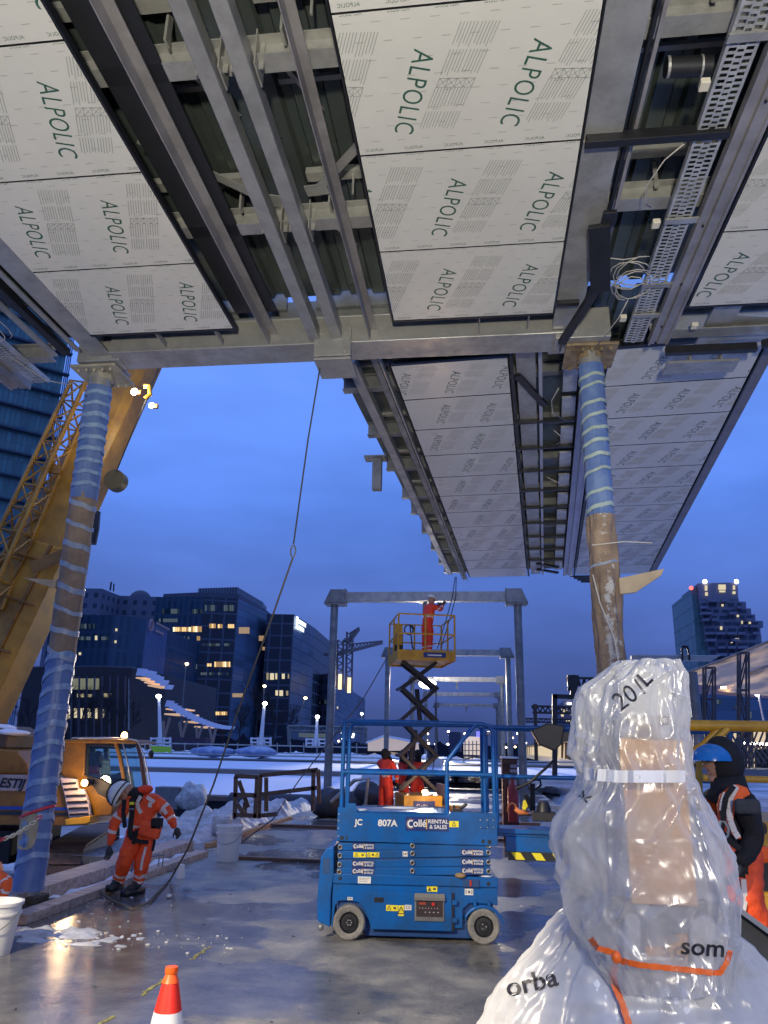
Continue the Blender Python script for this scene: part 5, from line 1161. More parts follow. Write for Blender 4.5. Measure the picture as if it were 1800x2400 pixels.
b = MB(); b.box(atY(309, 1883, 9.36), (.05, .03, .03)); b.build('buckle', yellow, w1, bevel=.004); b = MB(); b.box(atY(308, 1896, 9.36), (.06, .02, .012)); b.build('buckle', galv, w1)
b = MB(); b.box(atY(352, 1945, 9.5), (.26, .10, .17), M=Matrix.Rotation(R(12), 3, 'Y')); b.build('belt_pouch', orange, w1, bevel=.03)
b = MB(); b.tube(S1([(360, 1940), (362, 1975), (357, 1995)], -.2), .018, 6); b.box(atY(368, 1930, 9.5), (.12, .1, .12)); b.build('hanging_tool', blkf, w1, bevel=.01)
strap(S1([(330, 1866), (322, 1880), (323, 1893), (331, 1906)], -.27), .045, refl, w1, 'reflective_band'); strap(S1([(344, 1868), (362, 1880)], -.18), .04, refl, w1, 'reflective_band'); strap(S1([(352, 1880), (351, 1892)], -.2), .045, refl, w1, 'reflective_band')
strap(S1([(382, 1894), (390, 1908)], -.08), .045, refl, w1, 'reflective_band'); strap(S1([(342, 1985), (334, 2015), (330, 2040)], -.2), .028, refl, w1, 'reflective_band')
b = MB(); b.ell(atY(337, 1852, 9.62), (.115, .10, .06), 14, 9, Matrix.Rotation(R(-10), 3, 'Y')); b.build('folded_hood', mat('bright_red_hood', (.85, .05, .01), .7, 0, .3, 9), w1, smooth=True)
# 2: the worker in the black hood and blue hard hat by the yellow lift
J = pose(dict(pelvis=(1738, 1995), belly=(1728, 1950), chest=(1716, 1893), neck=(1702, 1845), head=(1690, 1800, -.02), shL=(1688, 1870, .22), elL=(1690, 1940, .35), wrL=(1700, 2005, .25), shR=(1748, 1876, -.14), elR=(1772, 1955, -.20), wrR=(1735, 2030, -.25),
                hipL=(1722, 2015, .12), knL=(1730, 2110, .15), anL=(1745, 2230, .2), toL=(1722, 2256, .15), hipR=(1752, 2010, -.1), knR=(1752, 2112, -.16), anR=(1790, 2220, -.1), toR=(1770, 2250, -.2)), 5.2)
w2 = person(J, 'worker in black hood, blue hard hat and orange vest beside the wrapped post', (-.95, -.18, -.22), (-.15, 0, 1), mats=(blkf, orange, bootm, skin, glovem, refl), bulk=1.0, helmet=None, hood=blkf, palm=(-1, 0, 0), vest=True)
M2 = None
b = MB(); hc = atY(1668, 1775, 5.12); n, mm = 28, 10; vs = []
for i in range(mm + 1):
    t = (math.pi * .5) * i / mm
    for k in range(n): a = 2 * math.pi * k / n; vs.append(hc + V((.115 * math.sin(t) * math.cos(a), .105 * math.sin(t) * math.sin(a), .10 * math.cos(t) - .02)))
b.add(vs, [(i * n + k, (i + 1) * n + k, (i + 1) * n + (k + 1) % n, i * n + (k + 1) % n) for i in range(mm) for k in range(n)]); b.box(hc + V((-.115, 0, -.02)), (.05, .13, .008)); b.build('hard_hat', helb, w2, smooth='auto')
S2f = lambda pts, dy=-.2: [atY(x, y, 5.2 + dy) for x, y in pts]
b = MB(); P = [(1710, 1846), (1728, 1838), (1752, 1846), (1760, 1862), (1745, 1870), (1738, 1880), (1724, 1890), (1720, 1920), (1728, 1950), (1740, 1965), (1735, 1968), (1716, 1955), (1704, 1925), (1700, 1890), (1690, 1880), (1686, 1912), (1682, 1890), (1690, 1862)]
hiv = mat('glowing_orange_vest', (1.0, .13, .01), .6, 0, .25, 9, .4, 22)
b.extr([atY(x, y, 4.98) for x, y in P], (0, .035, 0)); b.build('vest', hiv, w2, bevel=.008)
b = MB(); b.extr([atY(x, y, 5.28) for x, y in ((1664, 1862), (1678, 1850), (1680, 1905), (1684, 1950), (1672, 1940), (1655, 1900), (1650, 1880))], (0, .04, 0)); b.build('vest', hiv, w2, bevel=.008)
strap(S2f([(1726, 1842), (1712, 1868), (1707, 1895), (1712, 1925), (1722, 1950), (1731, 1964)], -.25), .034, refl, w2, 'reflective_band'); strap(S2f([(1700, 1858), (1692, 1880), (1690, 1900)], -.25), .022, refl, w2, 'reflective_band')
strap(S2f([(1720, 1842), (1702, 1868), (1697, 1895), (1694, 1930), (1688, 1965), (1698, 2000)], -.27), .028, blkf, w2); strap(S2f([(1690, 1950), (1715, 1975), (1735, 1990)], -.25), .035, blkf, w2)
b = MB(); b.tube([V(p) for p in S2f([(1690, 1925), (1684, 1945), (1686, 1962), (1697, 1968), (1706, 1958), (1708, 1942), (1698, 1926)], -.28)], .007, 6, closed=True); b.tube(S2f([(1688, 1960), (1690, 1975), (1695, 1976), (1696, 1962)], -.28), .011, 6); b.build('carabiner', galv, w2)
b = MB(); b.box(atY(1752, 1890, 4.88), (.14, .05, .08)); b.build('sleeve_panel', greyf, w2, bevel=.02)
b = MB(); b.box(atY(1778, 2000, 5.35), (.11, .15, .10)); b.build('belt_pouch', hiv, w2, bevel=.03)
strap(S2f([(1742, 2060), (1746, 2110), (1740, 2140)], -.22), .03, refl, w2, 'reflective_band')
# 3-5: the crew standing at the foot of the raised lift, 6: the one in the cage
def stand(x, y, z, ang, h=1.78, arms='down', lean=0, head_dir=0, label='', **k):
    s = h / 1.78; c, sn = math.cos(ang), math.sin(ang)
    def P(r, f, u): return V((x + (r * c - f * sn) * s, y + (r * sn + f * c) * s, z + u * s))
    J = dict(pelvis=P(0, 0, .95), belly=P(0, .02 + lean * .3, 1.12), chest=P(0, lean * .6, 1.36), neck=P(0, .0 + lean, 1.50), head=P(0, .02 + lean * 1.1, 1.58), shL=P(-.19, lean * .8, 1.42), shR=P(.19, lean * .8, 1.42), hipL=P(-.10, 0, .90), hipR=P(.10, 0, .90), knL=P(-.12, .03, .50), knR=P(.12, .03, .50), anL=P(-.12, 0, .12), anR=P(.12, 0, .12), toL=P(-.14, .17, .05), toR=P(.14, .17, .05))
    A = {'down': ((-.27, .0, 1.12), (-.26, .08, .87), (.27, .0, 1.12), (.25, .08, .87)), 'front': ((-.27, .08, 1.15), (-.10, .32, 1.18), (.27, .08, 1.15), (.10, .32, 1.18)), 'up': ((-.28, .15, 1.30), (-.12, .34, 1.50), (.28, .15, 1.32), (.12, .36, 1.52)), 'face': ((-.30, .10, 1.32), (-.10, .16, 1.55), (.27, .08, 1.15), (.2, .2, .95))}[arms]
    for n_, q in zip(('elL', 'wrL', 'elR', 'wrR'), A): J[n_] = P(q[0], q[1] + lean, q[2])
    f = V((-math.sin(ang + head_dir), math.cos(ang + head_dir), k.pop('look', -.1)))
    return person(J, label, f, sub=1, **k)
orr = mat('hi_vis_red_orange', (.95, .055, .012), .65, 0, .3, 9, .5, 22)
mk = (orr, orr, bootm, skin, glovem, refl)
p = atY(903, 1895, 19.6); stand(p.x, 19.6, 0, R(-35), 1.8, 'face', mats=mk, label='worker in long orange coat looking up, left of the raised lift base', group='crew watching the raised lift', helmet=None, hood=blkf, look=.5, bulk=1.15)
p = atY(945, 1895, 20.4); stand(p.x, 20.4, 0, R(-60), 1.76, 'front', mats=mk, label='worker in orange suit and dark cap holding the lift controls', group='crew watching the raised lift', helmet=None, hood=blkf)
p = atY(978, 1895, 21.2); stand(p.x, 21.2, 0, R(30), 1.76, 'front', mats=mk, label='orange worker mostly hidden behind the crossed lift arms', group='crew watching the raised lift', helmet=None, hood=blkf)
p = atY(1003, 1550, 19.4); stand(p.x - .02, 19.3, 3.93, R(-50), 1.6, 'up', mats=mk, label='worker in orange up in the yellow cage, reaching for the beam', helmet=helw, lean=.12, look=-.2)
# operator in the crane cab and the passer-by cut off at the left edge
J = pose(dict(pelvis=(222, 1845), belly=(222, 1828), chest=(222, 1806), neck=(228, 1792), head=(230, 1784), shL=(212, 1800, .2), elL=(225, 1828, .25), wrL=(250, 1830, .2), shR=(220, 1804, -.2), elR=(232, 1830, -.25), wrR=(255, 1830, -.15), hipL=(226, 1850, .1), knL=(262, 1852, .12), anL=(262, 1880, .12), toL=(275, 1884, .12), hipR=(226, 1850, -.1), knR=(262, 1852, -.12), anR=(262, 1880, -.1), toR=(275, 1884, -.1)), 14.45)
person(J, 'crane operator in orange seated behind the cab glass', (1, -.1, -.1), mats=mk, helmet=None, hood=blkf, stripes=False, sub=1)
J = pose(dict(pelvis=(-20, 2120), belly=(-12, 2085), chest=(-2, 2050), neck=(-25, 2020), head=(-50, 2005), shL=(-8, 2035, .2), elL=(-20, 2090, .3), wrL=(-10, 2130, .1), shR=(5, 2052, -.16), elR=(26, 2075, -.18), wrR=(6, 2110, -.2), hipL=(-25, 2140, .1), knL=(-20, 2200, .0), anL=(-25, 2260, .1), toL=(-10, 2275, .0), hipR=(-10, 2140, -.1), knR=(-10, 2205, -.15), anR=(-18, 2265, -.1), toR=(-5, 2280, -.2)), 7.6)
for k_ in J: J[k_] = J[k_] - V((0.03, 0, .0))
person(J, 'crouching worker in bright orange sleeve cut off by the left edge', (-1, -.2, -.3), mats=(hiv, hiv, bootm, skin, glovem, refl), helmet=helw, sub=1, bulk=.85)
# ---------------- the wrapped post in the foreground ----------------
from mathutils.bvhtree import BVHTree
def frosted(name, tr, tint=(.9, .9, .88), seed=0):
    m = bpy.data.materials.new(name); m.use_nodes = True; t = m.node_tree; t.nodes.clear(); L = t.links.new; N = t.nodes.new
    o = N('ShaderNodeOutputMaterial'); tp = N('ShaderNodeBsdfTransparent'); tp.inputs[0].default_value = (.93, .93, .93, 1)
    df = N('ShaderNodeBsdfDiffuse'); df.inputs[0].default_value = (*tint, 1); tl = N('ShaderNodeBsdfTranslucent'); tl.inputs[0].default_value = (*tint, 1)
    gl = N('ShaderNodeBsdfGlossy'); gl.inputs['Roughness'].default_value = .25
    m1 = N('ShaderNodeMixShader'); m1.inputs[0].default_value = .45; L(df.outputs[0], m1.inputs[1]); L(tl.outputs[0], m1.inputs[2])
    m2 = N('ShaderNodeMixShader'); L(m1.outputs[0], m2.inputs[1]); L(tp.outputs[0], m2.inputs[2])
    lw = N('ShaderNodeLayerWeight'); lw.inputs[0].default_value = .35
    tc = N('ShaderNodeTexCoord'); nz = N('ShaderNodeTexNoise'); nz.inputs['Scale'].default_value = 7; nz.inputs['Detail'].default_value = 4; L(tc.outputs['Object'], nz.inputs[0])
    ma = N('ShaderNodeMapRange'); ma.inputs[1].default_value = .3; ma.inputs[2].default_value = .7; ma.inputs[3].default_value = tr + .14; ma.inputs[4].default_value = tr - .14; L(nz.outputs[0], ma.inputs[0])
    su = N('ShaderNodeMath'); su.operation = 'SUBTRACT'; su.use_clamp = True; L(ma.outputs[0], su.inputs[0]); mu = N('ShaderNodeMath'); mu.operation = 'MULTIPLY'; mu.inputs[1].default_value = .85; L(lw.outputs['Facing'], mu.inputs[0]); L(mu.outputs[0], su.inputs[1])
    L(su.outputs[0], m2.inputs[0])
    m3 = N('ShaderNodeMixShader'); m3.inputs[0].default_value = .075; L(m2.outputs[0], m3.inputs[1]); L(gl.outputs[0], m3.inputs[2])
    n2 = N('ShaderNodeTexNoise'); n2.inputs['Scale'].default_value = 16; n2.inputs['Detail'].default_value = 5; n2.inputs['Distortion'].default_value = .8; mp = N('ShaderNodeMapping'); mp.inputs['Scale'].default_value = (1.3, 1.3, .28); L(tc.outputs['Object'], mp.inputs[0]); L(mp.outputs[0], n2.inputs[0])
    bp = N('ShaderNodeBump'); bp.inputs['Strength'].default_value = .18; bp.inputs['Distance'].default_value = .012; L(n2.outputs[0], bp.inputs['Height'])
    for s in (df, gl): L(bp.outputs[0], s.inputs['Normal'])
    L(m3.outputs[0], o.inputs[0]); return m
plast = frosted('frosted_plastic', .67, (.88, .87, .83)); plast2 = frosted('milky_plastic', .30, (.74, .75, .75))
YW = 2.75
WP = empty('wrapped_post', (atY(1530, 2200, YW).x, YW + .05, 0), 0, 'upright steel post packed in cardboard under cloudy plastic, tied with an orange strap, in front', 'wrapped post')
def wp(name, pts, Y, dy, m, bevel=.004): b = MB(); b.extr([atY(x, y, Y) for x, y in pts], (0, dy, 0)); return b.build(name, m, WP, bevel=bevel)
kraft = mat('clean_kraft_board', (.80, .47, .20), .65, 0, .2, 5, .1, 14, (.68, .38, .15)); wht = mat('white_foam_sheet', (.62, .62, .60), .6, 0, .2, 6)
wp('white_core', [(1452, 1575), (1480, 1556), (1545, 1556), (1578, 1580), (1586, 1735), (1452, 1735)], YW + .0, .12, wht, .02)
wp('side_board', [(1450, 1735), (1606, 1735), (1640, 2130), (1476, 2130)], YW + .02, .16, wht, .01)
wp('cardboard_panel', [(1452, 1729), (1600, 1736), (1602, 1822), (1455, 1822)], YW - .02, .03, kraft, .002)
wp('cardboard_panel', [(1460, 1826), (1608, 1826), (1636, 2124), (1482, 2118)], YW - .015, .03, kraft, .002)
wp('cardboard_panel', [(1505, 2195), (1640, 2180), (1655, 2420), (1560, 2420)], YW - .0, .03, kraft, .002)
wp('cardboard_tab', [(1495, 1693), (1545, 1693), (1550, 1734), (1492, 1732)], YW - .03, .03, mat('dull_brown_board', (.30, .21, .11), .7, 0, .2, 6), .002)
wp('head_plate', [(1470, 1678), (1568, 1679), (1568, 1699), (1470, 1698)], YW - .045, .02, mat('brown_steel_plate', (.22, .19, .15), .5, .3, .3, 8), .003)
b = MB()
for x in (1482, 1518, 1556): c = atY(x, 1689, YW - .05); b.cyl(c, c + V((0, -.012, 0)), .009, n=10)
b.build('plate_bolt', galv, WP)
wp('grey_foam', [(1500, 2122), (1640, 2126), (1640, 2186), (1505, 2200)], YW - .01, .1, mat('grey_foam', (.26, .28, .29), .7, 0, .2, 8), .01)
wp('white_foot', [(1462, 2130), (1478, 2120), (1492, 2140), (1504, 2160), (1502, 2420), (1462, 2420)], YW - .04, .1, wht, .012); wp('white_foot', [(1622, 2160), (1640, 2145), (1668, 2150), (1680, 2170), (1672, 2420), (1630, 2420)], YW - .04, .1, wht, .012)
wp('core', [(1455, 2110), (1660, 2110), (1690, 2600), (1440, 2600)], YW + .14, .10, galvd, .01)
def interp(tab, y):
    for (y0, a0, b0), (y1, a1, b1) in zip(tab, tab[1:]):
        if y <= y1:
            t = max(0, (y - y0) / (y1 - y0)); t = t * t * (3 - 2 * t) * .5 + t * .5; return a0 + (a1 - a0) * t, b0 + (b1 - b0) * t
    return tab[-1][1], tab[-1][2]
def proj(p):
    v = p - EYE; w = v.dot(CF); return 900 + 1803 * v.dot(CX) / w, 1200 + 1803 * v.dot(CD) / w
def pl_dist(x, y, pts):
    best = 1e9
    for (x0, y0), (x1, y1) in zip(pts, pts[1:]):
        dx, dy = x1 - x0, y1 - y0; t = max(0, min(1, ((x - x0) * dx + (y - y0) * dy) / (dx * dx + dy * dy))); d = math.hypot(x - x0 - t * dx, y - y0 - t * dy); best = min(best, d)
    return best
def bag(name, tab, levels, m, foldfn, depth=.75, yoff=0, n=260, seed=0, flat=.16, strokes=()):
    b = MB(); vs = []; y0, y1 = tab[0][0], tab[-1][0]
    for i in range(levels + 1):
        y = y0 + (y1 - y0) * i / levels; xl, xr = interp(tab, y); A = atY(xl, y, YW + .05 + yoff); B_ = atY(xr, y, YW + .05 + yoff); c = (A + B_) / 2; w = (B_ - A).length / 2; dd = max(flat, w * depth) if i > 2 else max(.03, w * depth)
        zc = (A.z + B_.z) / 2
        for k in range(n):
            a = 2 * math.pi * k / n; ca, sa = math.cos(a), math.sin(a); e = .8
            cx = math.copysign(abs(ca) ** e, ca); cy = math.copysign(abs(sa) ** e, sa)
            f = foldfn(a, y) 
            q3 = V((ca * 2.4 + seed, sa * 2.4, y * .007)); wr = noise.noise(q3 * 1.3) * .8
            nn = noise.noise(q3) * .020 + (noise.voronoi(V((ca * 3.0 + seed + wr * .6, sa * 3.0, y * .0085 + wr * .5)))[0][0] - .4) * .040 + (noise.voronoi(V((ca * 7 + seed, sa * 7, y * .022)))[0][0] - .4) * .010 - abs(noise.noise(V((ca * 4 + seed + wr, sa * 4, y * .006)))) * .010 - abs(noise.noise(V((ca * 13 + wr * 2, sa * 13 + seed, y * .010)))) * .0035 + .010
            if sa < .1 and strokes:
                qx, qy = proj(V((c.x + cx * w, c.y + cy * dd, (A.z + B_.z) / 2)))
                for st_ in strokes:
                    dq = pl_dist(qx, qy, st_[0]); 
                    if dq < 40: nn += 1.25 * st_[1] * math.exp(-dq / 6.0)
            r = 1 + (f + nn) / max(.08, w)
            vs.append(V((c.x + cx * w * r, c.y + cy * dd * r, A.z + (B_.z - A.z) * (cx + 1) / 2 + .004 * noise.noise(V((ca * 5, sa * 5, y * .02))))))
    b.add(vs, [(i * n + k, i * n + (k + 1) % n, (i + 1) * n + (k + 1) % n, (i + 1) * n + k) for i in range(levels) for k in range(n)])
    # gathered closing cap of the sheet at its top
    b.f.append(tuple(range(n))[::-1]); b.m.append(0)
    tree = BVHTree.FromPolygons([tuple(v) for v in b.v], [f for f in b.f if len(f) == 4])
    o = b.build(name, m, WP, smooth=True, fixn=False); return o, tree
tabU = [(1548, 1478, 1545), (1556, 1446, 1566), (1585, 1405, 1586), (1615, 1362, 1594), (1670, 1350, 1600), (1760, 1348, 1602), (1795, 1366, 1604), (1820, 1376, 1607), (1840, 1368, 1612), (1890, 1330, 1644), (1930, 1306, 1668), (1965, 1301, 1688), (2040, 1316, 1708), (2110, 1336, 1717), (2160, 1352, 1716), (2200, 1380, 1712), (2235, 1400, 1706), (2275, 1422, 1698), (2300, 1428, 1694)]
def foldU(a, y):
    d = abs(y - 1820); p = .012 * math.exp(-d / 90) * (abs(math.sin(a * 13 + 1.8 * math.sin(a * 3))) ** .6 - .6)
    q = .012 * abs(math.sin(a * 14 + 2 * math.sin(a * 2))) ** .6 * math.exp(-abs(y - 2240) / 60)
    return p + q
ST = [([(1604, 1842), (1545, 1960), (1490, 2080), (1452, 2148)], .016), ([(1600, 1838), (1560, 1930), (1500, 2010)], .010), ([(1456, 1840), (1462, 1930), (1446, 2090)], .014), ([(1426, 1900), (1428, 2000), (1440, 2092), (1452, 2096), (1466, 1990), (1470, 1900)], .010),
      ([(1606, 1850), (1640, 1980), (1674, 2150)], .016), ([(1612, 1860), (1655, 1990), (1680, 2140)], .010), ([(1400, 1612), (1368, 1625), (1366, 1700), (1350, 1800)], .010), ([(1444, 1650), (1420, 1720), (1404, 1800)], .012), ([(1560, 1570), (1520, 1600), (1440, 1690), (1400, 1760)], .012), ([(1500, 1565), (1590, 1640)], .006), ([(1360, 1720), (1390, 1745), (1378, 1800)], .010),
      ([(1382, 1880), (1340, 1960), (1318, 2050)], .012), ([(1350, 2080), (1390, 2180), (1430, 2230)], .010), ([(1700, 1990), (1712, 2100), (1690, 2200)], .010), ([(1560, 2240), (1590, 2180), (1640, 2120)], .008), ([(1450, 1560), (1456, 1640), (1440, 1720)], .010)]
bagU, trU = bag('plastic_bag', tabU, 230, plast, foldU, .62, strokes=ST)
lin = mat('milky_liner_sheet', (.60, .60, .575), .55, 0, .18, 4, .25, 9)
tabI = [(y, xl + 12, xr - (12 if y < 1850 else 34)) for y, xl, xr in tabU if y >= 1585 and y <= 2240]
bag('inner_liner', tabI, 110, lin, foldU, .22, .15, n=150, seed=9, flat=.05)
tabL = [(2085, 1392, 1500), (2120, 1352, 1560), (2150, 1312, 1640), (2172, 1290, 1700), (2215, 1262, 1745), (2260, 1222, 1775), (2310, 1184, 1810), (2360, 1154, 1850), (2410, 1130, 1890), (2520, 1085, 1950), (2700, 1060, 2000)]
def foldL(a, y): return .016 * (abs(math.sin(a * 5 + 2.1 * math.sin(2 * a) + y * .003)) ** .5 - .6)
bagL, trL = bag('plastic_skirt', tabL, 150, plast2, foldL, .50, .12, seed=5, strokes=[([(1380, 2160), (1290, 2280), (1200, 2400)], .014), ([(1400, 2200), (1350, 2300), (1330, 2400)], .012), ([(1520, 2270), (1560, 2340), (1600, 2400)], .014), ([(1640, 2290), (1700, 2400)], .014), ([(1340, 2180), (1240, 2320)], .008)])
# snow lying on the skirt behind the strap
b = MB()
rg = random.Random(8)
for i in range(34):
    x = rg.uniform(1395, 1610); y = rg.uniform(2290, 2400); r = ray(x, y).normalized(); h = trL.ray_cast(EYE, r)
    if h[0] is not None: b.ell(h[0] + r * .03, (rg.uniform(.02, .05), .03, rg.uniform(.02, .045)), 8, 6)
b.build('snow_lump', snow, WP, smooth=True)
def surf_strip(pts, tree, m, name, wpx=14, lift=.006, sub=10, jit=2.0):
    """a strap lying on the sheet along a path"""
    b = MB(); P = []
    for (x0, y0), (x1, y1) in zip(pts, pts[1:]):
        for i in range(sub): P.append((x0 + (x1 - x0) * i / sub, y0 + (y1 - y0) * i / sub))
    P.append(pts[-1]); rg = random.Random(2); vs = []; last = YW
    for i, (x, y) in enumerate(P):
        x2, y2 = P[min(i + 1, len(P) - 1)]; x1, y1 = P[max(i - 1, 0)]; dx, dy = x2 - x1, y2 - y1; l = math.hypot(dx, dy) or 1; nx, ny = -dy / l, dx / l
        w = wpx / 2 + rg.uniform(-jit, jit) * .5; row = []
        for s in (-1, 1):
            r = ray(x + nx * w * s, y + ny * w * s).normalized(); h = tree.ray_cast(EYE, r)
            p = h[0] if h[0] is not None else EYE + r * last; last = (p - EYE).length; row.append(p - r * lift)
        for p in row: vs.append(p)
        for p in row: vs.append(p + (p - EYE).normalized() * .005)
    n = len(P); fs = []
    for i in range(n - 1):
        a = i * 4; c = a + 4; fs += [(a, a + 1, c + 1, c), (a + 2, c + 2, c + 3, a + 3), (a, c, c + 2, a + 2), (a + 1, a + 3, c + 3, c + 1)]
    b.add(vs, fs); return b.build(name, m, WP, smooth='auto')
ostr = mat('orange_strap', (.95, .16, .015), .45, 0, .2, 12, .2, 40)
surf_strip([(1384, 2200), (1400, 2222), (1442, 2234), (1446, 2250), (1500, 2262), (1600, 2272), (1668, 2280), (1688, 2280), (1704, 2255), (1712, 2228)], trU, ostr, 'orange_strap', 13)
surf_strip([(1444, 2244), (1438, 2285), (1440, 2310), (1458, 2350), (1480, 2420)], trL, ostr, 'strap_tail', 15, .02)
b = MB(); c = atY(1444, 2243, YW - .18); b.ell(c, (.014, .012, .017), 12, 8); b.build('knot', ostr, WP, smooth=True)
surf_strip([(1362, 1812), (1400, 1816), (1450, 1820), (1520, 1820), (1606, 1820)], trU, mat('white_woven_strap', (.80, .79, .74), .6, 0, .08, 10), 'white_strap', 29, .004, jit=0)
def surf_text(body, size, cx, cy, ang, tree, name='printed_lettering', sx=1.0, bold=0):
    me = text_mesh(body, size, bold, 0, 1.02, 'CENTER', 0); ca, sa = math.cos(ang), math.sin(ang); b = MB(); vs = []; last = YW
    for v in me.vertices:
        x = v.co.x * sx; y = v.co.y; px_ = cx + x * ca + y * sa; py_ = cy + x * sa - y * ca
        r = ray(px_, py_).normalized(); h = tree.ray_cast(EYE, r); p = h[0] if h[0] is not None else EYE + r * last; last = (p - EYE).length; vs.append(p - r * .004)
    b.add(vs, [tuple(p.vertices) for p in me.polygons]); bpy.data.meshes.remove(me); return b.build(name, mat('black_print', (.015, .015, .018), .5), WP, fixn=False)
surf_text('201', 62, 1478, 1628, R(-36), trU, sx=.9); surf_text('L', 52, 1512, 1592, R(-44), trU, bold=1.0); surf_text('som', 58, 1648, 2222, R(4), trU, sx=1.05, bold=1.0); surf_text('orba', 62, 1246, 2304, R(-13), trL, sx=1.05, bold=1.2)
surf_text('K', 34, 1372, 1868, R(-50), trU, bold=1.0)
# grey trough at the lower right corner
gt = empty('steel_trough', atY(1790, 2230, 3.6), 0, 'grey steel trough rim running off the lower right corner behind the plastic', 'trough')
b = MB(); b.extr([atY(x, y, 3.7) for x, y in ((1690, 2100), (1724, 2118), (1900, 2250), (1900, 2262), (1720, 2130), (1690, 2112))], (0, .6, 0)); b.build('rim', mat('frosty_grey', (.35, .36, .36), .6, 0, .3, 6), gt)
b = MB(); b.extr([atY(x, y, 3.74) for x, y in ((1690, 2112), (1720, 2130), (1900, 2262), (1900, 2500), (1690, 2400))], (0, .5, 0)); b.build('side', mat('dark_trough', (.07, .07, .065), .7, 0, .3, 5), gt)
# ---------------- timbers, buckets, cones, barriers on the platform edge ----------------
def thing_box(name, label, cat, x0, x1, y0, y1, z0, z1, m, group=None, bevel=.006):
    b = MB(); b.bx(x0, x1, y0, y1, z0, z1); o = b.build(name, m, thing=((x0 + x1) / 2, (y0 + y1) / 2, z0), bevel=bevel); return tag(o, label, cat, group)
thing_box('timber_beam', 'broad squared timber beam on the platform edge, behind the bending worker', 'beam', -5.28, -4.90, 8.2, 13.7, .0, .17, woodm)
thing_box('timber_plank', 'narrow plank nearest the wet floor, running from the left column', 'plank', -4.66, -4.46, 7.9, 13.2, .0, .09, woodm)
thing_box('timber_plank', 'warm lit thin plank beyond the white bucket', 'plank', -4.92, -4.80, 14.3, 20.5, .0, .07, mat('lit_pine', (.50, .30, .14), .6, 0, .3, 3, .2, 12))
thing_box('timber_plank', 'short crosswise plank at the foot of the white bucket', 'plank', -3.9, -.9, 12.9, 13.05, .0, .05, woodd)
thing_box('steel_plate_edge', 'dark plate edge across the floor near the red wheelbarrow', 'plate', -5.1, -2.2, 18.4, 18.6, .0, .05, woodd)
b = MB(); 
for x in (-4.78, -4.72): b.tube([(x, 11.0, .0), (x, 11.0, .22), (x + .25, 11.3, .24), (x + .25, 11.3, .02)], .012, 6)
tag(b.build('steel_staple', galvd, thing=(-4.7, 11.1, 0)), 'bent dark steel staple standing between the two timbers', 'staple')
heap('snow', None, -4.92, -4.62, 8.3, 13.6, .0, .10, snow, 12, 60, 21, label='snow caught between the two long timbers', cat='snow')
def bucket(x, y, h, r, label, rim=True):
    root = empty('bucket', (x, y, 0), 0, label, 'bucket', 'white plastic buckets')
    b = MB(); b.lathe((x, y, 0), [(r * .78, 0), (r * .80, .01), (r, h), (r * 1.06, h), (r * 1.06, h + .02), (r * .97, h + .02), (r * .95, h - .04), (r * .76, .03), (.001, .03)], 36); b.build('pail', whitep, root, smooth='auto')
    b = MB(); b.lathe((x, y, 0), [(r * .99, h * .80), (r * 1.03, h * .80), (r * 1.04, h * .84), (r * 1.0, h * .84)], 36); b.build('rim_ring', whitep, root, smooth='auto')
    b = MB(); b.tube([(x + r * 1.05 * math.cos(a), y + r * 1.05 * math.sin(a) - .01, h * .85 - .16 * math.sin(-a)) for a in [math.pi + k * math.pi / 12 for k in range(13)]], .004, 6); b.build('handle', galvd, root, smooth=True)
    return root
bucket(-3.99, 12.75, .50, .205, 'white plastic bucket standing at the end of the timbers'); bucket(-4.16, 6.85, .38, .21, 'nearest white bucket cut off by the left edge beside the wrapped column')
def cone(x, y, h, label, g=None, r=.17):
    root = empty('traffic_cone', (x, y, 0), 0, label, 'traffic cone', 'orange traffic cones'); cr_ = mat('cone_red', (.85, .03, .012), .45, 0, .1, 8); co = mat('cone_orange', (.98, .13, .01), .4, 0, .1, 8); cw = mat('cone_white_band', (.85, .84, .80), .35, 0, .12, 10)
    R_ = lambda t: r * (1 - t) + .030 * t
    def ring(t0, t1, nm, m, e=0): b = MB(); b.lathe((x, y, 0), [(R_(t0) + e, h * t0), (R_(t1) + e, h * t1)], 32); b.build(nm, m, root, smooth='auto')
    ring(.04, .40, 'lower_cone', co); ring(.40, .66, 'white_band', cw, .001); ring(.66, .90, 'red_band', cr_, .001)
    b = MB(); b.lathe((x, y, 0), [(R_(.90) + .004, h * .90), (R_(.93), h * .93), (.030, h * .97), (.036, h * .99), (.034, h * 1.03), (.02, h * 1.035)], 28); b.build('tip', co, root, smooth='auto')
    b = MB(); b.box((x, y, .02), (r * 2.5, r * 2.5, .04)); b.build('base', blk, root, bevel=.012); return root
q = atY(403, 2264, 4.5); cone(q.x, 4.5, q.z / 1.035, 'red and white traffic cone in front at the bottom of the picture', r=.15)
q = atY(1069, 1786, 58); cone(q.x, 58, .75, 'tiny orange cone far down the wet platform', r=.2)
# shards of ice and a paper cup on the floor
b = MB(); b.lathe(atZ(422, 2058, 0), [(.07, 0), (.05, .17), (.001, .17)], 12); tag(b.build('plastic_cup', white, thing=atZ(422, 2058, 0)), 'small white cup upside down on the floor beside the planks', 'cup')
b = MB(); b.ell(atZ(396, 2100, .02), (.03, .045, .02), 12, 8); tag(b.build('ice_lump', white, smooth=True, thing=atZ(396, 2100, 0)), 'single white lump of ice right of the dark boots', 'ice')
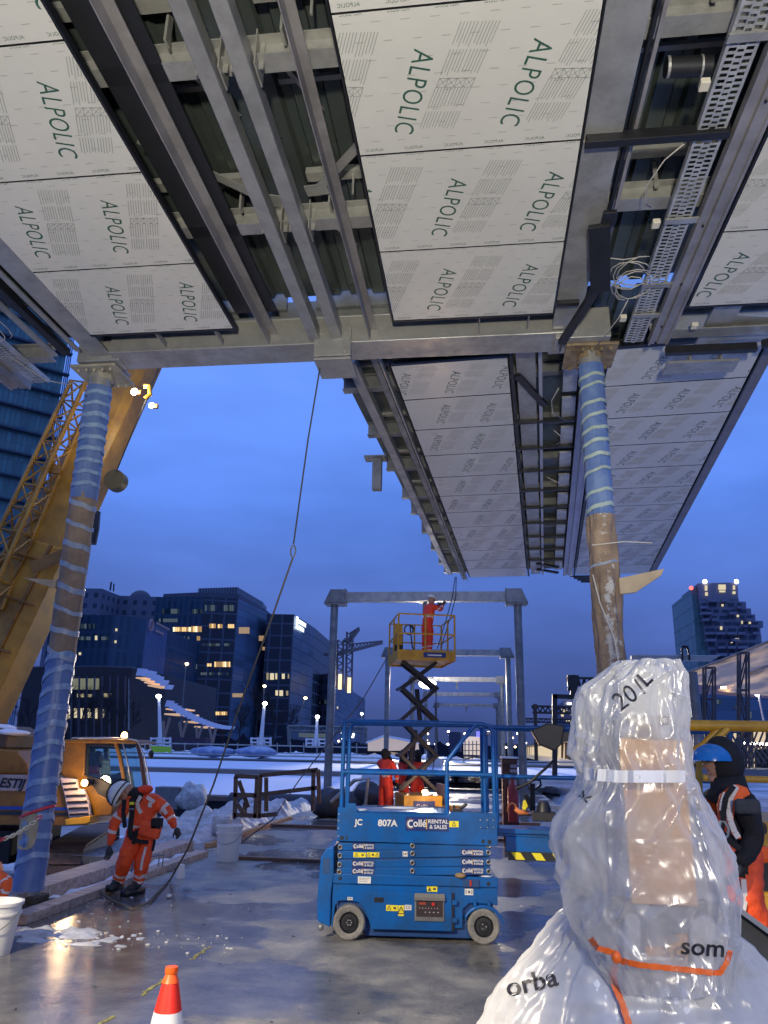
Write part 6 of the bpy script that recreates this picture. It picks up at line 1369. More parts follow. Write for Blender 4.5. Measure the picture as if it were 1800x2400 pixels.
# chain from the column to the left edge
ch_ = empty('barrier_chain', atY(80, 1935, 8.4), 0, 'cream and red plastic chain tied round the left blue column', 'chain'); p0, p1 = atY(-20, 1975, 8.2), atY(96, 1912, 8.45)
n = 15; creamp = mat('cream_plastic_chain', (.75, .66, .45), .4); redc = mat('red_plastic_chain', (.65, .04, .05), .4)
for i in range(n):
    c = p0.lerp(p1, (i + .5) / n) - V((0, 0, .05 * math.sin(math.pi * i / n))); d = (p1 - p0).normalized(); s = V((0, 1, 0)) if i % 2 else d.cross(V((0, 1, 0))).normalized()
    b = MB(); b.tube([c + d * (.032 * math.cos(t)) + s * (.017 * math.sin(t)) for t in [k * math.pi / 6 for k in range(12)]], .0065, 6, closed=True); b.build('chain_link', creamp if 3 < i < 14 else redc, ch_, smooth=True)
b = MB(); b.tube([V((LX + .185 * math.cos(a), 8.75 + .185 * math.sin(a), atY(110, 1908, 8.5).z + .07 * math.cos(a))) for a in [math.pi + k * math.pi / 14 for k in range(15)]], .016, 6); b.build('chain_wrap', redc, ch_, smooth=True)
# wooden barrier trestles
def trestle(name, label, segs, Y, w=.09):
    root = empty(name, atY(segs[0][0], segs[0][1], Y), 0, label, 'barrier', 'wooden barrier frames')
    for s_ in segs:
        x0, y0, x1, y1 = s_[:4]; dY = s_[4] if len(s_) > 4 else 0; b = MB(); b.bar(atY(x0, y0, Y + dY), atY(x1, y1, Y + dY), w, .05, (0, 1, 0)); b.build('post' if abs(x1 - x0) < 20 else 'rail', woodd, root, bevel=.004)
    return root
trestle('timber_barrier', 'small square timber trestle beside the snow bank', [(553, 1820, 550, 1920), (603, 1822, 598, 1918), (550, 1819, 606, 1821), (548, 1863, 602, 1864), (560, 1830, 582, 1893, .3), (556, 1885, 570, 1905), (574, 1880, 574, 1908, .5), (548, 1910, 602, 1912)], 17.5)
trestle('timber_barrier', 'long timber barrier of two rails sloping up toward the grey portal post', [(611, 1816, 606, 1918), (624, 1822, 624, 1902, .5), (735, 1805, 733, 1900), (746, 1803, 748, 1885, .6), (608, 1818, 745, 1804), (612, 1862, 745, 1846), (606, 1912, 650, 1908)], 17.8)
# big bag, concrete block, crate of scraps, wheelbarrow, genset
q = atZ(446, 1896, -.7); b = MB(); M_ = Matrix.Identity(3); b.ell(q + V((0, 0, .45)), (.62, .5, .55), 26, 18)
for i, v in enumerate(b.v):
    d = v - q; k = 1 + .18 * noise.noise(d * 2.2) + .06 * noise.noise(d * 7); v2 = q + V((d.x * k * (1.1 - .35 * max(0, d.z - .3)), d.y * k, max(d.z * k, -.02))); b.v[i] = v2
tag(b.build('bulk_bag', mat('dirty_white_bag', (.60, .60, .58), .7, 0, .5, 5, .5, 9), smooth=True, thing=q), 'slumped dirty white bulk bag lying on the snow behind the bending worker', 'bag')
q = atZ(385, 1896, -.7); tag(MB().box(q + V((0, .4, .40)), (1.0, .7, .85)).build('concrete_block', conc, thing=q, bevel=.03), 'grey concrete block beside the white bulk bag', 'block')
q = atZ(520, 1950, 0.0); tag(MB().box(atY(520, 1935, 15) , (.35, .3, .4)).build('snowy_sack', snowd, thing=atY(520, 1950, 15), bevel=.08), 'white sack behind the far white bucket', 'sack')
wb = empty('wheelbarrow', atZ(785, 1900, 0), 0, 'red wheelbarrow tipped on its legs beside the grey portal post', 'wheelbarrow')
b = MB(); YB = 21.5; P = [(760, 1866), (792, 1866), (790, 1885), (778, 1894), (764, 1884)]; b.extr([atY(x, y, YB) for x, y in P], (0, .7, 0)); b.build('tray', redp, wb, bevel=.03)
b = MB(); b.tube([atY(767, 1890, YB), atY(762, 1915, YB)], .02, 6); b.tube([atY(776, 1890, YB), atY(772, 1912, YB)], .02, 6); b.tube([atY(784, 1888, YB), atY(786, 1912, YB)], .02, 6); b.build('leg', redp, wb)
gs = empty('generator_cabinet', atY(1195, 1905, 16.5), 0, 'brown site power cabinet with snow on top, beside the right portal post', 'cabinet')
b = MB(); p, q = atY(1176, 1778, 16.5), atY(1216, 1900, 16.5); b.bx(p.x, q.x, 16.5, 17.3, 0.02, p.z); b.build('housing', mat('brown_cabinet', (.09, .025, .015), .5, 0, .3, 4), gs, bevel=.02)
b = MB(); b.bx(p.x - .02, q.x + .02, 16.46, 17.34, p.z, p.z + .04); b.build('snow_layer', snow, gs, bevel=.015)
b = MB(); 
for (x0, y0, x1, y1) in ((1196, 1792, 1213, 1800), (1195, 1803, 1213, 1811), (1192, 1828, 1212, 1841)): a, c = atY(x0, y0, 16.48), atY(x1, y1, 16.48); b.bx(a.x, c.x, 16.48, 16.495, c.z, a.z)
b.build('notice_plate', mat('notice_grey', (.35, .33, .36), .5), gs)
b = MB(); c = atY(1202, 1862, 16.2); b.lathe((c.x, c.y, c.z - .5), [(.001, 0), (.10, 0), (.11, .3), (.10, .62), (.04, .70), (.03, .78), (.001, .78)], 16); tag(b.build('gas_bottle', redp, smooth='auto', thing=(c.x, c.y, 0)), 'red gas bottle leaning by the brown cabinet', 'gas bottle')
b = MB(); b.tube([atY(x, y, 9.4) for x, y in ((1188, 1902), (1192, 1888), (1200, 1882), (1207, 1886), (1210, 1900))], .014, 6); b.tube([atY(x, y, 9.4) for x, y in ((1208, 1895), (1216, 1903), (1240, 1905))], .03, 6); tag(b.build('orange_hose', mat('hose_orange', (.8, .25, .08), .5), smooth=True, thing=atY(1200, 1903, 9.4)), 'loop of orange hose over the striped blue deck', 'hose')
b = MB(); b.extr([atY(x, y, 9.3) for x, y in ((1226, 1878), (1234, 1872), (1238, 1890), (1232, 1900), (1224, 1898))], (0, .06, 0)); tag(b.build('yellow_sling', yellow, thing=atY(1230, 1900, 9.3), bevel=.01), 'small yellow and black hand tool standing on the blue deck', 'tool')
b = MB(); b.tube([atY(x, y, 9.3) for x, y in ((1210, 1851), (1235, 1835), (1255, 1827), (1266, 1829), (1268, 1840), (1256, 1850), (1240, 1848))], .014, 6); b.tube([atY(1248, 1836, 9.3), atY(1249, 1905, 9.3)], .03, 8); b.tube([atY(1232, 1862, 9.3), atY(1248, 1900, 9.3)], .03, 6); tag(b.build('hand_pump', blkm, smooth='auto', thing=atY(1248, 1905, 9.3)), 'black hand pump with looped lever on the striped blue deck', 'hand pump')
rg = random.Random(12); b = MB()
for i in range(9): p = atZ(1278 + rg.uniform(0, 38), 1862 + rg.uniform(-6, 6), -.3); b.ell(p, (.2, .2, .08), 8, 5)
tag(b.build('rubble', blk, smooth=True), 'dark scraps lying on the snow right of the blue lifts', 'rubble', kind='stuff')
# dark engine parts and planks around the raised lift's base
b = MB(); b.bx(.2, 1.4, 20.8, 21.0, 0, .06); b.bx(-.6, 1.2, 17.0, 17.1, 0, .04); b.bx(.4, 1.9, 24, 24.2, 0, .05); tag(b.build('loose_planks', woodd), 'dark loose planks strewn over the wet floor beyond the front lift', 'planks', kind='stuff')
th = empty('tarped_heap', (-3.6, 21.2, 0), 0, 'dark machine parts under grey snow-dusted covers left of the crew', 'heap')
b = MB()
for x, z, s in ((-4.0, .35, .5), (-3.4, .3, .45), (-3.0, .55, .4)): b.ell((x, 21.4, z), (s, .5, s * .8), 16, 10)
b.v = [v + V((noise.noise(v * 3), noise.noise(v * 3 + V((4, 0, 0))), noise.noise(v * 3 + V((0, 4, 0))))) * .12 for v in b.v]; b.build('cover', mat('dark_tarp', (.04, .045, .06), .6, 0, .4, 3), th, smooth=True)
b = MB(); b.tube([(-3.9, 20.9, .4), (-3.3, 20.9, .95), (-2.95, 20.9, 1.0), (-3.0, 20.9, .3)], .05, 8); b.build('pipe', galv, th)

b = MB(); rg = random.Random(44)
for i in range(260):
    k = rg.random()
    if k < .5: x, y = rg.gauss(-4.3, .25), rg.uniform(7.2, 13)
    elif k < .8: x, y = rg.uniform(-4.3, -2.2), rg.gauss(7.6, .25)
    else: x, y = rg.uniform(-4.2, .4), rg.uniform(9, 17)
    s_ = .004 + .011 * rg.random() ** 3; b.ell((x, y, .004), (s_ * rg.uniform(1, 2.2), s_ * rg.uniform(1, 2), s_ * .6), 7, 4)
tag(b.build('slush', snowd, smooth=True), 'crumbs of slush and ice scattered over the wet floor', 'slush', kind='stuff')
b = MB(); rg = random.Random(45)
for i in range(70):
    x, y = rg.uniform(-4.2, .6), rg.uniform(5, 16); a = rg.uniform(0, 3.1); l = rg.uniform(.01, .05); b.bar((x, y, .004), (x + l * math.cos(a), y + l * math.sin(a), .004), .006, .004)
tag(b.build('debris', blkm), 'small dark chips and wire ends on the wet floor', 'debris', kind='stuff')
# ---------------- the city behind ----------------
def facade(name, wall, glassc, fw, fh, mort, rough=.25, bias=0.0):
    m = bpy.data.materials.new(name); m.use_nodes = True; t = m.node_tree; b = t.nodes['Principled BSDF']; L = t.links.new
    uv = t.nodes.new('ShaderNodeTexCoord'); br = t.nodes.new('ShaderNodeTexBrick'); br.offset = 0; br.squash = 1; br.inputs['Scale'].default_value = 1; br.inputs['Brick Width'].default_value = fw; br.inputs['Row Height'].default_value = fh; br.inputs['Mortar Size'].default_value = mort; br.inputs['Mortar Smooth'].default_value = .05
    br.inputs['Color1'].default_value = (*glassc, 1); br.inputs['Color2'].default_value = (*[c * .55 for c in glassc], 1); br.inputs['Mortar'].default_value = (*wall, 1); br.inputs['Bias'].default_value = bias
    L(uv.outputs['UV'], br.inputs[0]); L(br.outputs[0], b.inputs['Base Color'])
    mr_ = t.nodes.new('ShaderNodeMapRange'); mr_.inputs[3].default_value = rough; mr_.inputs[4].default_value = .7; L(br.outputs['Fac'], mr_.inputs[0]); L(mr_.outputs[0], b.inputs['Roughness']); b.inputs['Specular IOR Level'].default_value = .6
    return m
f_navy = facade('navy_office_facade', (.035, .07, .12), (.025, .075, .14), 1.5, 3.6, .35, .35)
f_side = facade('blue_panel_facade', (.06, .10, .17), (.10, .17, .27), 7.0, 1.8, .10, .4)
f_fin = facade('fin_facade', (.14, .20, .36), (.04, .08, .18), 1.3, 40, .3, .4)
f_black = facade('black_glass_facade', (.08, .10, .14), (.015, .025, .045), 3.2, 3.3, .22, .25)
f_grey = facade('grey_panel_facade', (.03, .05, .09), (.10, .15, .22), 9, 3.0, .12, .4)
f_conc = facade('pale_block_facade', (.14, .15, .21), (.03, .05, .10), 3.0, 3.2, .9, .5)
f_teal = facade('teal_glass_facade', (.10, .17, .17), (.10, .24, .24), .9, 3.4, .14, .2)
roofm = mat('flat_roof', (.12, .13, .17), .8, 0, .2, .3); penth = mat('penthouse_panel', (.10, .11, .16), .7, 0, .2, .3)
def face_uv(o):
    me = o.data; uv = me.uv_layers.new(name='UVMap')
    for p in me.polygons:
        n = p.normal; t = V((-n.y, n.x, 0))
        for li in p.loop_indices:
            co = me.vertices[me.loops[li].vertex_index].co; uv.data[li].uv = (co.dot(t) if abs(n.z) < .5 else co.x, co.z if abs(n.z) < .5 else co.y)
def tower(name, label, tops, YB, iB, zb, m, cat='building', back=18, parent=None, part=None, mats=None, ztop=None):
    """tops: roof-edge corners in the photograph from left to right, all at the height of corner iB, which stands at distance YB"""
    z = ztop if ztop is not None else atY(*tops[iB], YB).z; P = [atZ(x, y, z) for x, y in tops]
    root = parent or empty(name, (P[iB].x, P[iB].y, zb), 0, label, cat)
    a, c = P[0], P[-1]; far = [V((c.x, c.y, z)) + V((c.x * .02, back, 0)), V((a.x, a.y, z)) + V((a.x * .02, back, 0))]
    ring = P + far; b = MB(); n = len(ring); vs = [V((p.x, p.y, z)) for p in ring] + [V((p.x, p.y, zb)) for p in ring]
    b.add(vs, [(i, n + i, n + (i + 1) % n, (i + 1) % n) for i in range(n)]); b.cm = 1
    b.add([V((p.x, p.y, z)) for p in ring], [tuple(range(n))])
    if mats:
        b.m = [mats[i] if i < len(mats) else 0 for i in range(n)] + [1]
    o = b.build(part or 'wall', m if isinstance(m, list) else [m, roofm], root); face_uv(o); return root, P, z
def on_face(P, Q, px_, py_, out=.12):
    n = V((Q.y - P.y, -(Q.x - P.x), 0)).normalized()
    if n.dot(EYE - P) < 0: n = -n
    r = ray(px_, py_); t = (P + n * out - EYE).dot(n) / r.dot(n); return EYE + r * t
def wins(root, P, Q, rects, m, name='lit_window', out=.10, panes=True):
    rw = random.Random(int(rects[0][0]) + len(rects)); ml = m if isinstance(m, list) else [m]
    for x0, y0, x1, y1 in rects:
        c = [on_face(P, Q, x, y, out) for x, y in ((x0, y0), (x1, y0), (x1, y1), (x0, y1))]
        b = MB(); n = V((Q.y - P.y, -(Q.x - P.x), 0)).normalized(); 
        if n.dot(EYE - P) > 0: n = -n
        k = max(1, round((x1 - x0) / 5)) if panes else 1
        for i in range(k):
            b.cm = rw.choice((0, 0, 1, 2)) % len(ml)
            t0, t1 = (i + .08) / k, (i + .92) / k; b.extr([c[0].lerp(c[1], t0), c[0].lerp(c[1], t1), c[3].lerp(c[2], t1), c[3].lerp(c[2], t0)], n * .08)
        b.build(name, ml, root)
# main dark office slab
r_, P, z = tower('office_building', 'largest dark blue office block with scattered amber windows and a ribbed penthouse', [(366, 1399), (478, 1399), (559, 1403.5), (629, 1438)], 190, 2, -2, [f_navy, roofm, f_side, f_black], mats=[0, 3, 2, 0, 0, 0], back=40)
wins(r_, P[0], P[1], [(405, 1470, 447, 1480), (447, 1468, 473, 1481), (420, 1512, 441, 1524), (461, 1491, 469, 1501), (410, 1624, 428, 1634), (434, 1624, 454, 1634), (433, 1646, 454, 1656), (440, 1669, 452, 1677)], e_win)
wins(r_, P[0], P[1], [(380, 1427, 420, 1438), (450, 1428, 474, 1438), (372, 1450, 416, 1458), (420, 1492, 444, 1500), (418, 1536, 440, 1543), (448, 1556, 462, 1568)], e_winb)
wins(r_, P[1], P[2], [(490, 1462, 506, 1472), (510, 1463, 522, 1472), (534, 1463, 549, 1472), (502, 1551, 540, 1563), (485, 1555, 496, 1562), (505, 1668, 533, 1676), (488, 1669, 502, 1675)], e_win)
wins(r_, P[1], P[2], [(480, 1418, 508, 1432), (524, 1418, 552, 1432), (470, 1508, 540, 1514), (470, 1576, 536, 1582)], e_winb)
wins(r_, P[2], P[3], [(607, 1490, 619, 1502), (615, 1516, 622, 1524), (545, 1625, 570, 1634), (560, 1470, 585, 1485)], mat('dull_lit', (.2, .16, .1), .5, emis=(1, .65, .35), estr=.35))
tower('x', '', [(383, 1392), (470, 1388), (560, 1392), (622, 1428)], 191, 2, z, penth, parent=r_, part='penthouse', back=20, ztop=z + 4)
tower('x', '', [(465, 1379), (557, 1376), (616, 1411)], 193, 1, z, facade('ribbed_screen', (.16, .18, .24), (.06, .07, .10), .9, 40, .25), parent=r_, part='plant_screen', back=10, ztop=z + 10)
# right office with the sign
r_, P, z = tower('office_building', 'narrow office block with pale side wall and lit roof sign, right of the largest block', [(626, 1439), (689.5, 1440), (738, 1472)], 205, 1, -2, [f_black, roofm, f_grey], mats=[0, 2, 0, 0], back=30)
wins(r_, P[0], P[1], [(624, 1577, 630, 1593), (632, 1578, 643, 1593), (645, 1578, 650, 1592), (660, 1579, 668, 1591), (674, 1580, 678, 1590), (645, 1618, 652, 1630), (654, 1618, 664, 1631), (670, 1619, 676, 1630)], e_win2, panes=False)
b = MB(); c0 = on_face(P[1], P[2], 695, 1444, .4); ux = (P[2] - P[1]).normalized(); b.extr([c0, c0 + ux * 2.0, c0 + ux * 2.0 - V((0, 0, 3.4)), c0 - V((0, 0, 3.4))], (0, .1, 0)); b.build('sign_emblem', emit('sign_white', (.8, .9, 1), 3), r_)
for i, (l, w) in enumerate(((0, 8.5), (1, 6))):
    b = MB(); 
    for k in range(int(w)): b.extr([c0 + ux * (3.0 + k * 1.0) - V((0, 0, .4 + 1.7 * i)), c0 + ux * (3.7 + k * 1.0) - V((0, 0, .4 + 1.7 * i)), c0 + ux * (3.7 + k) - V((0, 0, 1.5 + 1.7 * i)), c0 + ux * (3.0 + k) - V((0, 0, 1.5 + 1.7 * i))], (0, .1, 0))
    b.build('sign_row', MATS['sign_white'], r_)
# left front office with finned end
r_, P, z = tower('office_building', 'dark teal office block with a finned blue end wall, left of the largest block', [(120, 1442), (268, 1441), (345, 1451), (394, 1477)], 150, 2, -2, [f_navy, roofm, f_fin], mats=[0, 0, 2, 0, 0, 0], back=30)
wins(r_, P[0], P[1], [(188, 1462, 222, 1473), (180, 1492, 200, 1500), (202, 1492, 212, 1500), (232, 1492, 258, 1500)], e_winb)
wins(r_, P[0], P[1], [(222, 1490, 228, 1500), (270, 1473, 275, 1479), (268, 1501, 273, 1507), (184, 1529, 190, 1535)], e_win2, panes=False)
b = MB(); q0 = on_face(P[2], P[3], 355, 1465, .5); u2 = (P[3] - P[2]).normalized()
b.tube([q0 + u2 * (1.1 * math.cos(a)) + V((0, 0, 1.1 * math.sin(a))) for a in [k * math.pi / 8 for k in range(16)]], .18, 6, closed=True)
for i in range(2): b.extr([q0 + u2 * 3 + V((0, 0, 1.2 - 1.6 * i)), q0 + u2 * (13 - 4 * i) + V((0, 0, 1.2 - 1.6 * i)), q0 + u2 * (13 - 4 * i) + V((0, 0, .8 - 1.6 * i)), q0 + u2 * 3 + V((0, 0, .8 - 1.6 * i))], (0, .1, 0))
b.build('dark_sign', mat('pinkish_sign', (.16, .14, .20), .5, emis=(.9, .7, .8), estr=.04), r_)
r_, P, z = tower('office_building', 'stepped pale block with plain rooftop, highest on the left behind the wrapped column', [(120, 1378), (239, 1379.5), (281, 1396), (375, 1399)], 215, 1, -2, [f_conc, roofm], back=30)
b = MB(); b.tube([on_face(P[0], P[1], 258, 1384), on_face(P[0], P[1], 261, 1364)], .25, 6); b.tube([on_face(P[0], P[1], 266, 1386), on_face(P[0], P[1], 267, 1368)], .2, 6); b.build('antenna', blkm, r_)
c = on_face(P[1], P[2], 329, 1398, 3); b = MB(); b.ell(c + V((0, 0, -1)), (3.5, 3, 3), 16, 10); b.build('roof_dome', penth, r_, smooth=True)
wins(r_, P[1], P[2], [(300, 1428, 326, 1440)], e_win2)
tower('office_building', 'low slab between the finned block and the largest block, mostly in shadow', [(381, 1486), (415, 1493), (424, 1500)], 175, 1, -2, [f_black, roofm], back=20)
# the concert hall with louvred canopy
r_, P, z = tower('concert_hall', 'low dark concert hall whose roof runs into a curved stair of white canopy panels', [(60, 1564), (225, 1562), (310, 1566), (392, 1582)], 95, 1, -2, [mat('dark_bronze_facade', (.022, .020, .024), .4, 0, .5, .15), roofm], back=24)
tower('x', '', [(60, 1562), (225, 1560), (310, 1562)], 94, 1, z, mat('hall_fascia', (.13, .12, .15), .6), parent=r_, part='roof_fascia', back=20, ztop=z + 1.0)
tower('x', '', [(60, 1568), (225, 1566), (311, 1568)], 93.6, 1, z - 2.6, mat('hall_band', (.10, .09, .11), .6), parent=r_, part='upper_band', back=1, ztop=z - .1)
wins(r_, P[0], P[1], [(168, 1590, 200, 1616), (205, 1590, 232, 1616)], emit('hall_window', (.75, .8, .6), .22))
wins(r_, P[0], P[1], [(180, 1626, 196, 1634), (206, 1627, 215, 1634), (243, 1625, 260, 1634)], emit('hall_window2', (.9, .8, .5), .4))
wins(r_, P[0], P[1], [(155, 1660, 164, 1684), (173, 1660, 180, 1682), (188, 1660, 197, 1684), (205, 1660, 213, 1682), (220, 1660, 228, 1684), (236, 1662, 244, 1682)], e_win2, panes=False, name='tall_lit_window')
for i in range(9):
    x = 150 + i * 18; b = MB(); b.tube([on_face(P[0], P[1], x, 1585, .3), on_face(P[0], P[1], x - 2, 1740, .3)], .12, 5); b.build('mullion', mat('mullion', (.06, .06, .08), .5), r_)
pts = [(318, 1566, 340, 1584), (332, 1570, 352, 1586), (344, 1572, 362, 1590), (352, 1580, 370, 1596), (362, 1584, 379, 1602), (374, 1593, 391, 1608), (384, 1604, 402, 1616)]
rr_ = empty('stair_canopy', atY(400, 1700, 90), 0, 'curved stair of white canopy panels on slanted struts, lit warm from below', 'canopy')
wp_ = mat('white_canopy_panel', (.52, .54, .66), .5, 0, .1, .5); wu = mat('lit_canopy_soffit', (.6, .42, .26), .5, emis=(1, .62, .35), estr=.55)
low = []
for i in range(18):
    t = i / 17; x = 386 + 148 * t; y = 1642 + 60 * (1 - (1 - t) ** 1.7); low.append((x, y - 1, x + 17 - 5 * t, y + 15 - 7 * t))
for i, (x0, y0, x1, y1) in enumerate(pts + low):
    Yc = 92 - (i * .3); b = MB(); sk = 5; b.extr([atY(x0 + sk, y0, Yc), atY(x1 + sk, y0 + 2, Yc), atY(x1, y1, Yc - .6), atY(x0, y1 - 1, Yc - .6)], (0, .25, 0)); b.build('roof_panel', wp_, rr_)
for i, (x0, x1, y) in enumerate(((318, 346, 1587), (330, 358, 1592), (338, 362, 1598), (346, 374, 1605), (388, 430, 1660), (385, 440, 1672), (430, 460, 1690), (455, 500, 1702))):
    b = MB(); b.extr([atY(x0, y, 93), atY(x1, y, 93), atY(x1, y + 3, 93), atY(x0, y + 3, 93)], (0, 4, 0)); b.build('lit_soffit', wu, rr_)
for x0, y0, x1, y1 in ((382, 1690, 385, 1728), (398, 1682, 386, 1728), (420, 1692, 426, 1728), (438, 1690, 427, 1728), (460, 1704, 462, 1730), (474, 1702, 464, 1730), (490, 1704, 498, 1740), (506, 1706, 498, 1742)):
    b = MB(); b.tube([atY(x0, y0, 91), atY(x1, y1, 91)], .16, 6); b.build('strut', mat('warm_strut', (.35, .25, .2), .5), rr_)
b = MB(); b.extr([atY(x, y, 92) for x, y in ((405, 1728), (481, 1728), (481, 1750), (400, 1750))], (0, 3, 0)); tag(b.build('kiosk_wall', mat('mauve_wall', (.08, .06, .09), .7), thing=atY(440, 1750, 92)), 'low mauve wall under the curved stair of canopy panels', 'wall')
# pale rounded block and its tower cranes
r_, P, z = tower('office_building', 'pale block with slanting roof below the two tower cranes', [(731, 1584), (771, 1578), (790, 1592), (838, 1628)], 240, 1, -2, [f_conc, roofm, f_side], mats=[0, 2, 2, 0], back=30)
wins(r_, P[0], P[1], [(740, 1640, 765, 1650)], e_winb); wins(r_, P[2], P[3], [(790, 1656, 793, 1661)], e_win2, panes=False)
def tcrane(label, mast, jib, Y, lux=None):
    root = empty('tower_crane', atY(mast[0], mast[3], Y), 0, label, 'tower crane', 'tower cranes over the pale block'); b = MB(); x0, y0, x1, y1 = mast
    b0, b1 = atY(x1, y1, Y), atY(x0, y0, Y)
    w = .9
    for i in (-1, 1):
        for j in (-1, 1): b.tube([b0 + V((i * w, j * w, 0)), b1 + V((i * w, j * w, 0))], .18, 4)
    n = 14
    for k in range(n):
        a, c = b0.lerp(b1, k / n), b0.lerp(b1, (k + 1) / n); s = 1 if k % 2 else -1; b.tube([a + V((s * w, -w, 0)), c + V((-s * w, -w, 0))], .2, 4)
    b.build('mast', mat('crane_red_grey', (.20, .17, .17), .6), root)
    j0, j1, h0, h1 = jib; b = MB(); A, B_ = atY(*j0, Y), atY(*j1, Y); b.bar(A, B_, .5, .9); n = 12
    C_ = A + V((0, 0, 2.6)); D_ = B_ + V((0, 0, .5)); b.tube([C_, D_], .25, 4)
    for k in range(n): b.tube([A.lerp(B_, k / n), C_.lerp(D_, (k + .5) / n)], .15, 4); b.tube([C_.lerp(D_, (k + .5) / n), A.lerp(B_, (k + 1) / n)], .15, 4)
    b.build('jib', MATS['crane_red_grey'], root)
    b = MB(); b.tube([atY(*h0, Y), atY(*h1, Y)], .7, 6); b.tube([atY(*h1, Y), atY(j1[0] * .7 + j0[0] * .3, j1[1] * .7 + j0[1] * .3, Y)], .12, 4); b.build('counter_jib', MATS['crane_red_grey'], root)
    b = MB(); e = atY((x0 + x1) / 2, y1 - 14, Y - 1); b.box(e, (1.0, .6, 4.5)); b.build('work_light', emit('crane_glow', (1, .78, .45), 1.6), root); return root
tcrane('left tower crane with the longer horizontal jib', (798, 1500, 796, 1612), ((800, 1532), (897, 1506), (800, 1532), (760, 1532)), 235)
tcrane('right tower crane with the raised short jib', (820, 1482, 817, 1620), ((819, 1504), (842, 1474), (819, 1504), (806, 1500)), 236)
# tall teal tower at the left edge
C_ = atY(160, 800, 130); zt = C_.z + 28; VPx = ray(3400, 1712); dirn = V((VPx.x, VPx.y, 0)).normalized(); CT = V((C_.x, C_.y, zt)); AT = CT - dirn * 46
tw = empty('glass_tower', (C_.x, C_.y, -2), 0, 'tall teal glass tower with protruding floor slabs at the left edge', 'tower')
nn_ = V((-dirn.y, dirn.x, 0)); nn_ = nn_ if nn_.y > 0 else -nn_
b = MB(); ring = [AT, CT, CT + nn_ * 22, AT + nn_ * 22]; vs = [V((p.x, p.y, zt)) for p in ring] + [V((p.x, p.y, -2)) for p in ring]; b.add(vs, [(i, 4 + i, 4 + (i + 1) % 4, (i + 1) % 4) for i in range(4)] + [(0, 1, 2, 3)]); o = b.build('curtain_wall', f_teal, tw); face_uv(o)
b = MB(); zf = 3.0; nf = 0
while zf < zt:
    q0, q1 = AT.copy(), CT + dirn * 1.0; q0.z = q1.z = zf; b.extr([q0 - nn_ * 1.1, q1 - nn_ * 1.1, q1 + nn_ * .0, q0], (0, 0, .35)); zf += 4.6; nf += 1
b.build('floor_slabs', mat('slab_edge', (.03, .05, .08), .6), tw)
b = MB()
for k in range(3): q = CT + dirn * (.3 + .5 * k) + nn_ * (k * .8); b.tube([V((q.x, q.y, -2)), V((q.x, q.y, zt))], .12, 5)
b.build('corner_fins', mat('fin_blue', (.12, .25, .45), .3), tw)
wins(tw, AT, CT, [(20, 1000, 60, 1012), (70, 1120, 86, 1140), (10, 1210, 40, 1225), (30, 880, 70, 892)], mat('pale_curtain', (.05, .13, .20), .5), name='curtain', out=.15)
# stepped residential tower at the right
st = empty('stepped_tower', atY(1700, 1700, 190), 0, 'residential tower with stacked jutting balconies and lit top windows, right of the station roof mast', 'tower')
YT = 190; scr = mat('tower_stone', (.22, .22, .30), .6, 0, .3, .1); bal = mat('balcony_shade', (.03, .05, .09), .5)
b = MB(); b.extr([atY(x, y, YT) for x, y in ((1620, 1383), (1636, 1372), (1648, 1450), (1660, 1520), (1664, 1600), (1640, 1600))], (0, 20, 0)); o = b.build('glass_side', f_teal, st); face_uv(o)
edges = [(1365, 1636, 1729), (1402, 1637, 1731), (1410, 1640, 1748), (1426, 1642, 1760), (1440, 1646, 1770), (1455, 1648, 1788), (1470, 1650, 1782), (1487, 1653, 1784), (1503, 1657, 1786), (1520, 1660, 1786), (1537, 1660, 1788), (1554, 1661, 1788), (1590, 1662, 1790)]
for (y0, xl, xr), (y1, _, _) in zip(edges, edges[1:]):
    b = MB(); b.extr([atY(xl, y0 + (2 if y0 == 1365 else 0), YT - 1), atY(xr, y0, YT - 1), atY(xr + 1, y1, YT - 1), atY(xl + 3, y1, YT - 1)], (0, 16, 0)); b.build('storey', scr, st)
    if y0 > 1400:
        rg = random.Random(int(y0)); x = xl + 4
        while x < xr - 8:
            w = rg.uniform(8, 22); jut = rg.choice((0, 1.0, 1.8))
            b = MB(); b.extr([atY(x, y0 + 3, YT - 1.2), atY(min(xr, x + w), y0 + 3, YT - 1.2), atY(min(xr, x + w), y1 - 5, YT - 1.2), atY(x, y1 - 5, YT - 1.2)], (0, .15, 0)); b.build('window', bal, st)
            if jut: b = MB(); b.extr([atY(x - 1, y1 - 6, YT - 1.2 - jut), atY(min(xr + 2, x + w + 2), y1 - 6, YT - 1.2 - jut), atY(min(xr + 2, x + w + 2), y1, YT - 1.2 - jut), atY(x - 1, y1, YT - 1.2 - jut)], (0, jut, 0)); b.build('balcony', scr, st)
            x += w + rg.uniform(3, 9)
for x0, y0, x1, y1 in ((1652, 1372, 1658, 1384), (1653, 1388, 1659, 1396), (1684, 1370, 1701, 1382), (1686, 1384, 1700, 1388), (1718, 1372, 1723, 1382), (1717, 1386, 1724, 1392), (1691, 1416, 1696, 1421), (1727, 1441, 1732, 1446), (1688, 1468, 1693, 1476), (1755, 1457, 1760, 1462), (1723, 1496, 1732, 1503), (1713, 1503, 1717, 1507), (1738, 1455, 1741, 1462)):
    b = MB(); b.extr([atY(x0, y0, YT - 1.5), atY(x1, y0, YT - 1.5), atY(x1, y1, YT - 1.5), atY(x0, y1, YT - 1.5)], (0, .1, 0)); b.build('lit_window', e_win2[0], st)
for x, y in ((1620, 1378), (1652, 1363), (1726, 1363)): b = MB(); b.ell(atY(x, y, YT - 1), (.5, .5, .5), 8, 6); b.build('beacon', e_red if x == 1620 else e_white, st)
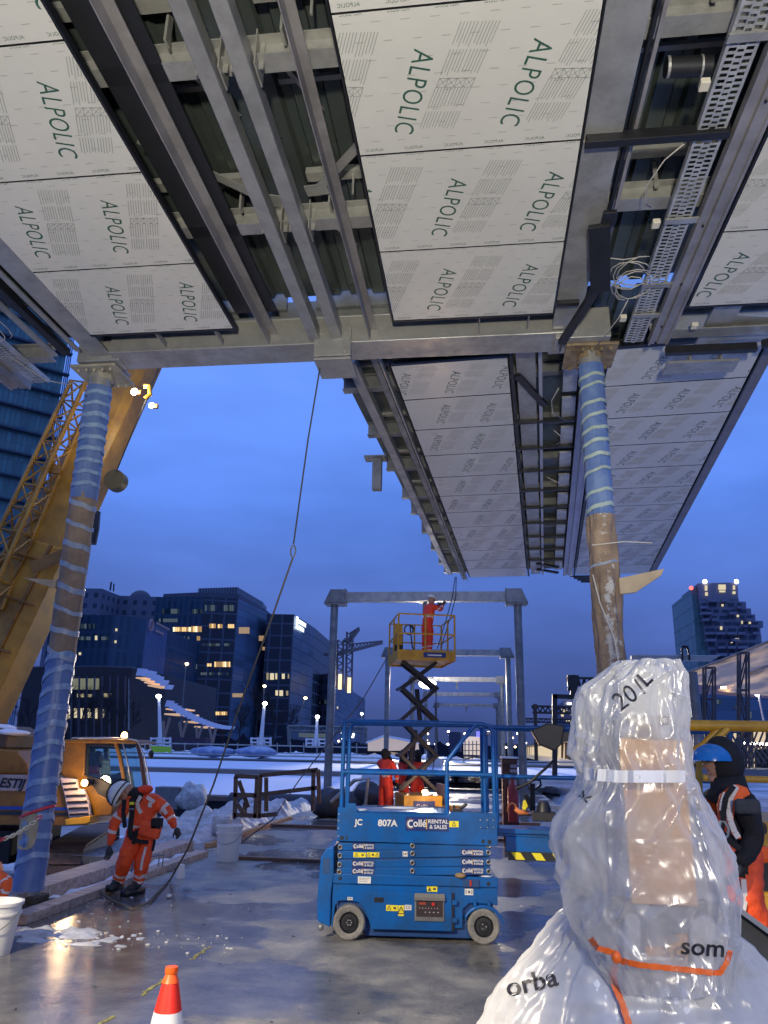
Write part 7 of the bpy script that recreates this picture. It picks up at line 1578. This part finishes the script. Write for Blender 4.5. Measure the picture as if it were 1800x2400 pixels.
# station roof membrane, hall and scaffolding on the right
sr = empty('station_roof', atY(1720, 1600, 60), 0, 'great sloping translucent station roof glowing warm from below at the right', 'roof')
b = MB(); A = [(1584, 1586, 75), (1700, 1545, 66), (1900, 1465, 52)]; B2 = [(1590, 1602, 72), (1700, 1622, 60), (1900, 1640, 46)]
vs = []; N = 26
for i in range(N + 1):
    t = i / N; k = t * 2; j = min(1, int(k)); f = k - j
    a = [A[j][q] + (A[j + 1][q] - A[j][q]) * f for q in range(3)]; c = [B2[j][q] + (B2[j + 1][q] - B2[j][q]) * f for q in range(3)]
    p, q = atY(*a), atY(*c)
    for m_ in range(9): u = m_ / 8; w = p.lerp(q, u); w.z += .12 * math.sin(i * 1.7) * math.sin(math.pi * u); vs.append(w)
b.add(vs, [(i * 9 + m_, i * 9 + m_ + 1, (i + 1) * 9 + m_ + 1, (i + 1) * 9 + m_) for i in range(N) for m_ in range(8)])
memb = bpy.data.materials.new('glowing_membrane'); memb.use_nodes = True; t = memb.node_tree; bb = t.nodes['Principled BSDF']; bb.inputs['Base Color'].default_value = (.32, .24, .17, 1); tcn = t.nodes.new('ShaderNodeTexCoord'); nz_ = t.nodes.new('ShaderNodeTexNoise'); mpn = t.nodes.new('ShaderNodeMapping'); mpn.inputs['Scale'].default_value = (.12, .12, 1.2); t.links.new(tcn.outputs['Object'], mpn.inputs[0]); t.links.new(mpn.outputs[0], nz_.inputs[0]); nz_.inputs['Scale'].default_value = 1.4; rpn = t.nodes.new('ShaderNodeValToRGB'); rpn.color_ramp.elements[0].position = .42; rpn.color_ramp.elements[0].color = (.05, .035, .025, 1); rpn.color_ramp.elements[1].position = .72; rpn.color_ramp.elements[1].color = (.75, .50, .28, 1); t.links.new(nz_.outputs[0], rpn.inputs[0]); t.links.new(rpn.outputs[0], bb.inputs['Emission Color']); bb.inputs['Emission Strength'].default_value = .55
b.build('membrane', memb, sr, smooth=True, fixn=False)
b = MB(); b.tube([atY(1584, 1586, 74.5), atY(1700, 1544, 65.5), atY(1900, 1464, 51.5)], .10, 6); b.tube([atY(1660, 1612, 70), atY(1720, 1590, 62), atY(1800, 1560, 55), atY(1850, 1540, 52)], .08, 6); b.build('edge_cable', mat('grey_cable_steel', (.2, .18, .18), .5), sr)
b = MB(); b.extr([atY(x, y, 62) for x, y in ((1594, 1602), (1850, 1618), (1850, 1640), (1594, 1622))], (0, .3, 0)); b.build('lower_fascia', mat('lilac_band', (.14, .13, .22), .6), sr)
for x0, y0, x1, y1 in ((1690, 1609, 1702, 1614), (1717, 1607, 1724, 1613), (1739, 1603, 1747, 1612), (1796, 1590, 1803, 1606)): b = MB(); b.extr([atY(x0, y0, 60), atY(x1, y0, 60), atY(x1, y1, 60), atY(x0, y1, 60)], (0, .1, 0)); b.build('roof_lamp', e_warm, sr)
r_, P, z = tower('office_building', 'long dark blue block under the station roof at the right', [(1645, 1622), (1850, 1625)], 130, 0, -2, [f_side, roofm], back=20); 
wins(r_, P[0], P[1], [(1720, 1655, 1730, 1660), (1755, 1668, 1762, 1684), (1680, 1640, 1690, 1650)], e_winb)
tower('office_building', 'small dark gridded block seen between the wrapped post and the leaning mast', [(1580, 1622), (1636, 1627)], 128, 0, -2, [f_black, roofm], back=20)
hall = empty('station_hall', atY(1720, 1790, 42), 0, 'brightly lit station hall behind the yellow rails', 'hall')
def hp(name, P4, Y, dy, m): b = MB(); b.extr([atY(x, y, Y) for x, y in P4], (0, dy, 0)); return b.build(name, m, hall)
hallw = emit('hall_wall_glow', (1, .80, .55), .75)
hp('back_wall', [(1590, 1712), (1900, 1716), (1900, 1800), (1590, 1800)], 50, .3, hallw); hp('roof_slab', [(1560, 1686), (1900, 1690), (1900, 1706), (1560, 1704)], 40, 9, mat('pale_slab', (.40, .38, .40), .6)); hp('beam_band', [(1590, 1738), (1900, 1744), (1900, 1754), (1590, 1746)], 44, .5, mat('brown_beam', (.16, .10, .07), .6)); hp('floor_slab', [(1590, 1800), (1900, 1806), (1900, 1830), (1590, 1815)], 38, 12, mat('hall_floor', (.22, .20, .20), .6))
for x in (1606, 1622, 1660, 1705, 1740, 1760, 1800): hp('pillar', [(x, 1712), (x + 6, 1712), (x + 7, 1800), (x + 1, 1800)], 46 + (x % 5), .4, mat('hall_pillar', (.30, .24, .18), .6))
hp('dark_opening', [(1770, 1756), (1830, 1756), (1830, 1800), (1772, 1800)], 45, .2, blkm); hp('dark_opening', [(1612, 1756), (1640, 1756), (1640, 1798), (1613, 1798)], 47, .2, mat('dim_hall', (.10, .08, .07), .6))
hp('shop_sign', [(1672, 1742), (1700, 1742), (1700, 1752), (1672, 1752)], 43.5, .2, emit('violet_sign', (.4, .3, 1), 1.6)); hp('light_strip', [(1740, 1738), (1800, 1742), (1800, 1747), (1740, 1743)], 43, .2, e_white)
def scaf(label, x, y0, y1, wpx, Y):
    root = empty('scaffold_tower', atY(x, y1, Y), 0, label, 'scaffold', 'scaffold towers at the station hall'); b = MB(); a0, a1 = atY(x, y1, Y), atY(x, y0, Y); w = wpx * Y / 1800 / 2
    for i in (-1, 1):
        for j in (-1, 1): b.tube([a0 + V((i * w, j * w, 0)), a1 + V((i * w, j * w, 0))], .05, 4)
    n = int((a1 - a0).length / 1.4)
    for k in range(n):
        p, q = a0.lerp(a1, k / n), a0.lerp(a1, (k + 1) / n); s = 1 if k % 2 else -1
        for j in (-1, 1): b.tube([p + V((s * w, j * w, 0)), q + V((-s * w, j * w, 0))], .035, 4); b.tube([q + V((w, j * w, 0)), q + V((-w, j * w, 0))], .035, 4)
        b.tube([p + V((-w, s * w, 0)), q + V((-w, -s * w, 0))], .035, 4)
    b.build('tube_frame', mat('scaffold_brown', (.10, .07, .06), .5, .3), root); return root
scaf('left scaffold tower rising to the station roof', 1662, 1565, 1790, 20, 40); scaf('right scaffold tower with a ladder cage near its top', 1742, 1530, 1800, 18, 38)
sd = empty('scaffold_stair', atY(1740, 1790, 36), 0, 'brown diagonal scaffold bracing fanning out beside the blue hard hat', 'scaffold'); rg = random.Random(6)
b = MB()
for k in range(8): x = 1700 + 14 * k; b.tube([atY(x, 1715 + 5 * k, 36 + k * .2), atY(x + 40, 1790, 36)], .05, 4); b.tube([atY(x + 20, 1712, 37), atY(x - 12, 1795, 37)], .04, 4)
b.build('tube_frame', MATS['scaffold_brown'], sd)
# leaning mast and portal beam by the wrapped post
b = MB(); b.tube([atY(1622, 1575, 22), atY(1634, 1690, 22), atY(1640, 1790, 22)], .13, 10); tag(b.build('mast', galvd, smooth='auto', thing=atY(1640, 1790, 22)), 'grey steel mast just right of the wrapped post, under the station roof', 'mast')
gb = empty('gantry_beam', atY(1570, 1545, 24), 0, 'long grey overhead beam above the wrapped post with a black hoop bracket', 'gantry')
b = MB(); b.extr([atY(x, y, 24) for x, y in ((1481, 1534), (1690, 1536), (1670, 1548), (1481, 1547))], (0, .3, 0)); b.build('beam', galv, gb, bevel=.02)
b = MB(); b.tube([atY(x, y, 23.8) for x, y in ((1600, 1548), (1598, 1520), (1604, 1516), (1612, 1518), (1615, 1536), (1616, 1548))], .03, 6); b.build('hoop', blkm, gb); b = MB(); b.cyl(atY(1606, 1514, 23.8), atY(1606, 1519, 23.8), .10, n=8); b.build('insulator', blkm, gb)
# ---------------- railway masts, train platform ----------------
def truss(b, x0, y0, x1, y1, x0b, y0b, x1b, y1b, Y, n=8, r=.06):
    A, B_, C_, D_ = atY(x0, y0, Y), atY(x1, y1, Y), atY(x0b, y0b, Y), atY(x1b, y1b, Y); b.tube([A, B_], r, 5); b.tube([C_, D_], r, 5)
    for k in range(n):
        p, q = (A.lerp(B_, k / n), C_.lerp(D_, (k + .5) / n)); b.tube([p, q], r * .6, 4); b.tube([q, A.lerp(B_, (k + 1) / n)], r * .6, 4)
mm_ = empty('overhead_line_mast', atY(1300, 1800, 36), 0, 'nearest black railway mast with a stepped arm carrying a lattice beam', 'mast', 'railway masts along the track')
b = MB(); b.bar(atY(1300, 1820, 36), atY(1300, 1627, 36), .22, .22); b.bar(atY(1296, 1632, 36), atY(1348, 1634, 36), .22, .20, (0, 0, 1)); b.bar(atY(1344, 1636, 36), atY(1343, 1582, 36), .26, .26); b.box(atY(1343, 1596, 36), (.5, .3, .5)); b.build('post', blkm, mm_, bevel=.01)
b = MB(); truss(b, 1328, 1589, 1410, 1590, 1330, 1616, 1410, 1618, 36, 6); b.build('lattice_beam', blkm, mm_)
mm_ = empty('overhead_line_mast', atY(1255, 1790, 70), 0, 'middle railway mast with a low lattice beam behind the nearest one', 'mast', 'railway masts along the track')
b = MB(); b.bar(atY(1257, 1785, 70), atY(1254, 1650, 70), .3, .3); b.build('post', blkm, mm_); b = MB(); truss(b, 1246, 1655, 1360, 1657, 1248, 1670, 1360, 1672, 70, 9, .10); truss(b, 1232, 1684, 1340, 1686, 1232, 1692, 1340, 1694, 85, 9, .08); b.build('lattice_beam', blkm, mm_)
mm_ = empty('overhead_line_mast', atY(1197, 1780, 100), 0, 'farthest thin railway mast between the two right portal posts', 'mast', 'railway masts along the track')
b = MB(); b.bar(atY(1197, 1780, 100), atY(1197, 1700, 100), .3, .3); b.build('post', blkm, mm_); b = MB(); truss(b, 1180, 1706, 1260, 1708, 1180, 1712, 1260, 1714, 100, 8, .08); b.build('lattice_beam', blkm, mm_)
tp = empty('train_platform', atY(1290, 1785, 60), 0, 'lit railway platform curving away behind the black floodlight', 'platform')
def P2_(x, y, Y): return atY(x, y, Y)
b = MB(); b.add([P2_(1232, 1752, 120), P2_(1332, 1742, 55), P2_(1345, 1738, 50), P2_(1345, 1786, 50), P2_(1330, 1784, 55), P2_(1232, 1768, 120)], [(0, 1, 4, 5), (1, 2, 3, 4)]); 
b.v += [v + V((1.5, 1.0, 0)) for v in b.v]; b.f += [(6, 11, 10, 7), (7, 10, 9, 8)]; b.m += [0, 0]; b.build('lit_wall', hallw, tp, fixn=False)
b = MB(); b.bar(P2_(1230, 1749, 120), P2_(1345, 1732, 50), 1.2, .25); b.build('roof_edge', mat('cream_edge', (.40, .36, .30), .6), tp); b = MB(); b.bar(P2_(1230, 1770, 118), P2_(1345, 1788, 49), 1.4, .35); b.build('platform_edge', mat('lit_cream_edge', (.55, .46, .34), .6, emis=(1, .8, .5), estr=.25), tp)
for k in range(16):
    t = k / 15; Y = 118 * (1 - t) ** 1.0 + 51 * t; x = 1236 + 104 * t ** 1.35; yT = 1752 - 12 * t; yB = 1768 + 17 * t; b = MB(); b.bar(atY(x, yB, Y - 1.5), atY(x, yT, Y - 1.5), .28 + .1 * t, .3, (0, 1, 0)); b.build('pillar', mat('dark_pillar2', (.05, .03, .02), .6), tp)
b = MB(); b.ell(atY(1262, 1731, 80), (.3, .3, .3), 8, 6); b.build('signal_red', e_red, tp)
ct = empty('distant_tower', atY(1334, 1700, 260), 0, 'small misty distant tower with sprinkled window lights beyond the masts', 'tower')
b = MB(); b.extr([atY(x, y, 260) for x, y in ((1312, 1700), (1314, 1650), (1324, 1640), (1352, 1638), (1364, 1652), (1366, 1700))], (0, 20, 0)); b.build('wall', mat('misty_tower', (.09, .10, .18), .7), ct)
rg = random.Random(7)
for k in range(14): x = rg.uniform(1316, 1358); y = rg.uniform(1660, 1696); b = MB(); b.box(atY(x, y, 259), (.8, .2, .35)); b.build('lit_window', e_win2[0], ct)
b = MB(); b.box(atY(1334, 1649, 259), (1.2, .2, .5)); b.build('lit_window', e_white, ct)
# ---------------- snow-covered low roofs left of the platform ----------------
lr = empty('snowy_roof', (-9, 36, 0), 0, 'long low roof in two snow-covered steps edged with dark gutters, behind the timber barriers', 'roof')
sf = mat('smooth_roof_snow', (.80, .83, .92), .7, 0, .08, .6, .15, 3)
def slab(name, ya, yb, Ya, Yb, x0, x1, m, th=.12):
    a = atY(500, ya, Ya).z; c = atY(500, yb, Yb).z; b = MB(); vs = [V((x, Y, z)) for x in (x0, x1) for Y, z in ((Ya, a), (Yb, c))]; vs2 = [v - V((0, 0, th)) for v in vs]
    b.add(vs + vs2, [(0, 1, 3, 2), (4, 6, 7, 5), (0, 4, 5, 1), (2, 3, 7, 6), (0, 2, 6, 4), (1, 5, 7, 3)]); return b.build(name, m, lr)
slab('snow_slope', 1862, 1808, 33, 37, -30, -5.5, sf); slab('snow_slope', 1800, 1782, 37.4, 41, -30, 4.5, sf)
slab('gutter', 1812, 1802, 36.6, 36.9, -30, -6.2, mat('brown_gutter', (.12, .09, .08), .6), .1); slab('gutter', 1780, 1776, 41, 41.3, -30, 4.5, blkm, .15); slab('gutter', 1866, 1863, 32.8, 33, -30, -5.5, MATS['brown_gutter'], .18)
b = MB(); z = atY(500, 1774, 41.2).z; b.tube([(-30, 41.2, z + .12), (4.5, 41.2, z + .12)], .04, 6); b.build('ridge_rail', galv, lr)
b = MB(); b.bx(-30, -6, 33.3, 33.6, -1.1, atY(500, 1868, 33).z - .12); b.build('wall', mat('shaded_wall', (.05, .06, .09), .8), lr)
b = MB(); b.tube([(-8.5, 27, -.1), (-5.6, 27, -.1)], .35, 14); tag(b.build('dark_pipe', mat('black_pipe', (.02, .025, .04), .5), smooth='auto', thing=(-7, 27, -.1)), 'thick dark pipe lying behind the long timber barrier', 'pipe')
heap('snow', None, -40, 6, 41.5, 70, atY(500, 1772, 42).z - .6, .9, snow, 80, 60, 31, label='snow field behind the long low roof', cat='snow')
# blue tarpaulins
for i, (x, w) in enumerate(((500, 52), (600, 46))):
    c = atY(x, 1762, 44); b = MB(); b.ell(c, (w * .026, 1.0, .28), 22, 10); b.v = [v + V((0, 0, .12 * noise.noise(v * 1.5))) for v in b.v]
    tag(b.build('tarpaulin', mat('blue_tarpaulin', (.10, .18, .42), .5, 0, .6, 2, .3, 5, (.4, .46, .6)), smooth=True, thing=c), ('snowy blue tarpaulin heap nearer the curved stair canopy', 'smaller snowy blue tarpaulin heap under the middle white lamp mast')[i], 'tarpaulin', 'blue tarpaulins behind the low roof')
fn = empty('site_fence', atY(560, 1750, 50), 0, 'pale wire fence line beyond the snowy roof', 'fence')
b = MB(); b.tube([atY(330, 1741, 50), atY(860, 1752, 50)], .04, 5); b.tube([atY(330, 1760, 50), atY(860, 1768, 50)], .03, 5); b.build('rail', galv, fn)
for k in range(17): x = 340 + 31 * k; b = MB(); b.tube([atY(x, 1741 + .02 * k, 50), atY(x, 1768, 50)], .035, 5); b.build('post', galv, fn)
b = MB(); b.extr([atY(x, y, 48) for x, y in ((352, 1748), (400, 1750), (400, 1764), (352, 1763))], (0, .08, 0)); tag(b.build('site_board', mat('lime_board', (.35, .60, .03), .5), thing=atY(376, 1764, 48)), 'lime green site board at the foot of the nearest lamp mast', 'board')
def lampmast(label, hx, hy, fx, fy, Y, glow, size, base=True, col=None):
    root = empty('lamp_mast', atY(fx, fy, Y), 0, label, 'lamp', 'lamp masts beyond the platform'); b = MB(); b.tube([atY(fx, fy, Y), atY(hx + (fx - hx) * .15, hy + 2, Y)], [.16 if base else .08, .09 if base else .05], 8); b.build('pole', col or mat('white_pole', (.62, .62, .66), .5), root, smooth='auto')
    b = MB(); b.ell(atY(hx, hy, Y - .2), (size, size, size * .7), 14, 8); b.build('lamp_head', glow, root, smooth=True)
    if base:
        b = MB()
        for q in range(4): b.tube([atY(fx - 22 + 15 * q, fy, Y), atY(fx - 22 + 15 * q, fy - 20, Y)], .07, 6)
        for dy in (0, -8, -17): b.tube([atY(fx - 24, fy + dy, Y), atY(fx + 25, fy + dy, Y)], .06, 6)
        b.build('base_frame', MATS['white_pole'], root)
    return root
gw = emit('street_white', (.92, .96, 1), 16); gy = emit('street_amber', (1, .75, .42), 10)
lampmast('white lamp mast with the biggest glare, over the lime green board', 372, 1632, 376, 1748, 52, gw, .19)
lampmast('white lamp mast in the middle of the snowy roof line', 621, 1649, 611, 1748, 52, gw, .17); lampmast('white lamp mast nearest the grey portal post', 744, 1680, 740, 1750, 56, gw, .16)
lampmast('tall thin amber street lamp in front of the largest office block', 438, 1556, 424, 1700, 90, gy, .22, False, galvd); lampmast('short amber street lamp behind the middle white mast', 620, 1608, 615, 1720, 90, gy, .20, False, galvd); lampmast('amber street lamp with a side arm under the signed office block', 716, 1636, 700, 1700, 90, gy, .20, False, galvd)
lampmast('white street lamp behind the right scaffold tower', 1775, 1628, 1790, 1690, 60, gw, .16, False)
lampmast('small white lamp near the far end of the snow roof', 848, 1673, 846, 1745, 80, gw, .15, False, galvd); lampmast('thin curved pole rising above the crane cab', 302, 1590, 302, 1712, 70, galvd, .05, False, galvd)
# gantry over the road, trees, far lights
rg_ = empty('road_gantry', atY(700, 1710, 80), 0, 'grey lattice gantry behind the white lamp mast by the portal post', 'gantry'); b = MB(); truss(b, 675, 1702, 860, 1705, 678, 1713, 860, 1716, 78, 12, .12); b.tube([atY(676, 1702, 78), atY(678, 1745, 78)], .18, 6); b.tube([atY(857, 1705, 78), atY(856, 1745, 78)], .18, 6); b.build('lattice_beam', galvd, rg_)
b = MB(); b.extr([atY(x, y, 110) for x, y in ((700, 1718), (760, 1719), (760, 1728), (700, 1727))], (0, 4, 0)); b.build('lit_strip', e_winb[0], rg_)
bark = mat('bare_twigs', (.035, .03, .035), .9, 0, .3, 5)
def tree(label, x, ytop, ybase, Y, spread=1.0, seed=0):
    root = empty('bare_tree', atY(x, ybase, Y), 0, label, 'tree', 'bare winter trees in front of the offices'); rg = random.Random(seed); base = atY(x, ybase, Y); top = atY(x, ytop, Y); H = (top - base).length
    tb_ = MB(); cb = MB()
    tb_.tube([base, base + V((0, 0, H * .35)), base + V((.1, 0, H * .6))], [H * .022, H * .016, H * .008], 7)
    def grow(p, d, L, r, lv):
        q = p + d * L; cb.tube([p, p.lerp(q, .5) + V((rg.uniform(-.05, .05) * L, 0, .04 * L)), q], [r, r * .8, r * .5], 4, cap=False)
        if lv == 0: return
        for _ in range(4 if lv > 1 else 5):
            e = (d + V((rg.uniform(-.8, .8), rg.uniform(-.8, .8), rg.uniform(-.1, .7)))).normalized(); grow(p.lerp(q, rg.uniform(.4, 1)), e, L * rg.uniform(.5, .75), r * .55, lv - 1)
    for k in range(9):
        a = rg.uniform(0, 6.28); d = V((math.cos(a) * .6 * spread, math.sin(a) * .6, rg.uniform(.5, 1.1))).normalized(); grow(base + V((0, 0, H * (.22 + .045 * k))), d, H * .28, H * .008, 3)
    tb_.build('trunk', bark, root); cb.build('crown', bark, root, fixn=False); return root
T_l = [(185, 1600, 1745, 85, 1), (240, 1610, 1748, 82, 2), (120, 1600, 1750, 84, 3), (290, 1640, 1748, 86, 4), (598, 1600, 1748, 100, 5), (640, 1640, 1748, 98, 6), (560, 1650, 1746, 99, 7), (675, 1650, 1746, 101, 8), (520, 1690, 1746, 97, 9), (60, 1620, 1755, 80, 10)]
for i, (x, y0, y1, Y, s) in enumerate(T_l):
    lb = ['bare tree before the left lit hall window', 'bare tree before the row of tall lit hall windows', 'bare tree hidden partly by the left column wrap', 'low bare tree above the crane cab roof', 'tall bare tree before the side wall of the largest office block', 'bare tree right of the middle white lamp mast', 'bare tree left of the middle white lamp mast', 'bare tree under the signed office block', 'smallest bare tree at the lower end of the stair canopy', 'bare tree beside the crane boom at the left edge'][i]
    tree(lb, x, y0, y1, Y, 1.0, s)
b = MB(); rg = random.Random(1); vs = []
for x0, x1, Y, h in ((60, 880, 150, 26), (860, 1300, 260, 16)):
    n = 90; P = [(x0 + (x1 - x0) * i / n) for i in range(n + 1)]; top = [1752 - h * (.5 + .7 * noise.noise(V((x * .05, Y, 0))) + .25 * noise.noise(V((x * .3, Y, 1)))) - (10 if x < 700 else 0) for x in P]
    k = len(b.v); b.v += [atY(x, t, Y) for x, t in zip(P, top)] + [atY(x, 1790, Y) for x in P] + [atY(x, t, Y + 8) for x, t in zip(P, top)]; m_ = n + 1
    b.f += [(k + i, k + i + 1, k + m_ + i + 1, k + m_ + i) for i in range(n)] + [(k + i, k + 2 * m_ + i, k + 2 * m_ + i + 1, k + i + 1) for i in range(n)]; b.m += [0] * (2 * n)
tag(b.build('far_woods', mat('dusky_woods', (.012, .016, .03), .95), fixn=False), 'dark far tree line along the horizon', 'woods', kind='stuff')
# white work tents, container, lights far down the platform
tn_ = empty('work_tent', atY(910, 1760, 60), 0, 'wide low white work tent left of the crossed lift arms, lit from inside', 'tent'); tl_ = mat('lit_tent', (.5, .42, .34), .7, 0, .2, .8, emis=(1, .78, .58), estr=.32)
b = MB(); b.extr([atY(x, y, 60) for x, y in ((862, 1740), (900, 1725), (935, 1732), (966, 1740), (968, 1758), (862, 1760))], (0, 6, 0)); b.build('sides', tl_, tn_); b = MB(); b.extr([atY(x, y, 59.8) for x, y in ((858, 1738), (900, 1722), (935, 1729), (968, 1738), (968, 1741), (900, 1727), (858, 1742))], (0, 6.5, 0)); b.build('roof', snow, tn_)
tn_ = empty('work_tent', atY(1110, 1790, 46), 0, 'bright warm tarpaulin-clad enclosure standing on the platform behind the lift railing', 'tent')
b = MB(); b.extr([atY(x, y, 60) for x, y in ((1086, 1738), (1100, 1726), (1136, 1728), (1140, 1736), (1140, 1785), (1087, 1785))], (0, 6, 0)); b.build('sides', mat('bright_tarp', (.6, .5, .4), .7, 0, .25, .5, emis=(1, .80, .62), estr=.6), tn_)
b = MB()
for k in range(6): b.tube([atY(1090 + 9 * k, 1736, 59.8), atY(1090 + 9 * k, 1785, 59.8)], .04, 5)
for k in range(3): b.tube([atY(1086, 1745 + 14 * k, 59.8), atY(1140, 1745 + 14 * k, 59.8)], .03, 5)
b.build('scaffold_frame', galvd, tn_)
b = MB(); b.extr([atY(x, y, 75) for x, y in ((1052, 1715), (1079, 1716), (1079, 1762), (1052, 1762))], (0, 5, 0)); tag(b.build('site_container', mat('blue_grey_container', (.03, .045, .10), .7), thing=atY(1065, 1762, 75)), 'upright dark blue site container left of the bright enclosure', 'container')
b = MB(); b.tube([atY(1087, 1792, 50), atY(1087, 1770, 50), atY(1140, 1772, 50), atY(1140, 1795, 50)], .05, 6); b.tube([atY(1087, 1780, 50), atY(1110, 1774, 50), atY(1140, 1778, 50)], .04, 6); tag(b.build('black_railing', blkm, thing=atY(1110, 1795, 50)), 'black steel railing in front of the bright enclosure', 'railing')
cars = empty('parked_van', atY(1008, 1800, 40), 0, 'white vehicle with a lit front behind the lift arms', 'van')
b = MB(); b.extr([atY(x, y, 40) for x, y in ((998, 1760), (1010, 1758), (1022, 1775), (1034, 1778), (1036, 1806), (998, 1806))], (0, 3, 0)); b.build('body', mat('van_white', (.5, .5, .5), .4, 0, .2, 2), cars, bevel=.08); b = MB(); b.extr([atY(x, y, 39.9) for x, y in ((1001, 1762), (1010, 1761), (1020, 1776), (1001, 1778))], (0, .1, 0)); b.build('window', glassd, cars)
rg = random.Random(33)
fl_ = []
for k in range(34):
    x = rg.choice((rg.uniform(985, 1060), rg.uniform(1080, 1140), rg.uniform(760, 880), rg.uniform(1180, 1240))); y = rg.uniform(1712, 1752); 
    b = MB(); b.ell(atY(x, y, 140), (.20, .18, .16), 8, 6); o = b.build('distant_lamp', rg.choice((gw, gy, gy, e_white)), thing=atY(x, y, 140), smooth=True); tag(o, 'small distant lamp among the far lights on the horizon', 'lamp', 'distant lights on the horizon')
b = MB(); b.box(atY(1128, 1721, 90), (1.1, .2, .6)); tag(b.build('blue_light', e_blue, thing=atY(1128, 1721, 90)), 'single vivid blue light above the bright enclosure', 'light')
# floodlight fixed on the third-row portal column
pf = empty('floodlight', atY(1002, 1603, 50), 0, 'glaring white floodlight seen through the crossed lift arms', 'floodlight'); q = atY(1002, 1603, 50); b = MB(); b.ell(q, (.55, .2, .30), 16, 10); b.build('lamp_glass', emit('flood_glare', (1, 1, 1), 14), pf, smooth=True); b = MB(); b.box(q + V((0, .3, 0)), (.9, .3, .5)); b.build('housing', blkm, pf, bevel=.05)
lamp('portal_floodlight', 'SPOT', q + V((0, -.3, .1)), 9000, (1, .93, .78), (1.5, 57.5, 3.5), .3, 100, .5)
bq = atY(996, 1856, 18.4); b = MB(); b.ell(bq, (.07, .04, .05), 12, 8); b.build('base_lamp', e_warm, YL, smooth=True)
lamp('base_lamp_light', 'POINT', bq + V((.3, -.5, .1)), 90, (1, .62, .38), size=.15)
lamp('portal_floodlight', 'SPOT', q + V((.2, -.4, 0)), 9000, (1, .88, .70), (-1.0, 30, 0), .3, 80, .5)
